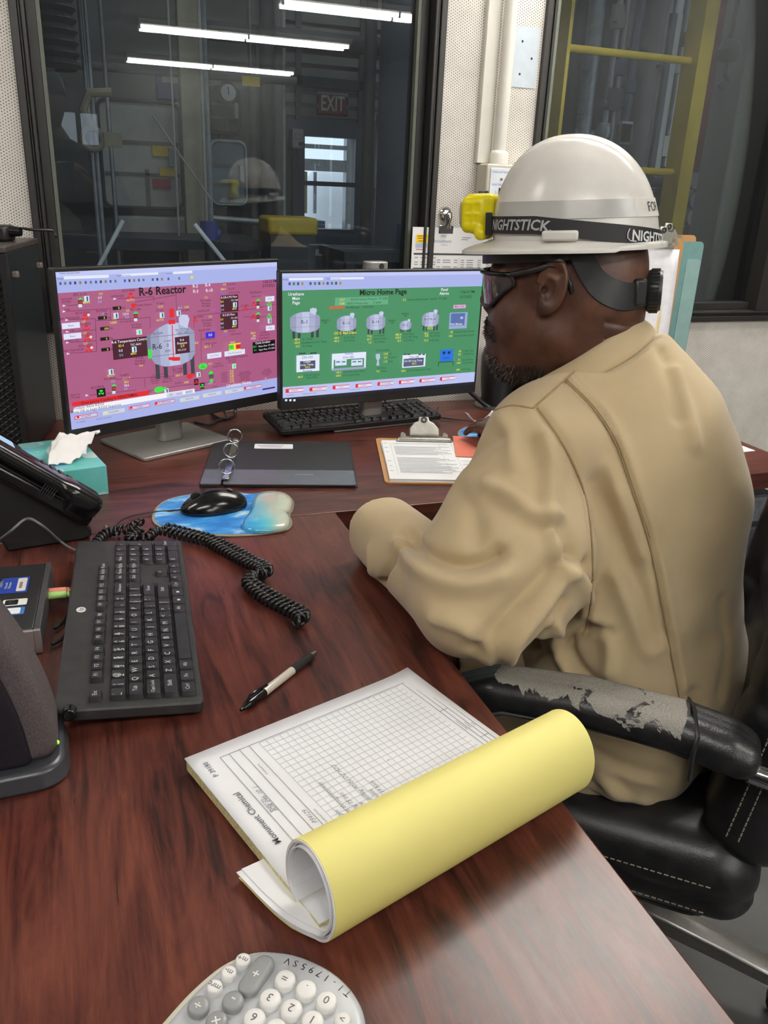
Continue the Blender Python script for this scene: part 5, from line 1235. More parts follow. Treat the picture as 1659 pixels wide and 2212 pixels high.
# ---------------------------------------------------------------- pen
A = atz(520, 1534, ZD+.006); B_ = atz(682, 1409, ZD+.006); dv = B_-A; LP = np.linalg.norm(dv)
pn = thing('pen', 'clear barrel ballpoint pen with black grip lying on the desk', 'pen', (A[0], A[1], ZD+.0058), math.atan2(dv[1], dv[0]))
M_clear = M('clear pen barrel', S(206, 200, 186), .08, vs=200, spec=.8)
b = MB(); b.lathe([(0, .042), (.0050, .042), (.0052, .044), (.0052, .098), (.005, .100), (0, .1)], 18, Matrix.Rotation(PI/2, 4, 'Y')); b.build('barrel', M_clear, pn)
b = MB(); b.lathe([(0, .098), (.0055, .099), (.0058, .11), (.0054, .125), (.0050, .138), (.0042, .139), (0, .139)], 18, Matrix.Rotation(PI/2, 4, 'Y')); b.build('grip', M_rubber, pn)
b = MB(); b.lathe([(0, .139), (.0041, .139), (.0022, .150), (.0008, LP-.001), (0, LP)], 16, Matrix.Rotation(PI/2, 4, 'Y')); b.build('tip', M_steel, pn)
b = MB(); b.lathe([(0, .004), (.0026, .004), (.0034, .0085), (.0048, .010), (.0055, .014), (.0056, .041), (.0050, .043), (0, .043)], 18, Matrix.Rotation(PI/2, 4, 'Y')); b.lathe([(0, 0), (.002, .0), (.0022, .0045), (0, .0045)], 12, Matrix.Rotation(PI/2, 4, 'Y')); b.build('cap', M_blkg, pn)
b = MB(); b.tube([(.012, .001, .005), (.018, .002, .0085), (.034, .002, .0078), (.05, .001, .006)], .0016, 8); b.build('clip', M_blkg, pn)

# ---------------------------------------------------------------- notepad
npd = thing('lab_notepad', 'open lab notepad with handwriting and its yellow sheets rolled over', 'notepad', (.060, .705, ZD), R_(18.12))
PL, PW, PH = .292, .246, .016
def padtop(x, y): return PH+.0012*math.sin(x*9)
M_yell = M('yellow carbon paper', S(236, 225, 136), .6, vs=6, var=.03)
M_pagew = M('page white', S(240, 240, 243), .55, vs=8, var=.015)
b = MB(); b.span((.0005, -PW+.0, .0042), (PL-.002, -.0015, PH-.0006)); b.build('page_block', M('page block edge', S(212, 203, 150), .7, vs=260, var=.28), npd)
b = MB(); nx = 24; vs = []
for i in range(nx+1):
    x = .0+(PL+.001)*i/nx; lift = .0035*max(0, (x-PL*.85)/(PL*.15))**2
    for j in range(13):
        y = -PW+.0+(PW+.002)*j/12; vs.append((x, y, PH+.0004+lift*(j/12)**3))
b.add(vs, [(i*13+j, (i+1)*13+j, (i+1)*13+j+1, i*13+j+1) for i in range(nx) for j in range(12)]); o = b.build('top_page', M_pagew, npd); m_ = o.modifiers.new('th', 'SOLIDIFY'); m_.thickness = .0007; m_.offset = -1
zt = PH+.0012
def pl_line(b, u0, v0, u1, v1, w=.0005):   # page coordinates: u across, v down from the header
    b.span((min(v0, v1)-w/2, -PW+min(u0, u1)-w/2, zt-.0003), (max(v0, v1)+w/2, -PW+max(u0, u1)+w/2, zt))
b = MB(); gu0, gu1, gv0, gv1 = .035, .226, .074, .262; gp = .0083
for i in range(int((gu1-gu0)/gp)+1): pl_line(b, gu1-i*gp, gv0, gu1-i*gp, gv1, .00035)
for i in range(int((gv1-gv0)/gp)+1): pl_line(b, gu0, gv0+i*gp, gu1, gv0+i*gp, .00035)
b.build('grid_lines', M('grid print', S(200, 203, 209), .6, var=0), npd)
b = MB()
for v in (.030, .040, .052, .063, .2685, .2745, .2805, .2865): pl_line(b, .03, v, .228, v)
pl_line(b, .228, .030, .228, .2865); pl_line(b, .100, .2745, .100, .2865); pl_line(b, .160, .2685, .160, .2805)
b.build('ruled_lines', M('rule print', S(140, 142, 150), .6, var=0), npd)
def ptx(b, u, v, s, size, bold=0, shear=0, align='LEFT'):
    b.text(s, size, Matrix.Translation((v, -PW+u, zt+.0001)) @ Matrix.Rotation(PI/2, 4, 'Z'), bold=bold, shear=shear, align=align)
b = MB(); ptx(b, .092, .018, 'Monument Chemical', .0095, .006); ptx(b, .204, .014, 'P 39180', .0078); 
for u, v, s in ((.130, .033, 'PROJECT NO.'), (.045, .044, 'SUBJECT'), (.178, .056, 'Continued to:'), (.088, .067, 'Continued from:'), (.118, .2715, 'Experimenter'), (.118, .2775, 'Witness'), (.118, .2835, 'Date')): ptx(b, u, v, s, .0034)
b.build('printed_text', M_ink, npd, smooth=None)
b = MB(); M_pen = M('handwriting ink', S(72, 74, 92), .6, var=0)
for u, v, s in ((.128, .037, '3DR 046. 10  ('), (.040, .048, '2  Catalyst'), (.094, .059, 'P34129'), (.05, .083, '2/6/23  6am-6pm'), (.046, .0915, 'ed FRI by bucket throughmanway'), (.05, .1005, 'off 1/4  Holding 15 min.'), (.046, .109, 'refe dryfrig: F.19'), (.05, .1175, 'shed thrn idig pulling 90 lbs DZ H2O'), (.046, .126, '5pad to 1/2 minutes'), (.05, .1345, '1/39 fate off F.19 back'), (.046, .143, 'onel')):
    ptx(b, u, v, s, .0068, -.008, .35)
b.build('handwriting', M_pen, npd, smooth=None)
b = MB(); b.span((.168, -.12, zt), (.169, -.119, zt+.0002)); b.build('ink_dot', M_black_ink, npd)
# rolled sheets: section in (s = -y, z)
def sec(k):     # k = inward offset
    cx_, cz_, rx, rz_ = .238, .047, .036-k, .0445-k
    pts = [(.168, .0016+k*.55), (.192, .0012+k*.55), (.215, .0014+k*.75)]
    for a in np.linspace(-100, 196, 46):
        pts.append((cx_+rx*math.cos(R_(a)), max(.0008, cz_+rz_*math.sin(R_(a)))))
    pts.append((cx_-rx*.80, .0245+k)); pts.append((cx_-rx*.55, .0185+k*.5))
    return smooth_poly(pts, 2, False)
def sheet(name, k0, k1, mat, xa, xb, skew=.0, end=0):
    A_ = sec(k0); B2 = sec(k1)
    if end: A_ = A_[:-end]; B2 = B2[:-end]
    n = len(A_); b = MB(); vs = []; st_ = 9
    for q in range(st_):
        f = q/(st_-1)
        for P_ in (A_, B2):
            for i, (s_, z) in enumerate(P_):
                x = xa+(xb-xa)*f; flap = max(0, 1-i/14)
                vs.append((x-(.020*flap if f < .5 else .0)*(1-2*min(f, .5)), -(s_-.012*flap*(1-f)), z+.006*flap*(1-f)*(1 if k0 > .0002 else .3)))
    fs = []
    for q in range(st_-1):
        o0 = q*2*n; o1 = (q+1)*2*n
        for i in range(n-1):
            fs.append((o0+i, o1+i, o1+i+1, o0+i+1)); fs.append((o0+n+i+1, o1+n+i+1, o1+n+i, o0+n+i))
    for o0, fl in ((0, 0), ((st_-1)*2*n, 1)):
        for i in range(n-1): f_ = (o0+i, o0+i+1, o0+n+i+1, o0+n+i); fs.append(f_ if not fl else f_[::-1])
    for i in (0, n-1):
        for q in range(st_-1): fs.append((q*2*n+i, q*2*n+n+i, (q+1)*2*n+n+i, (q+1)*2*n+i))
    b.add(vs, fs); return b.build(name, mat, npd, smooth=50)
sheet('rolled_yellow_sheet', 0, .0005, M_yell, -.004, PL+.008)
sheet('rolled_white_sheets', .00055, .0026, M_pagew, -.005, PL+.007)
sheet('rolled_white_sheets', .0030, .0044, M_pagew, -.003, PL+.006, end=2)
sheet('rolled_white_sheets', .0052, .0062, M_pagew, -.006, PL+.006, end=4)
sheet('rolled_white_sheets', .0072, .0078, M_pagew, -.001, PL+.006, end=8)

# ---------------------------------------------------------------- calculator
cal = thing('calculator', 'white and grey rounded desk calculator at the front edge of the picture', 'calculator', (.109, .408, ZD), R_(135))
M_calg = M('calculator silver grey', S(186, 189, 192), .3, vs=30, var=.02); M_calw = M('calculator white keys', S(236, 234, 230), .35, vs=60, var=.03); M_calk = M('calculator grey keys', S(146, 148, 148), .35, vs=60, var=.03); M_calc = M('calculator cream shell', S(226, 224, 204), .35)
ol = [(-51, 12), (-43, -7), (-28, -20), (-8, -28), (14, -30), (36, -27), (56, -17), (70, 2), (77, 26), (80, 50), (81, 80), (79, 112), (66, 128), (30, 134), (-10, 134), (-40, 128), (-52, 110), (-55, 70), (-54, 36)]
oc = [(x*.001, y*.001) for x, y in smooth_poly(ol, 6)]
if sum(a[0]*d[1]-d[0]*a[1] for a, d in zip(oc, oc[1:]+oc[:1])) < 0: oc = oc[::-1]
def inset(k): 
    cx_, cy_ = .0105, .054; return [(cx_+(x-cx_)*k, cy_+(y-cy_)*k) for x, y in oc]
b = MB(); n = len(oc); vs = []; lv = [(.95, .0), (.985, .004), (1.0, .012), (.992, .018), (.965, .0205)]
for k, z in lv: vs += [(x, y, z) for x, y in inset(k)]
fs = [(i*n+j, i*n+(j+1) % n, (i+1)*n+(j+1) % n, (i+1)*n+j) for i in range(len(lv)-1) for j in range(n)]+[tuple(range(n-1, -1, -1)), tuple((len(lv)-1)*n+j for j in range(n))]
b.add(vs, fs); b.build('shell', M_calc, cal, smooth=60)
b = MB(); vs = []; lv = [(.965, .0200), (.955, .0235), (.93, .0255), (.88, .0262)]
for k, z in lv: vs += [(x+.001*(1-k)*0-.004, y, z) for x, y in inset(k)]
fs = [(i*n+j, i*n+(j+1) % n, (i+1)*n+(j+1) % n, (i+1)*n+j) for i in range(len(lv)-1) for j in range(n)]+[tuple((len(lv)-1)*n+j for j in range(n))]
b.add(vs, fs); b.build('faceplate', M_calg, cal, smooth=60)
def ckey(r, u, lab, mat, ink, rad=7.6, w=0, ts=.0085):
    b = MB(); b.m(0)
    base = [(x, y) for x, y in rrect(2*rad+w*0, 2*rad+w, rad*.96, 7)]
    lv = [(1.0, .0262), (1.0, .0292), (.95, .0308), (.82, .0316), (.5, .0319)]; n = len(base); vs = []
    for k, z in lv: vs += [((r+x*k)*.001, (u+y*(1-(1-k)*2*rad/(2*rad+w)))*.001, z) for x, y in base]
    fs = [(i*n+j, i*n+(j+1) % n, (i+1)*n+(j+1) % n, (i+1)*n+j) for i in range(len(lv)-1) for j in range(n)]+[tuple((len(lv)-1)*n+j for j in range(n))]
    b.add(vs, fs); b.m(1)
    if lab: b.text(lab, ts, tmat(r*.001, u*.001+.0002, .0321), bold=.004)
    b.build('key', [mat, ink], cal, smooth=50)
M_cink = M('calculator key print', S(96, 88, 98), .5, var=0)
P_ = 17.5
for i, row in enumerate((('0', '.', '='), ('1', '2', '3'), ('4', '5', '6'), ('7', '8', '9'))):
    for j, l in enumerate(row): ckey((j-1)*P_+1.5*i, i*P_+(1.0 if j == 0 else 0), l, M_calw, M_cink)
ckey(38, 6, '+', M_calk, M_calw, 7.6, 19, .011); ckey(41, 31, '-', M_calk, M_calw, ts=.012); ckey(42, 48.5, '×', M_calk, M_calw, ts=.012); ckey(60, 45, '÷', M_calk, M_calw, ts=.011)
for r, u, l in ((53.5, .5, 'm+'), (56.5, 14, 'm-'), (59, 28, 'mrc')): ckey(r, u, l, M_calw, M_cink, 5.6, 0, .0062)
ckey(-34, 8.5, '>', M_calw, M_cink, 6, 0, .007); ckey(-34, 28, 'c', M_calw, M_cink, 6, 0, .007)
b = MB()
for i, ch in enumerate('TI-1795SV'):
    a = R_(-90-16+i*3.2)
    b.text(ch, .0078, tmat(.006+.118*math.cos(a)*1.0, .099+.118*math.sin(a)+.0005, .0262, a+PI/2))
b.build('model_lettering', M_cink, cal, smooth=None)
b = MB(); b.span((-.035, .085, .0262), (.06, .118, .0275)); b.build('display_window', M_blkg, cal, bevel=.002)

# ---------------------------------------------------------------- binder
bd = thing('ring_binder', 'open black ring binder lying in front of the left monitor', 'binder', (.189, 1.545, ZD), R_(-14.3))
M_bind = M('binder black vinyl', S(40, 40, 41), .45, vs=200, var=.1, bump=.2, bs=500); M_pocket = M('binder clear pocket', S(98, 101, 108), .25, vs=20)
b = MB(); b.prism(rrect(.262, .294, .006, 4, .046+.131, .147), .004, .0068); b.build('front_cover', M_bind, bd, bevel=.001)
b = MB(); b.prism(rrect(.262, .294, .006, 4, .046+.135, .150), 0, .003); b.build('back_cover', M_bind, bd, bevel=.001)
b = MB(); b.prism(rrect(.042, .294, .004, 3, .021, .147), .0, .0068); b.build('spine', M_bind, bd, bevel=.001)
b = MB(); b.prism(rrect(.262, .088, .005, 4, .046+.131, .045), .0068, .0073); b.prism(rrect(.040, .088, .003, 3, .0215, .045), .0068, .0073); b.build('clear_pocket', M_pocket, bd)
b = MB(); b.box((.175, .062, .0075), (.10, .0004, .0002)); b.text('JUSTBASICS', .007, tmat(.205, .058, .0076)); b.build('pocket_lettering', M('pocket print', S(170, 172, 178), .5, var=0), bd, smooth=None)
b = MB(); b.prism(rrect(.086, .034, .003, 3, .137, .252), .0068, .0075); b.build('label', M_paper, bd)
b = MB()
for y, w in ((.258, .058), (.247, .05)): b.box((.130, y, .0077), (w, .0042, .0002))
b.build('label_print', M('label grey print', S(170, 172, 180), .6, var=0), bd)
b = MB(); b.prism(rrect(.016, .262, .006, 4, .050, .152), .0073, .0115); b.build('ring_bar', M_chrome, bd, bevel=.002)
for y in (.048, .155, .262):
    b = MB(); R0 = .0155; b.tube([(.050+R0*math.cos(a), y, .0125+R0*.95+R0*math.sin(a)) for a in np.linspace(0, 2*PI, 40, endpoint=False)], .0017, 8, closed=True); b.build('ring', M_chrome, bd, smooth=180)
for y in (.024, .28):
    b = MB(); b.box((.050, y, .012), (.014, .016, .006)); b.build('ring_lever', M_chrome, bd, bevel=.002)

# ---------------------------------------------------------------- clipboards
M_board = M('brown hardboard', S(186, 140, 92), .5, vs=300, var=.12); M_tin = M('dull clip steel', S(196, 194, 184), .32, .7, vs=60, var=.12)
def clip(parent, x, y, z, w=.135, up=0):
    LV = Matrix.Translation((x, y+.012, z+.010)) @ Matrix.Rotation(R_(up), 4, 'X') @ Matrix.Translation((-x, -y-.012, -z-.010))
    b = MB(); b.prism([(x-w/2, y), (x-w/2, y+.010), (x-w*.36, y+.022), (x+w*.36, y+.022), (x+w/2, y+.010), (x+w/2, y)], z, z+.008, top=.9); b.build('clip_jaw', M_tin, parent, bevel=.002)
    b = MB(); b.prism([(x-.036, y+.012), (x-.036, y+.030), (x-.024, y+.046), (x-.014, y+.050), (x-.012, y+.062), (x+.012, y+.062), (x+.014, y+.050), (x+.024, y+.046), (x+.036, y+.030), (x+.036, y+.012)], z+.010, z+.016, top=.93, T=LV); b.build('clip_lever', M_tin, parent, bevel=.002)
    b = MB(); b.lathe([(.0035, .0), (.0075, 0), (.0075, .0015), (.0035, .0015)], 16, LV @ tmat(x, y+.052, z+.0162)); b.build('clip_eyelet', M_black_ink, parent)
    for sx in (-1, 1): b = MB(); b.prism([(x+sx*.05-.006, y+.012), (x+sx*.05+.006, y+.012), (x+sx*.05+.003, y+.03), (x+sx*.05-.003, y+.03)], z, z+.014); b.build('clip_post', M_tin, parent)
cb = thing('clipboard', 'brown clipboard with printed sheets on the desk beside the worker', 'clipboard', (.553, 1.480, ZD), R_(-15.5))
b = MB(); b.prism(rrect(.229, .315, .012, 5, .1145, .1575), 0, .0032); b.build('board', M_board, cb)
for k, (dx, dy, dr) in enumerate(((.004, .004, .0), (.006, .006, .012), (.004, .008, -.006))):
    b = MB(); b.prism(rrect(.212, .272, .001, 2, .106, .136), 0, .0012, tmat(.006+dx, dy, .0034+k*.0020, dr)); b.build('sheet', M_paper, cb)
b = MB(); b.prism(rrect(.1, .16, .002, 2, .05, .08), 0, .001, tmat(.17, .16, .0098, -.1)); b.build('folder_tab', M('salmon folder', S(216, 118, 98), .6), cb)
b = MB(); rr_ = random.Random(2)
for i in range(26):
    y = .245-i*.0082
    if rr_.random() < .12: continue
    w = .085+.035*rr_.random(); b.box((.036+w/2, y+.008, .0099), (w, .0018, .0002))
    if i % 3 == 0: b.box((.155, y+.008, .0099), (.018, .0016, .0002)); b.box((.19, y+.008, .0099), (.026, .0016, .0002))
    if i % 4 == 0: b.box((.018, y+.008, .0099), (.008, .0018, .0002))
for x in (.03, .142, .172): b.box((x, .145, .00985), (.0004, .22, .0001))
b.build('printed_text', M('pale text print', S(172, 172, 180), .6, var=0), cb)
clip(cb, .112, .268, .0098, up=48)

def upright(name, lab, cat, x, y, ztop, rx=0, ry=0, group=None):
    """a thing hanging flat against the wall: local x right, local y up"""
    return thing(name, lab, cat, (x, y, ztop), rot=(PI/2+rx, ry, 0), group=group)
# notices on the wall with bulldog clip and hook
pg = upright('notice_sheet', 'printed phone list under a bulldog clip on the wall beside window', 'notice', .831, WY-.006, 1.207)
b = MB(); b.span((0, -.35, 0), (.218, 0, .0012)); b.build('sheet', M_paper, pg)
b = MB(); b.span((.010, -.040, .0012), (.044, -.018, .0016)); b.build('yellow_box', M('notice yellow', S(240, 222, 40), .6), pg)
b = MB(); b.span((.010, -.051, .0012), (.044, -.0405, .0016)); b.build('blue_box', M('notice blue', S(170, 188, 222), .6), pg)
b = MB()
for y, w in ((-.022, .026), (-.0275, .024), (-.034, .02)): b.box((.027, y, .0018), (w, .0025, .0002))
b.box((.022, -.0555, .0014), (.02, .002, .0002)); b.build('red_print', M('notice red', S(206, 84, 50), .6, var=0), pg)
b = MB(); b.text('Monument', .013, tmat(.083, -.034, .0013)); b.text('CHEMICAL', .004, tmat(.092, -.0435, .0013)); b.tube([(.080, -.022, .0013), (.088, -.019, .0013), (.096, -.021, .0013)], .0006, 5)
b.build('logo', M('notice grey blue', S(110, 124, 152), .6, var=0), pg, smooth=None)
b = MB(); rr_ = random.Random(9)
b.span((.006, -.069, .0012), (.212, -.0645, .0015)); b.span((.006, -.106, .0012), (.066, -.102, .0015)); b.span((.140, -.118, .0012), (.212, -.113, .0015)); b.span((.140, -.22, .0012), (.212, -.214, .0015)); b.span((.006, -.2, .0012), (.066, -.195, .0015)); b.span((.070, -.26, .0012), (.136, -.255, .0015))
b.build('heading_bars', M('notice dark bars', S(52, 52, 54), .6, var=0), pg)
b = MB()
for c in (.008, .072, .142):
    for i in range(44):
        y = -.076-i*.0058
        if rr_.random() < .15: continue
        b.box((c+.006, y, .0013), (.010, .0024, .0002)); w = .014+.012*rr_.random(); b.box((c+.018+w/2, y, .0013), (w, .0024, .0002)); b.box((c+.056, y, .0013), (.010, .0024, .0002))
for x in (.068, .138): b.box((x, -.21, .0013), (.0006, .27, .0002))
b.box((.155, -.024, .0013), (.026, .0022, .0002)); b.box((.150, -.029, .0013), (.02, .0022, .0002))
b.build('printed_text', M('notice grey print', S(150, 150, 154), .6, var=0), pg)
bc = upright('bulldog_clip', 'steel bulldog clip gripping the phone list on the wall', 'clip', .925, WY-.008, 1.207)
b = MB(); b.prism([(-.0, -.016), (.012, -.014), (.008, .006), (-.002, .006)], -.021, .021, Matrix.Rotation(PI/2, 4, 'Y')); b.build('jaw', M_chrome, bc, bevel=.002)
b = MB(); b.tube([(0, .0, .006), (0, .014, .010), (0, .026, .014), (0, .034, .010)], [.010, .007, .009, .010], 12); b.build('lever', M_chrome, bc)
wh = upright('wall_hook', 'round chrome hook above the bulldog clip on the wall', 'hook', .922, WY-.001, 1.240)
b = MB(); b.lathe([(0, .0), (.019, 0), (.017, .005), (.010, .008), (0, .009)], 22); b.build('rose', M_chrome, wh)
b = MB(); b.tube([(0, 0, .009), (0, -.004, .018), (0, -.014, .022), (0, -.02, .018), (0, -.018, .012)], .0035, 8); b.build('hook_arm', M_chrome, wh)

# ---------------------------------------------------------------- switch box and conduits
sb = upright('switch_box', 'beige switch box with a white light switch plate on the wall', 'switch box', 0, WY, 0)
M_box = M('switch box beige', S(196, 190, 174), .45)
fx0 = 1.012; BT, BB = 1.366, 1.236
b = MB(); b.span((fx0-.008, BB, .0), (fx0+.165, BT, .062)); b.build('box', M_box, sb, bevel=.004)
def fr(x, z): return (fx0+x, z, .0625)
b = MB(); b.prism(rrect(.058, .105, .002, 2, fx0+.031, BT-.062), .0622, .0642); b.build('switch_plate', M('switch plate white', S(226, 230, 236), .4), sb, bevel=.001)
b = MB(); b.prism(rrect(.010, .026, .001, 2, fx0+.033, BT-.069), .0642, .0646); b.build('switch_slot', M_black_ink, sb)
b = MB(); b.box((fx0+.035, BT-.063, .068), (.008, .012, .010)); b.build('toggle', M_blk, sb, bevel=.001)
b = MB(); b.lathe([(0, .003), (.003, .002), (.0035, 0)], 12, Matrix.Translation((fx0+.033, BT-.035, .0642))); b.build('plate_screw', M_steel, sb)
b = MB(); b.text('WHEN NOT IN USE', .0062, tmat(fx0+.031, BT-.019, .0645), sx=.95, bold=.01); b.text('SAVE THE JUICE', .0068, tmat(fx0+.030, BT-.049, .0645), sx=.95, bold=.01)
b.text('C\nH\nA\nN\nG\nE', .0052, tmat(fx0+.019, BT-.078, .0645), bold=.01); b.text('C\nH\nA\nR\nG', .0052, tmat(fx0+.047, BT-.078, .0645), bold=.01); b.build('plate_lettering', M('plate blue print', S(92, 140, 196), .5, var=0), sb, smooth=None)
b = MB(); b.text('P3-20', .009, tmat(fx0+.011, BT-.085, .0646, PI/2)); b.build('marker_writing', M_ink, sb, smooth=None)
b = MB(); b.span((fx0+.066, BT-.024, .0622), (fx0+.096, BT-.008, .0632)); b.build('circuit_label', M_black_ink, sb)
b = MB(); b.text('P3-20', .0095, tmat(fx0+.081, BT-.016, .0634), bold=.01); b.build('circuit_lettering', M_leg, sb, smooth=None)
b = MB(); b.cyl((fx0+.085, BT-.05, .062), (fx0+.085, BT-.05, .082), .019, n=20); b.build('receptacle', M_blk, sb, bevel=.003)
b = MB(); b.span((fx0+.070, BT-.044, .0625), (fx0+.10, BT-.024, .075)); b.build('receptacle_cover', M('cover grey', S(90, 92, 96), .4), sb, bevel=.002)
t = thing('wall_raceway', 'flat white raceway strip running up the wall beside the round conduit', 'raceway', (1.014, WY, 1.367))
b = MB(); b.span((-.019, -.016, 0), (.019, 0, ZC-1.367)); b.build('strip', M_white, t, bevel=.002)
t = thing('conduit', 'round white conduit running up the wall above the switch box', 'conduit', (1.048, WY-.034, 1.3665))
b = MB(); b.cyl((0, 0, .022), (0, 0, ZC-1.3665), .0165, n=20); b.build('tube', M_white, t)
b = MB(); b.lathe([(0, 0), (.024, 0), (.024, .024), (.021, .03), (.0168, .032), (0, .032)], 22); b.build('coupling', M_white, t)
t = upright('blanking_plate', 'pale blue painted patch panel with four screw holes on the wall', 'panel', 1.103, WY-.0, 1.685)
b = MB(); b.span((-.047, -.135, 0), (.047, 0, .0015)); b.build('plate', M('pale blue patch', S(192, 202, 210), .5, vs=30, var=.05), t)
for x, y in ((.0, -.032), (-.03, -.068), (.03, -.068), (.0, -.105)):
    b = MB(); b.lathe([(0, .0018), (.003, .0018), (.003, .0015)], 10, tmat(x, y, 0)); b.build('screw_hole', M_black_ink, t)

# ---------------------------------------------------------------- clipboards hanging at the right window
def hang(name, lab, cat, x, y, zt_, w, h, mat, th=.003, tilt=0):
    t = upright(name, lab, cat, x, y, zt_, 0, 0)
    b = MB(); b.prism(rrect(w, h, .014, 5, 0, -h/2), 0, th); b.build('board', mat, t)
    return t
for x, lab in ((1.603, 'steel suction hook on the right window holding the back clipboard'), (1.535, 'steel suction hook on the right window holding the front clipboard')):
    hk = upright('window_hook', lab, 'hook', x, WY+.0515, 1.216)
    b = MB(); b.lathe([(0, .004), (.012, .003), (.016, 0), (0, 0)], 18); b.build('suction_cup', M_steel, hk)
    b = MB(); b.tube([(0, 0, .004), (0, 0, .11), (0, .012, .115)], .0025, 8); b.build('hook_arm', M_steel, hk)
t = hang('clipboard', 'back brown clipboard hanging in the right window', 'clipboard', 1.603, WY-.022, 1.205, .228, .33, M_board); clip(t, 0, -.03, .003, .11)
t = hang('clipboard', 'front brown clipboard with curling white papers hanging in the right window', 'clipboard', 1.535, WY-.055, 1.197, .228, .345, M_board); clip(t, 0.02, -.03, .012, .11)
for k, (w, h, x, c) in enumerate(((.21, .33, .0, (232, 228, 226)), (.17, .32, -.02, (236, 222, 170)), (.20, .36, -.004, (238, 236, 240)))):
    b = MB(); nx = 10; vs = []
    for i in range(nx+1):
        u = i/nx
        for j in range(9):
            v = j/8; vs.append((x-w/2+w*u, -.03-h*v, .004+k*.003+.022*(u**3)*(v)*(1-v*.45)+.003*math.sin(u*5+k)))
    b.add(vs, [(i*9+j, i*9+j+1, (i+1)*9+j+1, (i+1)*9+j) for i in range(nx) for j in range(8)]); o = b.build('sheet', M('hanging paper %d' % k, S(*c), .6), t); s_ = o.modifiers.new('t', 'SOLIDIFY'); s_.thickness = .0008
t = hang('folder', 'teal plastic folder hanging behind the clipboards in the right window', 'folder', 1.622, WY-.034, 1.188, .232, .37, M('teal folder', S(112, 150, 148), .35), .004)
b = MB(); b.prism(rrect(.05, .30, .008, 4, .088, -.20), .004, .006); b.build('flap', M('teal folder light', S(140, 172, 168), .3), t)
# loose papers at the right end of the desk
for lab, x, y, r in (('printed sheet lying at the right rear of the desk, under another', 1.40, 1.63, .06), ('printed sheet on top at the right rear of the desk', 1.405, 1.66, -.08)):
    t = thing('paper_sheet', lab, 'paper', (x, y, ZD+(.0002 if r > 0 else .0016)), r)
    b = MB(); b.box((0, 0, .0006), (.216, .279, .0012)); b.build('sheet', M_paper, t)
    b = MB()
    for i in range(9): b.box((.0, -.1+i*.022, .0013), (.17, .004, .0002))
    b.build('printed_text', M_ink, t)
# ================================================================ CHAIR
CF = np.array([math.cos(R_(139)), math.sin(R_(139)), 0]); CR = np.array([CF[1], -CF[0], 0]); CU = np.array([0, 0, 1.0])
SCc = np.array([.80, .93, 0.0]); CA = np.stack([CF, CR, CU])
def CP(f, r, z): return SCc+CF*f+CR*r+CU*z
def leather(name, peel=0, axis=None):
    t = NT(name); v = t.coord('Object'); vo = t.new('ShaderNodeTexVoronoi'); vo.inputs['Scale'].default_value = 420; t.link(v, vo.inputs['Vector'])
    n = t.noise(v, 26, 5, .6); n2 = t.noise(v, 7, 3)
    base = t.ramp(n, [(.35, S(20, 20, 22)), (.7, S(38, 37, 38))]); rough = .34
    if peel:
        big = t.noise(v, 13, 6, .62, 1.2); sp = t.new('ShaderNodeSeparateXYZ'); t.link(v, sp.inputs[0])
        # worn patch: top of the pad, not the wrapped rear end
        f = t.math('ADD', big, t.math('MULTIPLY', sp.outputs[2], 7.0))
        f = t.math('SUBTRACT', f, t.math('MULTIPLY', t.math('MAXIMUM', 0.0, t.math('SUBTRACT', -.062, sp.outputs[0])), 60.0))
        f = t.math('SUBTRACT', f, t.math('MULTIPLY', t.math('MAXIMUM', 0.0, t.math('SUBTRACT', sp.outputs[0], .17)), 20.0))
        mask = t.ramp(f, [(peel, (0, 0, 0, 1)), (peel+.012, (1, 1, 1, 1))])
        weave = t.noise(v, 900, 2); fab = t.ramp(weave, [(.3, S(108, 105, 99)), (.7, S(166, 161, 153))])
        base = t.mix(mask, base, fab); t.set(rough=t.math('ADD', t.math('MULTIPLY', mask, .5), rough))
        t.bump(t.math('ADD', t.math('MULTIPLY', vo.outputs['Distance'], .5), t.math('MULTIPLY', t.math('SUBTRACT', 1.0, mask), 3.0)), .5, .0006)
    else:
        t.set(rough=t.math('ADD', t.math('MULTIPLY', n, .2), .26)); t.bump(t.math('ADD', t.math('MULTIPLY', vo.outputs['Distance'], .4), n), .3, .0008)
    t.set(col=base); return t.m
M_leather = leather('black leather'); M_arm = leather('peeling armrest leather', .565); M_armr = leather('armrest leather', .95)
M_thread = M('pale stitching', S(150, 142, 126), .7, var=0)
ch = thing('office_chair', 'black leather office chair with peeling armrests under the worker', 'chair', tuple(SCc), R_(139))
def lc(P): return (P-SCc)@CA.T          # world -> chair local (f, r, z); local mesh y = -r
def to_l(f, r, z): return (f, -r, z)
def csd(fn): return lambda P: fn(np.stack([P[:, 0], -P[:, 1], P[:, 2]], 1))
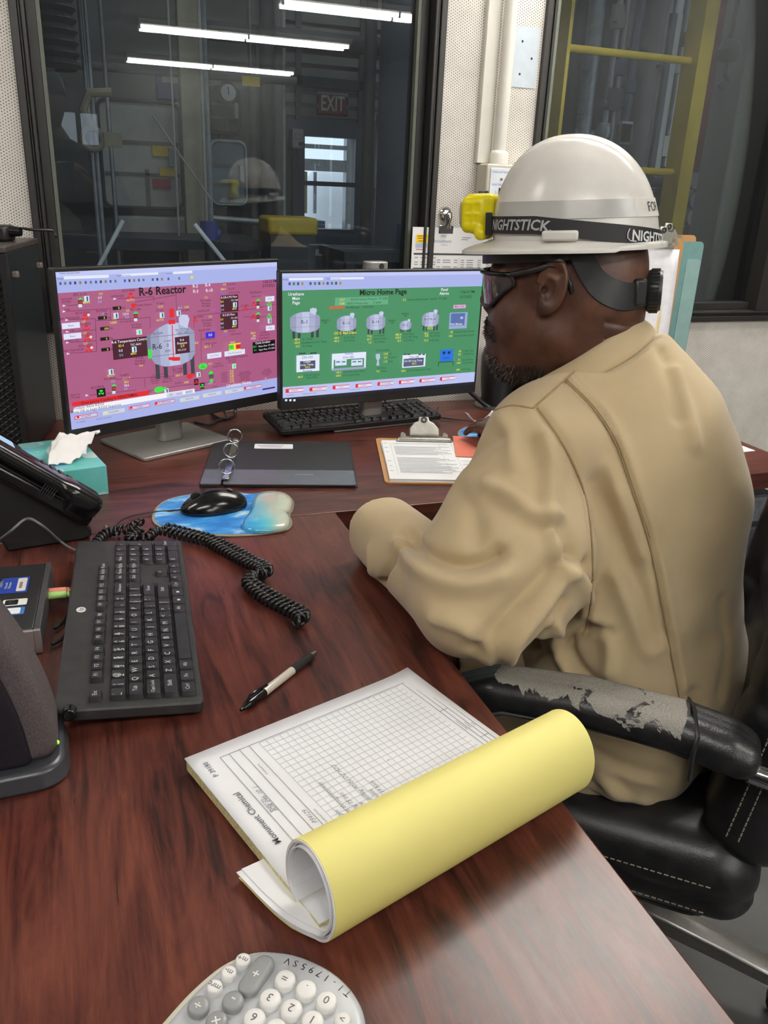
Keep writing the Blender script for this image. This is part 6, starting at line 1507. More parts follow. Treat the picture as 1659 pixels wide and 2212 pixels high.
# seat cushion: base with a raised side bolster
def seat(P):
    d = sd_box(P, (.03, 0, .425), (.235, .265, .062), r=.05)
    d = smin(d, sd_box(P, (.03, 0, .475), (.215, .20, .022), r=.02), .05)
    for s in (-1, 1): d = smin(d, sd_cone(P, (-.13, s*.222, .458), (.20, s*.222, .455), .04, .04), .03)
    e = np.abs(P[:, 2]-(.418))-.0; d = d+.0045*np.exp(-(e/.007)**2)
    return d
sdf_obj('seat', csd(seat), (-.25, -.30, .34), (.30, .30, .54), .006, M_leather, ch, 2)
b = MB(); b.prism(rrect(.40, .44, .05, 6, .03, 0), .335, .372); b.build('seat_pan', M_blk, ch, bevel=.01)
def backrest(P):
    z = P[:, 2]; q = P.copy(); q[:, 0] = q[:, 0]+.135+.22*np.clip(z-.55, 0, 2)*.55+.06*np.clip(.62-z, 0, 1)
    d = sd_box(q, (-.05, 0, .80), (.05, .245, .34), r=.045)
    for s in (-1, 1): d = smin(d, sd_cone(q, (-.02, s*.205, .52), (-.02, s*.20, 1.04), .045, .04), .03)
    for zz in (.72, .93): d = d+.006*np.exp(-((z-zz)/.010)**2)
    return d
sdf_obj('backrest', csd(backrest), (-.55, -.29, .42), (.05, .29, 1.20), .0075, M_leather, ch, 2)
for nm, side, mt in (('armrest', -1, M_arm), ('armrest', 1, M_armr)):
    y = -side*.29
    def arm(P, y=y):
        pts = [(.235, y, .662), (.17, y, .690), (.06, y, .700), (-.06, y, .697), (-.115, y, .687), (-.132, y, .682)]
        d = None
        for w in (-.014, 0, .014):
            pp = [(a, b_+w, c) for a, b_, c in pts]; e = sd_path(P, pp, [.017, .023, .0255, .0265, .0275, .025]); d = e if d is None else np.minimum(d, e)
        return smin(d, d, .001)
    t = bpy.data.objects.new(nm, None)
    bpy.data.objects.remove(t)
    v, q = sdf_mesh(arm, (-.20, y-.066, .61), (.28, y+.066, .76), .0035); v = laplace(v, q, 3)
    c = np.array([0, y, .70]); o = np_mesh(nm, v-c, q, mt, ch); o.location = tuple(c)
    if side < 0: o['label'] = 'worn armrest with grey cloth showing through peeled black leather'
    b = MB(); b.tube([(-.148, y, .656), (-.05, y, .668), (.06, y, .670), (.16, y, .660), (.225, y, .632), (.235, y, .58), (.20, y*.98, .50), (.12, y*.93, .42)], .011, 10); b.tube([(-.148, y, .656), (-.21, y, .648), (-.26, y, .64)], .014, 10); b.build('arm_frame', M_chrome, ch, smooth=60)
# torn strip at the rear of the left armrest
yl = .29
b = MB(); b.tube([(-.066, yl-.038, .716), (-.072, yl, .7275), (-.080, yl+.038, .712), (-.078, yl+.044, .692), (-.080, yl+.045, .655)], [.002, .0026, .003, .0034, .003], 6); b.build('torn_strip', M_blk, ch)
def stitch(name, pts, off=.0):
    if len(pts) < 3: return
    P = np.array(smooth_poly(pts, 14, False)); b = MB(); seg = np.concatenate([[0], np.cumsum(np.linalg.norm(np.diff(P, axis=0), axis=1))]); n = int(seg[-1]/.009)
    for i in range(n):
        s0, s1 = i*.009, i*.009+.0062; g = lambda s: tuple(np.interp(s, seg, P[:, k]) for k in range(3)); b.cyl(g(s0), g(s1), .0011, n=5)
    return tag(b.build(name, M_thread, ch), kind='stuff')
def on_surf(fn, pts, axis):   # push points to the surface along axis
    out = []
    for p in pts:
        p = np.array(p, float)
        for _ in range(30):
            d = csd(fn)(p[None])[0]; p = p-np.array(axis)*d*.8
            if abs(d) < 2e-4: break
        if abs(d) < 2e-3: out.append(tuple(p))
    return out
for z in (.446, .392): stitch('stitching', on_surf(seat, [(x, .30, z) for x in np.linspace(-.14, .24, 9)], (0, 1, 0)))
for k in (0, 1): stitch('stitching', on_surf(backrest, [(-.165-.121*(z-.55)+k*.015, .30, z) for z in np.linspace(.52, 1.0, 9)], (0, 1, 0)))
stitch('stitching', on_surf(backrest, [(.1, .16, z) for z in np.linspace(.52, 1.0, 9)], (1, 0, 0)))
# column and five star base
b = MB(); b.cyl((0, 0, .12), (0, 0, .34), .026, n=20); b.build('gas_column', M_blkg, ch)
for k in range(5):
    a = 2*PI*k/5+R_(176); c_, s_ = math.cos(a), math.sin(a)
    b = MB(); pr_ = [(0, .135), (.10, .13), (.22, .108), (.33, .085)]
    vs = []
    for x, z in pr_:
        w = .034-.03*x; 
        for dy, dz in ((-w, -.022), (w, -.022), (w*.8, .008), (0, .018), (-w*.8, .008)): vs.append((x*c_-dy*s_, x*s_+dy*c_, z+dz*(1-x)))
    fs = [(i*5+j, i*5+(j+1) % 5, (i+1)*5+(j+1) % 5, (i+1)*5+j) for i in range(3) for j in range(5)]+[(4, 3, 2, 1, 0), (15, 16, 17, 18, 19)]
    b.add(vs, fs); b.build('base_leg', M_steel, ch, bevel=.003)
    b = MB(); b.tube([(.33*c_-.012*s_, .33*s_+.012*c_, .03), (.33*c_+.012*s_, .33*s_-.012*c_, .03)], .03, 18); b.build('caster', M_blkg, ch, bevel=.003)

# ================================================================ PERSON
def skinmat():
    t = NT('dark brown skin'); v = t.coord('Object'); n = t.noise(v, 26, 4); n2 = t.noise(v, 700, 2); vo = t.new('ShaderNodeTexVoronoi'); vo.inputs['Scale'].default_value = 800; t.link(v, vo.inputs['Vector'])
    t.set(col=t.ramp(n, [(.3, S(66, 42, 32)), (.55, S(86, 56, 43)), (.75, S(104, 70, 54))]), spec=.4, sss=.0); t.set(rough=t.math('ADD', t.math('MULTIPLY', n2, .12), .36))
    t.bump(t.math('ADD', n2, t.math('MULTIPLY', vo.outputs['Distance'], .6)), .22, .0005); return t.m
M_skin = skinmat()
def khaki():
    t = NT('khaki cotton twill'); v = t.coord('Object'); n = t.noise(v, 7, 4); w = t.new('ShaderNodeTexWave'); w.inputs['Scale'].default_value = 420; w.inputs['Distortion'].default_value = 1.5; t.link(t.coord('Object', (1, 1, 1), (.4, .3, .7)), w.inputs['Vector'])
    n2 = t.noise(v, 60, 4); n3 = t.noise(v, 900, 2)
    t.set(col=t.ramp(n, [(.3, S(187, 166, 130)), (.7, S(200, 180, 144))]), rough=.85, spec=.2, sheen=.25)
    t.bump(t.math('ADD', t.math('MULTIPLY', w.outputs['Fac'], .25), t.math('ADD', n2, t.math('MULTIPLY', n3, .4))), .22, .0012); return t.m
M_khaki = khaki(); M_seam = M('khaki seam thread', S(158, 138, 104), .8, vs=200)
HC = atd(1222, 640, 1.17); ha = R_(142); hp = R_(4)
hf0 = np.array([math.cos(ha), math.sin(ha), 0]); HL = np.array([-hf0[1], hf0[0], 0]); HF = hf0*math.cos(hp)-CU*math.sin(hp); HU = CU*math.cos(hp)+hf0*math.sin(hp)
HA = np.stack([HF, HL, HU])
def hl(f, l, u): return HC+HF*f+HL*l+HU*u
def head_sd(P):
    q = (P-HC)@HA.T; a = np.abs(q[:, 1]); m = np.stack([q[:, 0], a, q[:, 2]], 1)
    d = sd_ell(q, (-.002, 0, .045), (.106, .080, .092))
    d = smin(d, sd_ell(q, (-.032, 0, .0), (.071, .073, .075)), .03)
    d = smin(d, sd_ell(q, (.036, 0, -.028), (.070, .066, .082)), .03)
    d = smin(d, sd_ell(m, (.052, .040, -.038), (.042, .030, .042)), .02)
    d = smin(d, sd_cone(m, (.005, .060, -.052), (.072, .018, -.089), .025, .021), .03)
    d = smin(d, sd_ell(q, (.079, 0, -.086), (.023, .028, .021)), .015)
    d = smin(d, sd_ell(q, (.082, 0, -.052), (.030, .036, .034)), .02)
    d = smin(d, sd_cone(m, (.094, .012, .030), (.086, .046, .028), .011, .010), .015)
    d = smin(d, sd_ell(q, (.040, 0, -.096), (.046, .050, .028)), .03)
    d = smax(d, -sd_ell(m, (.107, .034, .010), (.018, .018, .014)), .012)
    d = smin(d, sd_ell(m, (.084, .034, .010), (.0125, .0125, .0125)), .004)
    d = smin(d, sd_cone(q, (.098, 0, .022), (.111, 0, -.006), .0085, .0125), .012)
    d = smin(d, sd_ell(m, (.104, .015, -.013), (.011, .009, .009)), .008)
    d = smin(d, sd_ell(q, (.104, 0, -.056), (.0105, .026, .0078)), .006)
    d = smin(d, sd_ell(q, (.102, 0, -.071), (.0105, .023, .0085)), .006)
    # neck
    d = smin(d, sd_cone(q, (-.030, 0, -.03), (-.062, 0, -.20), .071, .080), .035)
    for u_ in (-.035, -.058): d = d+.0022*np.exp(-((q[:, 2]-u_-.25*(q[:, 0]+.1))/.004)**2)*(q[:, 0] < -.06)
    # ears
    th = .16; c, s = math.cos(th), math.sin(th)
    ex = (m[:, 0]-.010)*c+(m[:, 2]-.018)*s; ez = -(m[:, 0]-.010)*s+(m[:, 2]-.018)*c; ey = m[:, 1]-.0835+.35*(ex-.0)
    e = np.stack([ex, ey, ez], 1)
    ear = sd_ell(e, (0, 0, .004), (.0185, .0065, .031)); ear = smin(ear, sd_ell(e, (.004, -.001, -.026), (.010, .0055, .011)), .008)
    ring = np.sqrt((np.sqrt((ex/.0175)**2+((ez-.005)/.031)**2)-1)**2*.00045+(ey-.002)**2*.8)-.0048
    ring = np.where((ex > .008) & (ez < .004), ring+.006, ring)
    ear = smin(ear, ring, .004)
    ear = smax(ear, -sd_ell(e, (.003, .0085, -.001), (.0105, .0095, .0150)), .003)
    ear = smax(ear, -sd_ell(e, (-.002, .0085, .021), (.011, .0060, .0070)), .003)
    ear = smin(ear, sd_cone(e, (.013, .003, -.004), (.013, .002, .004), .0042, .0035), .004)
    ear = smax(ear, -sd_ell(e, (.0085, .004, -.003), (.0042, .012, .005)), .002)
    d = smin(d, ear, .006)
    return d
vh, qh = sdf_mesh(head_sd, HC-np.array([.16, .16, .19]), HC+np.array([.16, .16, .15]), .0019)
vh = laplace(vh, qh, 1, .4)
# torso core and limbs under the clothes
TA_ = R_(120); TF = np.array([math.cos(TA_), math.sin(TA_), 0]); TLt = np.array([-TF[1], TF[0], 0]); TAx = np.stack([TF, TLt, CU])
N0 = np.array([.690, 1.012, 1.045]); CH = np.array([.735, .972, .90]); BE = np.array([.765, .945, .72]); HI = np.array([.785, .925, .575])
SL = N0+TLt*.165-TF*.022+np.array([0, 0, -.055]); SRr = N0-TLt*.172+np.array([0, 0, -.055])
EL = np.array([.445, .842, .802]); WL = np.array([.428, 1.085, .790])
ER = np.array([1.01, 1.35, .83]); WR = atz(1043, 918, ZD+.03)+np.array([-.012, -.166, .036])
KL = np.array([.475, 1.235, .52]); AL = np.array([.50, 1.27, .10]); KR = np.array([.70, 1.385, .52]); AR = np.array([.72, 1.43, .10])
HLp = HI+TLt*.10+np.array([0, 0, -.02]); HRp = HI-TLt*.10+np.array([0, 0, -.02])
def core(P):
    d = sd_ell(P, CH-TF*.024, (.100, .155, .17), TAx); d = smin(d, sd_ell(P, BE, (.125, .165, .16), TAx), .06); d = smin(d, sd_ell(P, HI, (.13, .17, .10), TAx), .06)
    d = smin(d, sd_cone(P, N0+np.array([0, 0, .04]), CH, .07, .1), .04); d = smin(d, sd_cone(P, SL, SRr, .05, .05), .04)
    for a, b_, c, r in ((SL, EL, WL, (.055, .046, .032)), (SRr, ER, WR, (.055, .046, .032)), (HLp, KL, AL, (.085, .062, .042)), (HRp, KR, AR, (.085, .062, .042))):
        d = smin(d, sd_cone(P, a, b_, r[0], r[1]), .02); d = smin(d, sd_cone(P, b_, c, r[1], r[2]), .02)
    return d
vc, qc = sdf_mesh(core, (.36, .70, .06), (1.14, 1.68, 1.10), .011)
def hand_sd(W_, fwd, palm_n, side, curl, spread=.0):
    """W_ wrist, fwd direction of the fingers, palm_n out of the back of the hand, side = thumb side axis"""
    fwd = fwd/np.linalg.norm(fwd); palm_n = palm_n-fwd*(palm_n@fwd); palm_n /= np.linalg.norm(palm_n); side = np.cross(palm_n, fwd)*(1 if side > 0 else -1)
    segs = []
    for k, (o, L) in enumerate(((.026, .072), (.0085, .080), (-.0095, .075), (-.027, .060))):
        base = W_+fwd*(.088-.004*abs(k-1))+side*o; p = base; d_ = fwd+side*spread*(1.5-k)*.2; an = curl[0]
        rr = (.0095, .0088, .0080, .0066) if k < 3 else (.0082, .0075, .0068, .0058)
        pts = [W_+fwd*.03+side*o*.6, base]; rs = [.014, .0105]
        for j, fr_ in enumerate((.46, .30, .24)):
            dd = math.cos(an)*d_/np.linalg.norm(d_)-math.sin(an)*palm_n; p = p+dd*L*fr_; pts.append(p); rs.append(rr[j+1]); an += curl[min(j+1, 2)]
        segs.append((pts, rs))
    tb = W_+fwd*.022+side*.022-palm_n*.006; t1 = tb+fwd*.034+side*.024-palm_n*.010; t2 = t1+fwd*.032+side*.006-palm_n*.010; t3 = t2+fwd*.024-side*.004-palm_n*.008
    th = ([tb, t1, t2, t3], [.014, .0115, .0100, .0078])
    ax = np.stack([fwd, side, palm_n])
    def f(P):
        d = sd_box(P, W_+fwd*.048, (.046, .039, .0135), ax, .0132)
        d = smin(d, sd_cone(P, W_-fwd*.06, W_+fwd*.02, .031, .026), .02)
        d = smin(d, sd_path(P, *th), .010)
        for pts, rs in segs: d = smin(d, sd_path(P, pts, rs), .0045)
        return d
    allp = np.concatenate([np.array(s[0]) for s in segs]+[np.array(th[0]), (W_-fwd*.065)[None]]); return f, allp.min(0)-.045, allp.max(0)+.045
fR, lo, hi = hand_sd(WR, np.array([-.22, 1, -.10]), np.array([-.25, 0, 1.0]), -1, (.16, .26, .22), .3)
vr_, qr_ = sdf_mesh(fR, lo, hi, .0022)
fL, lo, hi = hand_sd(WL+np.array([0, .045, -.008]), np.array([.10, .92, -.38]), np.array([-.5, .6, .6]), 1, (.25, .4, .3))
vl_, ql_ = sdf_mesh(fL, lo, hi, .0025)
parts = [(vh, qh), (vc, qc), (vr_, qr_), (vl_, ql_)]
V = []; Q = []; n = 0
for v, q in parts: V.append(v); Q.append(q+n); n += len(v)
person = np_mesh('person', np.concatenate(V), np.concatenate(Q), M_skin)
tag(person, 'seated person in khaki work clothes, white hard hat and safety glasses facing the screens', 'person')
for s in (1, -1):
    b = MB(); b.lathe([(0, -.0118)]+[(.0118*math.sin(a), -.0118*math.cos(a)) for a in np.linspace(.2, PI-.2, 12)]+[(0, .0118)], 16, Matrix.Translation(hl(.0868, s*.034, .010))); b.build('eyeball', M('eye white', S(206, 196, 186), .2, var=.02), person, smooth=180)
    b = MB(); b.lathe([(0, .0124), (.0055, .0116), (.0058, .010)], 16, Matrix.Translation(hl(.0868, s*.034, .010)) @ Vector((HF[0], HF[1], HF[2])).to_track_quat('Z', 'Y').to_matrix().to_4x4()); b.build('iris', M('iris dark brown', S(40, 24, 16), .15, var=0), person)
# beard and moustache: short hairs rooted in the skin
def hairs(name, sel, num, L, mat, grow, seed):
    rs = np.random.RandomState(seed); q = (vh-HC)@HA.T; nn = vnormals(vh, qh); idx = np.where(sel(q))[0]; pick = rs.choice(idx, num); b = MB()
    vs = []; fs = []
    for i in pick:
        p = vh[i]+rs.normal(0, .0009, 3); d = nn[i]*.55+(HF*grow[0]+HL*grow[1]*np.sign(q[i, 1])+HU*grow[2])+rs.normal(0, .35, 3); d /= np.linalg.norm(d); l = L*(.5+rs.rand()); e = np.cross(d, rs.normal(0, 1, 3)); e /= np.linalg.norm(e); g = np.cross(d, e); r = .00042
        m = p+d*l*.55+HU*-.0006; t = p+d*l+rs.normal(0, .0008, 3); k = len(vs)
        for c0_, rr in ((p, r), (m, r*.8)):
            for a in (0, 2.094, 4.189): vs.append(tuple(c0_+(e*math.cos(a)+g*math.sin(a))*rr))
        vs.append(tuple(t))
        fs += [(k, k+1, k+4, k+3), (k+1, k+2, k+5, k+4), (k+2, k, k+3, k+5), (k+3, k+4, k+6), (k+4, k+5, k+6), (k+5, k+3, k+6)]
    b.add(vs, fs); return b.build(name, mat, person, smooth=None)
M_hair = M('black beard hair', S(22, 18, 16), .6, var=0); M_hairg = M('grey beard hair', S(120, 108, 100), .6, var=0)
selb = lambda q: ((q[:, 2] < -.088+.10*np.clip(.05-q[:, 0], 0, 1)) & (q[:, 0] > .015) & (q[:, 2] > -.135)) | ((q[:, 0] > .084) & (q[:, 2] < -.080) & (q[:, 2] > -.12))
selm = lambda q: (q[:, 0] > .090) & (q[:, 2] < -.028-.1*np.abs(q[:, 1])) & (q[:, 2] > -.047-.25*np.abs(q[:, 1]))
hairs('beard', selb, 2400, .0052, M_hair, (.1, .1, -.6), 1); hairs('grey_beard_hairs', lambda q: selb(q) & (q[:, 0] > .06), 420, .007, M_hairg, (.2, .1, -.5), 2)
hairs('moustache', selm, 520, .0050, M_hair, (.1, .5, -.6), 3)

# ---------------------------------------------------------------- shirt
def shirt_sd(P):
    d = sd_ell(P, CH-TF*.024, (.134, .182, .20), TAx)
    d = smin(d, sd_ell(P, BE-TF*.014, (.148, .188, .20), TAx), .08)
    d = smin(d, sd_ell(P, HI+np.array([.0, 0, .02]), (.172, .205, .15), TAx), .06)
    d = smin(d, sd_cone(P, SL+np.array([0, 0, .004]), SRr-TF*.01, .062, .064), .045)
    d = smin(d, sd_cone(P, N0+TLt*.03+np.array([0, 0, .028]), SL, .070, .058), .035); d = smin(d, sd_cone(P, N0-TLt*.03+np.array([0, 0, .028]), SRr, .070, .058), .035)
    d = smin(d, sd_cone(P, N0-TF*.03+CU*.02, CH-TF*.08, .085, .10), .06)
    s = sd_cone(P, SL, EL+np.array([.01, .02, .03]), .078, .088)
    s = smin(s, sd_ell(P, (.515, .848, .858), (.095, .085, .105)), .05)
    s = smin(s, sd_ell(P, (.46, .845, .815), (.078, .085, .062)), .03)
    s = smin(s, sd_cone(P, EL+np.array([-.002, .02, -.006]), WL+np.array([-.004, .085, .002]), .066, .056), .022)
    d = smin(d, s, .022)
    s = sd_cone(P, SRr, ER, .074, .070); s = smin(s, sd_cone(P, ER, WR, .072, .05), .03); d = smin(d, s, .03)
    # open cuffs and neck
    ax = np.array([-.05, .998, 0]); wl = WL+ax*.066
    near = np.maximum((P-wl)@ax, np.linalg.norm((P-wl)-((P-wl)@ax)[:, None]*ax, axis=1)-.10); d = np.where(np.linalg.norm(P-wl, axis=1) < .16, np.maximum(d, (P-wl)@ax), d); d = np.maximum(d, -np.maximum(sd_cone(P, wl-ax*.02, wl+ax*.1, .044, .044), -((P-wl)@ax+.03)))
    ax = (WR-ER)/np.linalg.norm(WR-ER); d = np.maximum(d, (P-WR)@ax-.012)
    d = np.maximum(d, -np.maximum(P[:, 0]-.411, P[:, 2]-ZD-.0025))
    q = (P-HC)@HA.T; d = smax(d, .473*q[:, 0]+.881*q[:, 2]+.108-1.6*np.clip(np.abs(q[:, 1])-.108, 0, 1), .006)
    d = np.maximum(d, -(P[:, 2]-.505)+.0); 
    return d
vs_, qs_ = sdf_mesh(shirt_sd, (.30, .60, .48), (1.20, 1.70, 1.16), .0048)
vs_ = laplace(vs_, qs_, 4)
bv = BVHTree.FromPolygons([Vector(v) for v in vs_], [tuple(int(i) for i in q) for q in qs_])
def cast(px, py, bvh=None):
    r = ray(px, py); r = r/np.linalg.norm(r); h = (bvh or bv).ray_cast(Vector(CAM), Vector(r)); return np.array(h[0]) if h[0] is not None else None
def poly_on(pts, bvh=None, n=8):
    P = [cast(*p, bvh) for p in smooth_poly(pts, n, False)]; return [p for p in P if p is not None]
def pdist(v, poly):
    d = np.full(len(v), 9.0); P = np.array(poly)
    if len(P) < 2: return d
    lo, hi = P.min(0)-.1, P.max(0)+.1; near = np.where(((v > lo) & (v < hi)).all(1))[0]; q = v[near]; dd = np.full(len(near), 9.0)
    for a, c in zip(P, P[1:]):
        ab = c-a; L = ab@ab
        if L < 1e-12: continue
        t = np.clip(((q-a)@ab)/L, 0, 1); dd = np.minimum(dd, np.linalg.norm(q-a-t[:, None]*ab, axis=1))
    d[near] = dd; return d
FOLDS = [  # pixel path of each fold on the cloth, half width, height (negative: crease)
 ([(878, 1152), (905, 1190), (945, 1214), (990, 1224), (1040, 1216), (1075, 1200)], .015, -.017), ([(870, 1170), (905, 1212), (960, 1246), (1020, 1256), (1080, 1240)], .022, .012),
 ([(888, 1168), (862, 1196), (834, 1230), (826, 1262), (830, 1310), (850, 1352)], .009, -.010), ([(800, 1190), (806, 1240), (822, 1300)], .014, .005),
 ([(1099, 1446), (1108, 1390), (1160, 1318), (1220, 1238), (1252, 1216)], .014, .012), ([(1030, 1402), (1075, 1362), (1120, 1310), (1204, 1228)], .020, -.011), ([(940, 1330), (1000, 1352), (1040, 1390), (1060, 1430)], .018, .008),
 ([(1052, 1046), (1107, 1072), (1160, 1110), (1200, 1116)], .014, .007), ([(1060, 1085), (1120, 1120), (1175, 1150)], .018, -.006), ([(1176, 940), (1192, 1010), (1188, 1108), (1216, 1180)], .013, .007), ([(1150, 960), (1160, 1030), (1150, 1090)], .016, -.005),
 ([(1206, 1140), (1222, 1190), (1246, 1214), (1276, 1222)], .012, -.012), ([(1196, 1170), (1216, 1222), (1260, 1262), (1272, 1330)], .015, .009),
 ([(1161, 880), (1221, 967), (1264, 1070), (1280, 1189), (1275, 1314), (1259, 1373)], .007, -.006), ([(1190, 1340), (1206, 1366), (1200, 1395)], .012, .008), ([(1150, 1400), (1186, 1360), (1216, 1300)], .012, -.008),
 ([(1219, 1386), (1252, 1366), (1290, 1358), (1310, 1362)], .011, -.010), ([(1304, 1352), (1316, 1400), (1312, 1450)], .014, .008), ([(1226, 1396), (1250, 1440), (1292, 1484), (1310, 1520)], .010, -.011), ([(1212, 1420), (1240, 1466), (1280, 1520)], .014, .010),
 ([(1286, 1048), (1322, 1120), (1351, 1189), (1390, 1300), (1418, 1382)], .022, -.009), ([(1310, 1010), (1350, 1110), (1385, 1200)], .016, .006), ([(1330, 1240), (1370, 1330), (1400, 1400), (1424, 1396)], .016, .006),
 ([(1223, 823), (1280, 880), (1329, 956), (1362, 1048), (1400, 1162), (1432, 1314), (1465, 1487), (1480, 1560)], .007, -.006), ([(1236, 826), (1292, 880), (1341, 954), (1374, 1046), (1412, 1160), (1444, 1312), (1477, 1485)], .010, .005),
 ([(1455, 800), (1480, 870), (1500, 960)], .014, .006), ([(1430, 760), (1462, 840), (1470, 900)], .015, -.005), ([(1080, 900), (1100, 940), (1110, 1000)], .016, .006), ([(1010, 990), (1040, 960), (1080, 940)], .018, -.005), ([(985, 1060), (1020, 1100), (1030, 1160)], .018, -.006), ([(1560, 1300), (1572, 1400), (1560, 1500)], .014, -.006), ([(1380, 1500), (1400, 1560), (1380, 1600)], .016, .007), ([(1500, 1500), (1516, 1560)], .014, -.006)]
nn = vnormals(vs_, qs_); disp = np.zeros(len(vs_))
for pts, w, h in FOLDS:
    w *= .74; h *= 1.4
    P = poly_on(pts)
    if len(P) > 1:
        d = pdist(vs_, P)/w; disp += h*np.exp(-d*d)
disp += .0022*np.sin(vs_[:, 0]*38+np.sin(vs_[:, 2]*21)*2)*np.sin(vs_[:, 2]*27+vs_[:, 1]*17)
vs_ = vs_+nn*disp[:, None]; vs_ = laplace(vs_, qs_, 1, .4)
msk = (vs_[:, 0] < .415) & (vs_[:, 2] < ZD+.002); vs_[msk, 2] = ZD+.002
shirt = np_mesh('work_shirt', vs_, qs_, M_khaki, person); shirt['label'] = 'loose khaki long sleeved work shirt'
bv2 = BVHTree.FromPolygons([Vector(v) for v in vs_], [tuple(int(i) for i in q) for q in qs_])
def seam(pts, r=.0014, name='seam'):
    P = poly_on(pts, bv2, 10)
    if len(P) < 3: return
    P = [p+np.array((CAM-p)/np.linalg.norm(CAM-p))*.0004 for p in P]
    b = MB(); b.tube([tuple(p) for p in P], r, 6); return b.build(name, M_seam, shirt, smooth=180)
for i in (13, 23): seam(FOLDS[i][0])
seam([(1150, 882), (1190, 848), (1221, 820), (1250, 795)]); seam([(1069, 886), (1107, 876), (1150, 882)]); seam([(1226, 821), (1284, 879), (1333, 955), (1366, 1047), (1404, 1161)], .0006)
# collar: a folded band standing round the neck
def ct(f, l, u): return hl(f, l, u)
top = [(-.104, 0, -.030), (-.096, .034, -.032), (-.070, .066, -.046), (-.030, .083, -.072), (.012, .076, -.098), (.046, .046, -.124), (.062, .012, -.142)]
low = [(-.122, 0, -.058), (-.114, .042, -.066), (-.086, .082, -.084), (-.042, .104, -.106), (.010, .092, -.126), (.050, .056, -.146), (.068, .016, -.160)]
def ring_(half): 
    L_ = [np.array(p) for p in half]; Rr = [p*np.array([1, -1, 1]) for p in L_[1:]]; return smooth_poly([tuple(p) for p in Rr[::-1]]+[tuple(p) for p in L_], 6, False)
Tt = [ct(*p) for p in ring_(top)]; Lw = [ct(*p) for p in ring_(low)]
b = MB(); vs = []; K = 7; n = len(Tt)
for i in range(n):
    o = (Lw[i]-HC-HU*-.1); o = o-HU*(o@HU); o /= np.linalg.norm(o)
    for k in range(K):
        t = k/(K-1); p = Tt[i]*(1-t)+Lw[i]*t+o*(.010*math.sin(PI*min(1, t*1.0))-.003*(t > .9)); vs.append(tuple(p))
    for k in range(3): 
        p = Tt[i]-o*(.006+.002*k)-HU*(.002+.016*k); vs.append(tuple(p))
M_ = K+3; fs = []
for i in range(n-1):
    a, c = i*M_, (i+1)*M_
    for k in range(K-1): fs.append((a+k, a+k+1, c+k+1, c+k))
    fs.append((a+K, a, c, c+K))
    for k in range(2): fs.append((a+K+k+1, a+K+k, c+K+k, c+K+k+1))
b.add(vs, fs); o = b.build('collar', M_khaki, shirt, smooth=180); s = o.modifiers.new('t', 'SOLIDIFY'); s.thickness = .0028; s.offset = 0
s = o.modifiers.new('s', 'SUBSURF'); s.levels = 1; s.render_levels = 1

# ---------------------------------------------------------------- trousers and boots
def trous(P):
    d = sd_ell(P, HI+np.array([.005, -.005, -.01]), (.165, .205, .125), TAx)
    for a, b_, c in ((HLp, KL, AL), (HRp, KR, AR)): d = smin(d, sd_cone(P, a, b_, .108, .085), .04); d = smin(d, sd_cone(P, b_, c, .082, .072), .02)
    d = smin(d, sd_ell(P, HI+TLt*.11-TF*.03+CU*-.03, (.11, .10, .085), TAx), .04)
    d = np.maximum(d, .488-P[:, 2]+3*np.clip((P-SCc)@CF-.24, 0, 1)); d = np.maximum(d, .10-P[:, 2]); return d
vt_, qt_ = sdf_mesh(trous, (.36, .64, .06), (1.10, 1.60, .76), .006); vt_ = laplace(vt_, qt_, 3)
bt = BVHTree.FromPolygons([Vector(v) for v in vt_], [tuple(int(i) for i in q) for q in qt_]); nt_ = vnormals(vt_, qt_); disp = np.zeros(len(vt_))
for pts, w, h in (([(1160, 1560), (1200, 1600), (1250, 1650), (1290, 1700)], .012, -.008), ([(1190, 1580), (1260, 1625), (1340, 1668), (1420, 1690)], .010, .006), ([(1240, 1600), (1330, 1650), (1440, 1680)], .008, -.007), ([(1290, 1680), (1340, 1716), (1400, 1735)], .012, .008), ([(1270, 1710), (1310, 1735)], .010, -.008), ([(1330, 1690), (1370, 1725)], .009, -.007)):
    P = poly_on(pts, bt)
    if len(P) > 1: d = pdist(vt_, P)/w; disp += h*np.exp(-d*d)
disp += .004*np.sin(vt_[:, 0]*55+vt_[:, 1]*23)*np.sin(vt_[:, 2]*40)
vt_ = laplace(vt_+nt_*disp[:, None], qt_, 1)
tr = np_mesh('trousers', vt_, qt_, M_khaki, person)
for nm, A in (('boot', AL), ('boot', AR)):
    fd = np.array([-.35, .94, 0]); sdv = np.array([.94, .35, 0])
    def bt_(P, A=A): 
        d = sd_cone(P, A+CU*.02, A+CU*-.035, .055, .05); d = smin(d, sd_cone(P, A+CU*-.045, A+fd*.16+CU*-.055, .048, .04), .03); return np.maximum(d, .003-P[:, 2])
    sdf_obj(nm, bt_, A-np.array([.2, .12, .12]), A+np.array([.12, .26, .10]), .006, M_leather, person, 2)

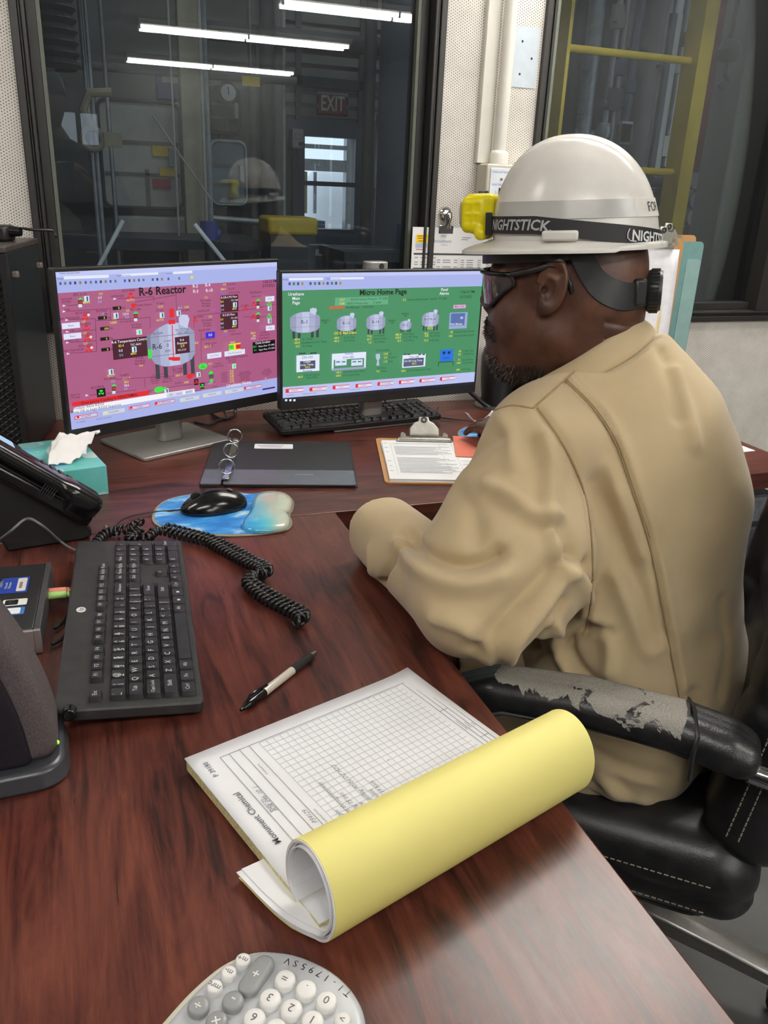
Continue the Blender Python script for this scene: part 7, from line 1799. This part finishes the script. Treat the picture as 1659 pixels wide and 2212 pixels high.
# ================================================================ HARD HAT
hat = thing('hard_hat', 'scuffed white hard hat on the head of the seated worker', 'hard hat')
HM = Matrix(((HF[0], HL[0], HU[0], HC[0]), (HF[1], HL[1], HU[1], HC[1]), (HF[2], HL[2], HU[2], HC[2]), (0, 0, 0, 1)))
hat.matrix_world = HM
U0, HT = .075, .131
def hatp(th, u, off=0.0):
    t = min(1, max(0, (u-U0)/HT)); r = max(0, 1-t**2.25)**.47; cx_ = -.008+.010*t
    x = math.cos(th)*(.112*r); y = math.sin(th)*(.097*r); 
    k = math.hypot(x, y) or 1; nx, ny = x/k, y/k
    return (cx_+x+nx*off*(1-t*.5), y+ny*off*(1-t*.5), u+off*t*.5)
def hatmat():
    t = NT('white hard hat shell'); v = t.coord('Object'); n = t.noise(v, 14, 5); n2 = t.noise(t.coord('Object', (30, 30, 90)), 2.2, 6, .7, 2.0); n3 = t.noise(v, 140, 3)
    base = t.ramp(n, [(.3, S(216, 212, 204)), (.7, S(232, 229, 222))]); scuff = t.ramp(n2, [(.70, (0, 0, 0, 1)), (.76, (1, 1, 1, 1))])
    c = t.mix(t.math('MULTIPLY', scuff, .35), base, S(150, 140, 128)); sp_ = t.ramp(n3, [(.74, (0, 0, 0, 1)), (.78, (1, 1, 1, 1))]); c = t.mix(t.math('MULTIPLY', sp_, .4), c, S(160, 150, 138))
    t.set(col=c, rough=t.math('ADD', t.math('MULTIPLY', n, .12), .18), spec=.5); t.bump(n3, .05, .0004); return t.m
M_hat = hatmat()
NTH = 120; vs = []; fs = []; ts_ = list(np.linspace(0, 1, 30)**.8)
ts_ = [1-(1-t)**1.6 for t in np.linspace(0, 1, 30)]
for t in ts_:
    for j in range(NTH):
        th = 2*PI*j/NTH; x, y, z = hatp(th, U0+HT*min(t, .9995))
        top_ = max(0, (t-.35)/.65); g = .0045*math.exp(-(y/.011)**2)*top_*(1 if x < .085 else .6)+.0035*math.exp(-((abs(y)-.034-.10*max(0, .05-x)*.3)/.010)**2)*top_*(x > -.085)
        vs.append((x*(1+g*2), y*(1+g*2), z+g))
for i in range(len(ts_)-1):
    for j in range(NTH): fs.append((i*NTH+j, i*NTH+(j+1) % NTH, (i+1)*NTH+(j+1) % NTH, (i+1)*NTH+j))
fs.append(tuple((len(ts_)-1)*NTH+j for j in range(NTH)))
b = MB(); b.add(vs, fs)
b.build('shell', M_hat, hat, smooth=180).modifiers.new('t', 'SOLIDIFY').thickness = .0026
def brim(th):
    c = math.cos(th); front = max(0, c)**2.2
    rx = .112+.012+.034*front; ry = .097+.012
    x = math.cos(th)*rx-.008; y = math.sin(th)*ry
    if c > 0: y *= 1+.10*front*abs(math.sin(th))
    return x, y, .0665-.004*front+.002*(c < -.5)
b = MB(); vs = []; K = 7
for j in range(NTH):
    th = 2*PI*j/NTH; bx, by, bz = hatp(th, U0+.002); ox, oy, oz = brim(th)
    prof_ = [(0, U0+.004), (.25, .0755), (.6, .0715), (.93, oz+.0035), (1.0, oz+.001), (.99, oz-.0025), (.6, .068), (.1, .0715)]
    for s_, z in prof_: vs.append((bx+(ox-bx)*s_, by+(oy-by)*s_, z if s_ < .9 else z))
K = 8
b.add(vs, [(j*K+k, ((j+1) % NTH)*K+k, ((j+1) % NTH)*K+k+1, j*K+k+1) for j in range(NTH) for k in range(K-1)]); b.build('brim', M_hat, hat, smooth=60)
for s in (1, -1):
    b = MB(); x0_, y0_, z0_ = hatp(s*R_(84), .086)
    b.box((x0_-.005, y0_+s*.0035, .0855), (.046, .011, .013)); b.build('accessory_slot', M_hat, hat, bevel=.003)
def band(th0, th1, uc, w, off, n=60, thick=.0012):
    b = MB(); vs = []
    for i in range(n+1):
        th = th0+(th1-th0)*i/n; u = uc(th)
        for du, o in ((-w/2, off), (w/2, off), (w/2, off-thick), (-w/2, off-thick)): vs.append(hatp(th, u+du, o))
    fs = [(i*4+k, i*4+(k+1) % 4, (i+1)*4+(k+1) % 4, (i+1)*4+k) for i in range(n) for k in range(4)]+[(3, 2, 1, 0), (n*4, n*4+1, n*4+2, n*4+3)]
    b.add(vs, fs); return b
band(R_(28), R_(141), lambda th: .1165, .022, .0014).build('reflective_tape', M('grey reflective tape', S(184, 183, 178), .25, vs=30, var=.05), hat)
band(R_(141), R_(215), lambda th: .1165, .0225, .0016).build('name_label', M('name label', S(226, 222, 214), .3), hat)
def wrap(th_start, uc, off, R=.104):
    return lambda x, y, z: hatp(th_start+x/R, uc(th_start+x/R)+y, off)
b = MB(); b.text('FOR', .017, None, align='LEFT', fn=wrap(R_(154), lambda th: .1165, .0022)); b.build('marker_writing', M('marker ink', S(34, 28, 34), .5, var=0), hat, smooth=None)
# suspension and ratchet
M_susp = M('black suspension plastic', S(30, 31, 32), .4)
def ribbon(pts, name, mat, par, thick=.0018):
    P = [np.array(p[:3]) for p in pts]; Wd = [p[3] for p in pts]; C_ = smooth_poly([tuple(p) for p in P], 6, False); n = len(C_); Wi = np.interp(np.linspace(0, len(pts)-1, n), range(len(pts)), Wd); vs = []
    for i in range(n):
        t = np.array(C_[min(i+1, n-1)])-np.array(C_[max(i-1, 0)]); t /= np.linalg.norm(t); c = np.array(C_[i]); o = c-np.array([-.01, 0, c[2]]); o /= np.linalg.norm(o); s = np.cross(o, t); s /= np.linalg.norm(s)
        for a, q in ((-1, 0), (1, 0), (1, thick), (-1, thick)): vs.append(tuple(c+s*a*Wi[i]/2+o*q))
    vv = []
    for i, p in enumerate(vs):
        p = np.array(p); want = .0012 if i % 4 < 2 else .0012+thick; o = p-np.array([-.01, 0, p[2]]); o /= np.linalg.norm(o)
        for _ in range(12):
            e = head_sd((HC+HA.T@p)[None])[0]
            if e >= want: break
            p = p+o*(want-e)
        vv.append(tuple(p))
    vs = vv
    b = MB(); b.add(vs, [(i*4+k, i*4+(k+1) % 4, (i+1)*4+(k+1) % 4, (i+1)*4+k) for i in range(n-1) for k in range(4)]+[(3, 2, 1, 0), tuple((n-1)*4+k for k in range(4))]); return b.build(name, mat, par, smooth=50)
for s in (1, -1):
    ribbon([(-.020, s*.0835, .076, .030), (-.030, s*.0845, .055, .028), (-.042, s*.0800, .034, .030), (-.056, s*.0725, .018, .034), (-.074, s*.060, .008, .036), (-.092, s*.040, .006, .034), (-.106, s*.016, .008, .034)], 'nape_strap', M_susp, hat)
    b = MB(); b.box((-.094, s*.034, .010), (.034, .020, .036), R_(-s*52)); b.build('ratchet_arm', M_susp, hat, bevel=.004)
ribbon([(.113-.001, -.03, .058, .022), (.1155, 0, .058, .022), (.112, .03, .058, .022), (.090, .058, .060, .022), (.055, .078, .062, .022), (.020, .0855, .064, .022), (-.02, .0855, .066, .022)], 'head_band', M_susp, hat)
ribbon([(.090, -.058, .060, .022), (.055, -.078, .062, .022), (.020, -.0855, .064, .022), (-.02, -.0855, .066, .022)], 'head_band', M_susp, hat)
b = MB(); b.lathe([(0, -.004), (.026, -.004), (.0285, 0), (.0285, .012), (.026, .016), (0, .016)], 30, Matrix.Translation((-.113, 0, .008)) @ Matrix.Rotation(-PI/2, 4, 'Y'))
for k in range(30):
    a = 2*PI*k/30; b.cyl((-.113-.001, .0285*math.cos(a), .008+.0285*math.sin(a)), (-.113-.0125, .0285*math.cos(a), .008+.0285*math.sin(a)), .0014, n=6)
b.build('ratchet_knob', M_susp, hat)
b = MB(); b.lathe([(0, .0168), (.019, .0166), (.020, .0155)], 26, Matrix.Translation((-.113, 0, .008)) @ Matrix.Rotation(-PI/2, 4, 'Y')); o = b.build('knob_cap', M('knob cap grey', S(98, 99, 102), .4), hat)
b = MB(); b.text('MSA', .011, Matrix.Translation((-.1302, 0, .008)) @ Matrix.Rotation(-PI/2, 4, 'Z') @ Matrix.Rotation(PI/2, 4, 'X')); b.build('knob_lettering', M('knob print', S(70, 71, 74), .4, var=0), hat, smooth=None)

# headlamp
lamp = thing('headlamp', 'yellow headlamp strapped round the white hard hat', 'headlamp'); lamp.matrix_world = HM
M_strap = M('black elastic strap', S(27, 27, 30), .6, vs=900, var=.2); M_lampy = M('headlamp yellow', S(232, 216, 12), .35, vs=40, var=.04)
def uc(th):
    th = abs(((th+PI) % (2*PI))-PI); return .0985-.024*max(0, (th-R_(70))/R_(110))**1.0
band(R_(16), R_(344), uc, .0215, .0042, 160, .0018).build('strap', M_strap, lamp, smooth=50)
b = MB(); b.text('NIGHTSTICK.', .0180, None, align='LEFT', bold=.026, shear=.22, fn=wrap(R_(24), lambda th: uc(th)-.0005, .0048, .1075)); b.build('strap_lettering', M('strap print', S(178, 178, 180), .5, var=0), lamp, smooth=None)
b = MB(); b.text('NIGHTSTICK', .0172, None, align='LEFT', bold=.028, shear=.15, fn=wrap(R_(133), lambda th: uc(th)-.001, .0048, .1075)); b.tube([hatp(R_(133)-x, uc(R_(133))+y, .0052) for x, y in ((.02, .007), (.05, .002), (.055, -.004), (.02, -.0075), (-.06, -.0085))], .0007, 5); b.build('strap_lettering', M('strap white print', S(226, 226, 228), .5, var=0), lamp, smooth=None)
def lmp(P):
    d = sd_box(P, (.130, 0, .112), (.017, .031, .024), r=.009); d = smin(d, sd_box(P, (.117, 0, .112), (.016, .027, .026), r=.006), .004)
    d = smin(d, sd_box(P, (.124, 0, .1345), (.016, .020, .005), r=.003), .003); d = smin(d, sd_cone(P, (.118, .028, .087), (.118, -.028, .087), .009, .009), .004)
    for f_, u_ in ((.124, .120), (.136, .120), (.124, .106), (.136, .106)): d = np.maximum(d, -sd_box(P, (f_, .032, u_), (.0042, .0022, .0052), r=.001)); d = np.maximum(d, -sd_box(P, (f_, -.032, u_), (.0042, .0022, .0052), r=.001))
    return d
sdf_obj('housing', lmp, (.09, -.05, .07), (.16, .05, .15), .0016, M_lampy, lamp, 1)
b = MB(); b.lathe([(0, 0), (.019, 0), (.021, .003), (.019, .005), (0, .004)], 24, Matrix.Translation((.1465, 0, .113)) @ Matrix.Rotation(PI/2, 4, 'Y')); b.build('lens', M('lamp lens', S(190, 190, 180), .1, var=0), lamp)
b = MB(); b.lathe([(0, .004), (.007, .0035), (.008, 0)], 16, Matrix.Translation((.120, .004, .1392))); b.build('switch_button', M_susp, lamp)
for s in (1, -1): b = MB(); b.box((.105, s*.0355, .100), (.010, .006, .030), R_(s*12)); b.build('strap_bracket', M_susp, lamp, bevel=.0015)

# safety glasses
gl = thing('safety_glasses', 'clear safety glasses with black temples on the seated worker', 'glasses'); gl.matrix_world = HM
def gp(a, u): # wrap curve
    return (.028+.094*math.cos(a)**.9 if True else 0, .074*math.sin(a), u)
b = MB(); vs = []; A_ = np.linspace(R_(-66), R_(66), 34); K = 9
for a in A_:
    s = abs(math.sin(a)); dip = .010*max(0, 1-(s/.22)**2)
    zt_ = .035+.001*(1-s); zb_ = -.010+dip*1.5+.034*max(0, (s-.5)/.42)**1.6
    for k in range(K):
        t = k/(K-1); x, y, z = gp(a, zb_+(zt_-zb_)*t); vs.append((x-.006*(1-t)-.002*t*t, y, z))
b.add(vs, [(i*K+k, (i+1)*K+k, (i+1)*K+k+1, i*K+k+1) for i in range(len(A_)-1) for k in range(K-1)]); o = b.build('lens', glassmat('safety lens', (.90, .93, .95, 1), .07, 3.0), gl, smooth=180)
b = MB(); b.tube([vs[i*K+K-1] for i in range(len(A_))], .0032, 8); b.build('top_frame', M_blkg, gl, smooth=180)
for s, rng in ((1, range(20, len(A_))), (-1, range(13, -1, -1))):
    b = MB(); P = [vs[i*K] for i in rng]; P.append(vs[(len(A_)-1)*K+4] if s > 0 else vs[4]); P.append(vs[(len(A_)-1)*K+K-1] if s > 0 else vs[K-1]); b.tube([(x-.002, y, z) for x, y, z in P], .003, 8); b.build('lower_frame', M_blk, gl, smooth=180)
    b = MB(); pts = smooth_poly([(.070, s*.0655, .034), (.052, s*.0745, .038), (.03, s*.0835, .043), (.012, s*.0855, .048), (-.006, s*.0850, .040), (-.014, s*.0825, .024), (-.017, s*.0790, .012)], 6, False); n = len(pts)
    b.tube(pts, [.0042 if i < n*.45 else .0030 if i < n*.8 else .0038 for i in range(n)], 8); b.build('temple', M_blk, gl, smooth=180)

# paper slip held over the mouse
t = thing('paper_slip', 'curled white paper slip under the hand beside the right mouse', 'paper', tuple(atz(1036, 912, ZD+.030)))
b = MB(); vs = []
for i in range(13):
    u = i/12-.5
    for j in range(2): vs.append((u*.075, (j-.5)*.022, .10*u*u))
b.add(vs, [(i*2, i*2+1, (i+1)*2+1, (i+1)*2) for i in range(12)]); b.build('slip', M_paper, t).modifiers.new('t', 'SOLIDIFY').thickness = .0008

# ================================================================ PHOTOGRAPHER (seen as a dark reflection in the glass)
def photographer():
    fwd = (RW @ np.array([0, 0, 1.0])); fwd = fwd/np.linalg.norm(fwd)
    M_dark = M('dark navy coverall', S(26, 30, 40), .8)
    y0 = -.36; hx = -.06
    def f(P):
        d = sd_cone(P, (hx+.15, y0, 1.30), (hx+.26, y0, .92), .09, .12)
        d = smin(d, sd_cone(P, (hx+.02, y0-.07, 1.36), (hx+.22, y0+.06, 1.36), .055, .06), .06); d = smin(d, sd_cone(P, (hx+.08, y0, 1.36), (hx, y0+.03, 1.50), .055, .05), .04)
        for s in (-1, 1):
            d = smin(d, sd_cone(P, (hx+.12+s*.10, y0+s*.065, 1.35), (hx+.21+s*.09, y0+.08, 1.14), .055, .05), .03); d = smin(d, sd_cone(P, (hx+.21+s*.09, y0+.08, 1.14), (s*.085, -.11, 1.25), .045, .034), .02)
            d = smin(d, sd_cone(P, (hx+.26+s*.05, y0, .88), (hx+.22+s*.10, y0, .48), .10, .075), .04); d = smin(d, sd_cone(P, (hx+.22+s*.10, y0, .48), (hx+.22+s*.10, y0-.01, .10), .07, .055), .02); d = smin(d, sd_cone(P, (hx+.22+s*.10, y0-.02, .05), (hx+.22+s*.10, y0+.15, .045), .05, .042), .02)
        return np.maximum(d, .003-P[:, 2])
    v, q = sdf_mesh(f, (-.42, -.60, -.02), (.38, -.03, 1.56), .010)
    def fh_(P):
        d = sd_ell(P, (hx, y0+.045, 1.615), (.078, .100, .115)); d = smin(d, sd_ell(P, (hx, y0+.075, 1.56), (.058, .065, .07)), .03); d = smin(d, sd_cone(P, (hx, y0+.145, 1.61), (hx, y0+.158, 1.585), .009, .014), .015); d = smin(d, sd_cone(P, (hx, y0+.03, 1.50), (hx, y0+.04, 1.58), .052, .05), .02)
        for s in (-1, 1): d = smin(d, sd_ell(P, (hx+s*.08, y0+.04, 1.60), (.010, .018, .030)), .01); d = smax(d, -sd_ell(P, (hx+s*.032, y0+.15, 1.625), (.018, .014, .012)), .01)
        d = smin(d, sd_ell(P, (hx, y0+.136, 1.552), (.024, .010, .009)), .008)
        return d
    v2, q2 = sdf_mesh(fh_, (hx-.12, y0-.08, 1.44), (hx+.12, y0+.20, 1.75), .005)
    V = [v, v2]; Q = [q, q2+len(v)]; n = len(v)+len(v2)
    for s in (-1, 1):
        g, lo, hi = hand_sd(np.array([s*.085, -.115, 1.245]), np.array([-s*.25, .55, .80]), np.array([s*.75, -.35, .25]), -s, (.5, .75, .6))
        v3, q3 = sdf_mesh(g, lo, hi, .004); V.append(v3); Q.append(q3+n); n += len(v3)
    o = np_mesh('person', np.concatenate(V), np.concatenate(Q), [M_skin])
    tag(o, 'standing person in dark clothes holding up a phone, mirrored in the left window', 'person')
    def cl(P): return f(P)-.006
    def cl2(P): return np.maximum(np.maximum(cl(P), P[:, 2]-1.45), P[:, 1]+.13)
    sdf_obj('coverall', cl2, (-.45, -.62, .02), (.41, -.02, 1.60), .010, M_dark, o, 2)
    b = MB(); b.lathe([(0, .13), (.05, .12), (.085, .085), (.10, .03), (.105, .0), (.10, 0)], 24, Matrix.Translation((hx, y0+.03, 1.635)) @ Matrix.Diagonal((.86, 1.08, .95, 1))); b.build('hair', M_hair, o, smooth=180)
    c = CAM-fwd*.014; up = -(RW @ np.array([0, 1.0, 0])); rt = RW @ np.array([1.0, 0, 0])
    T = Matrix(((rt[0], up[0], -fwd[0], c[0]), (rt[1], up[1], -fwd[1], c[1]), (rt[2], up[2], -fwd[2], c[2]), (0, 0, 0, 1)))
    t = thing('phone', 'black phone held up by the standing person in the reflection', 'phone'); t.matrix_world = T
    b = MB(); b.prism(rrect(.076, .155, .012, 6, 0, -.045), 0, .008); b.build('case', M_blkg, t, bevel=.002)
photographer()
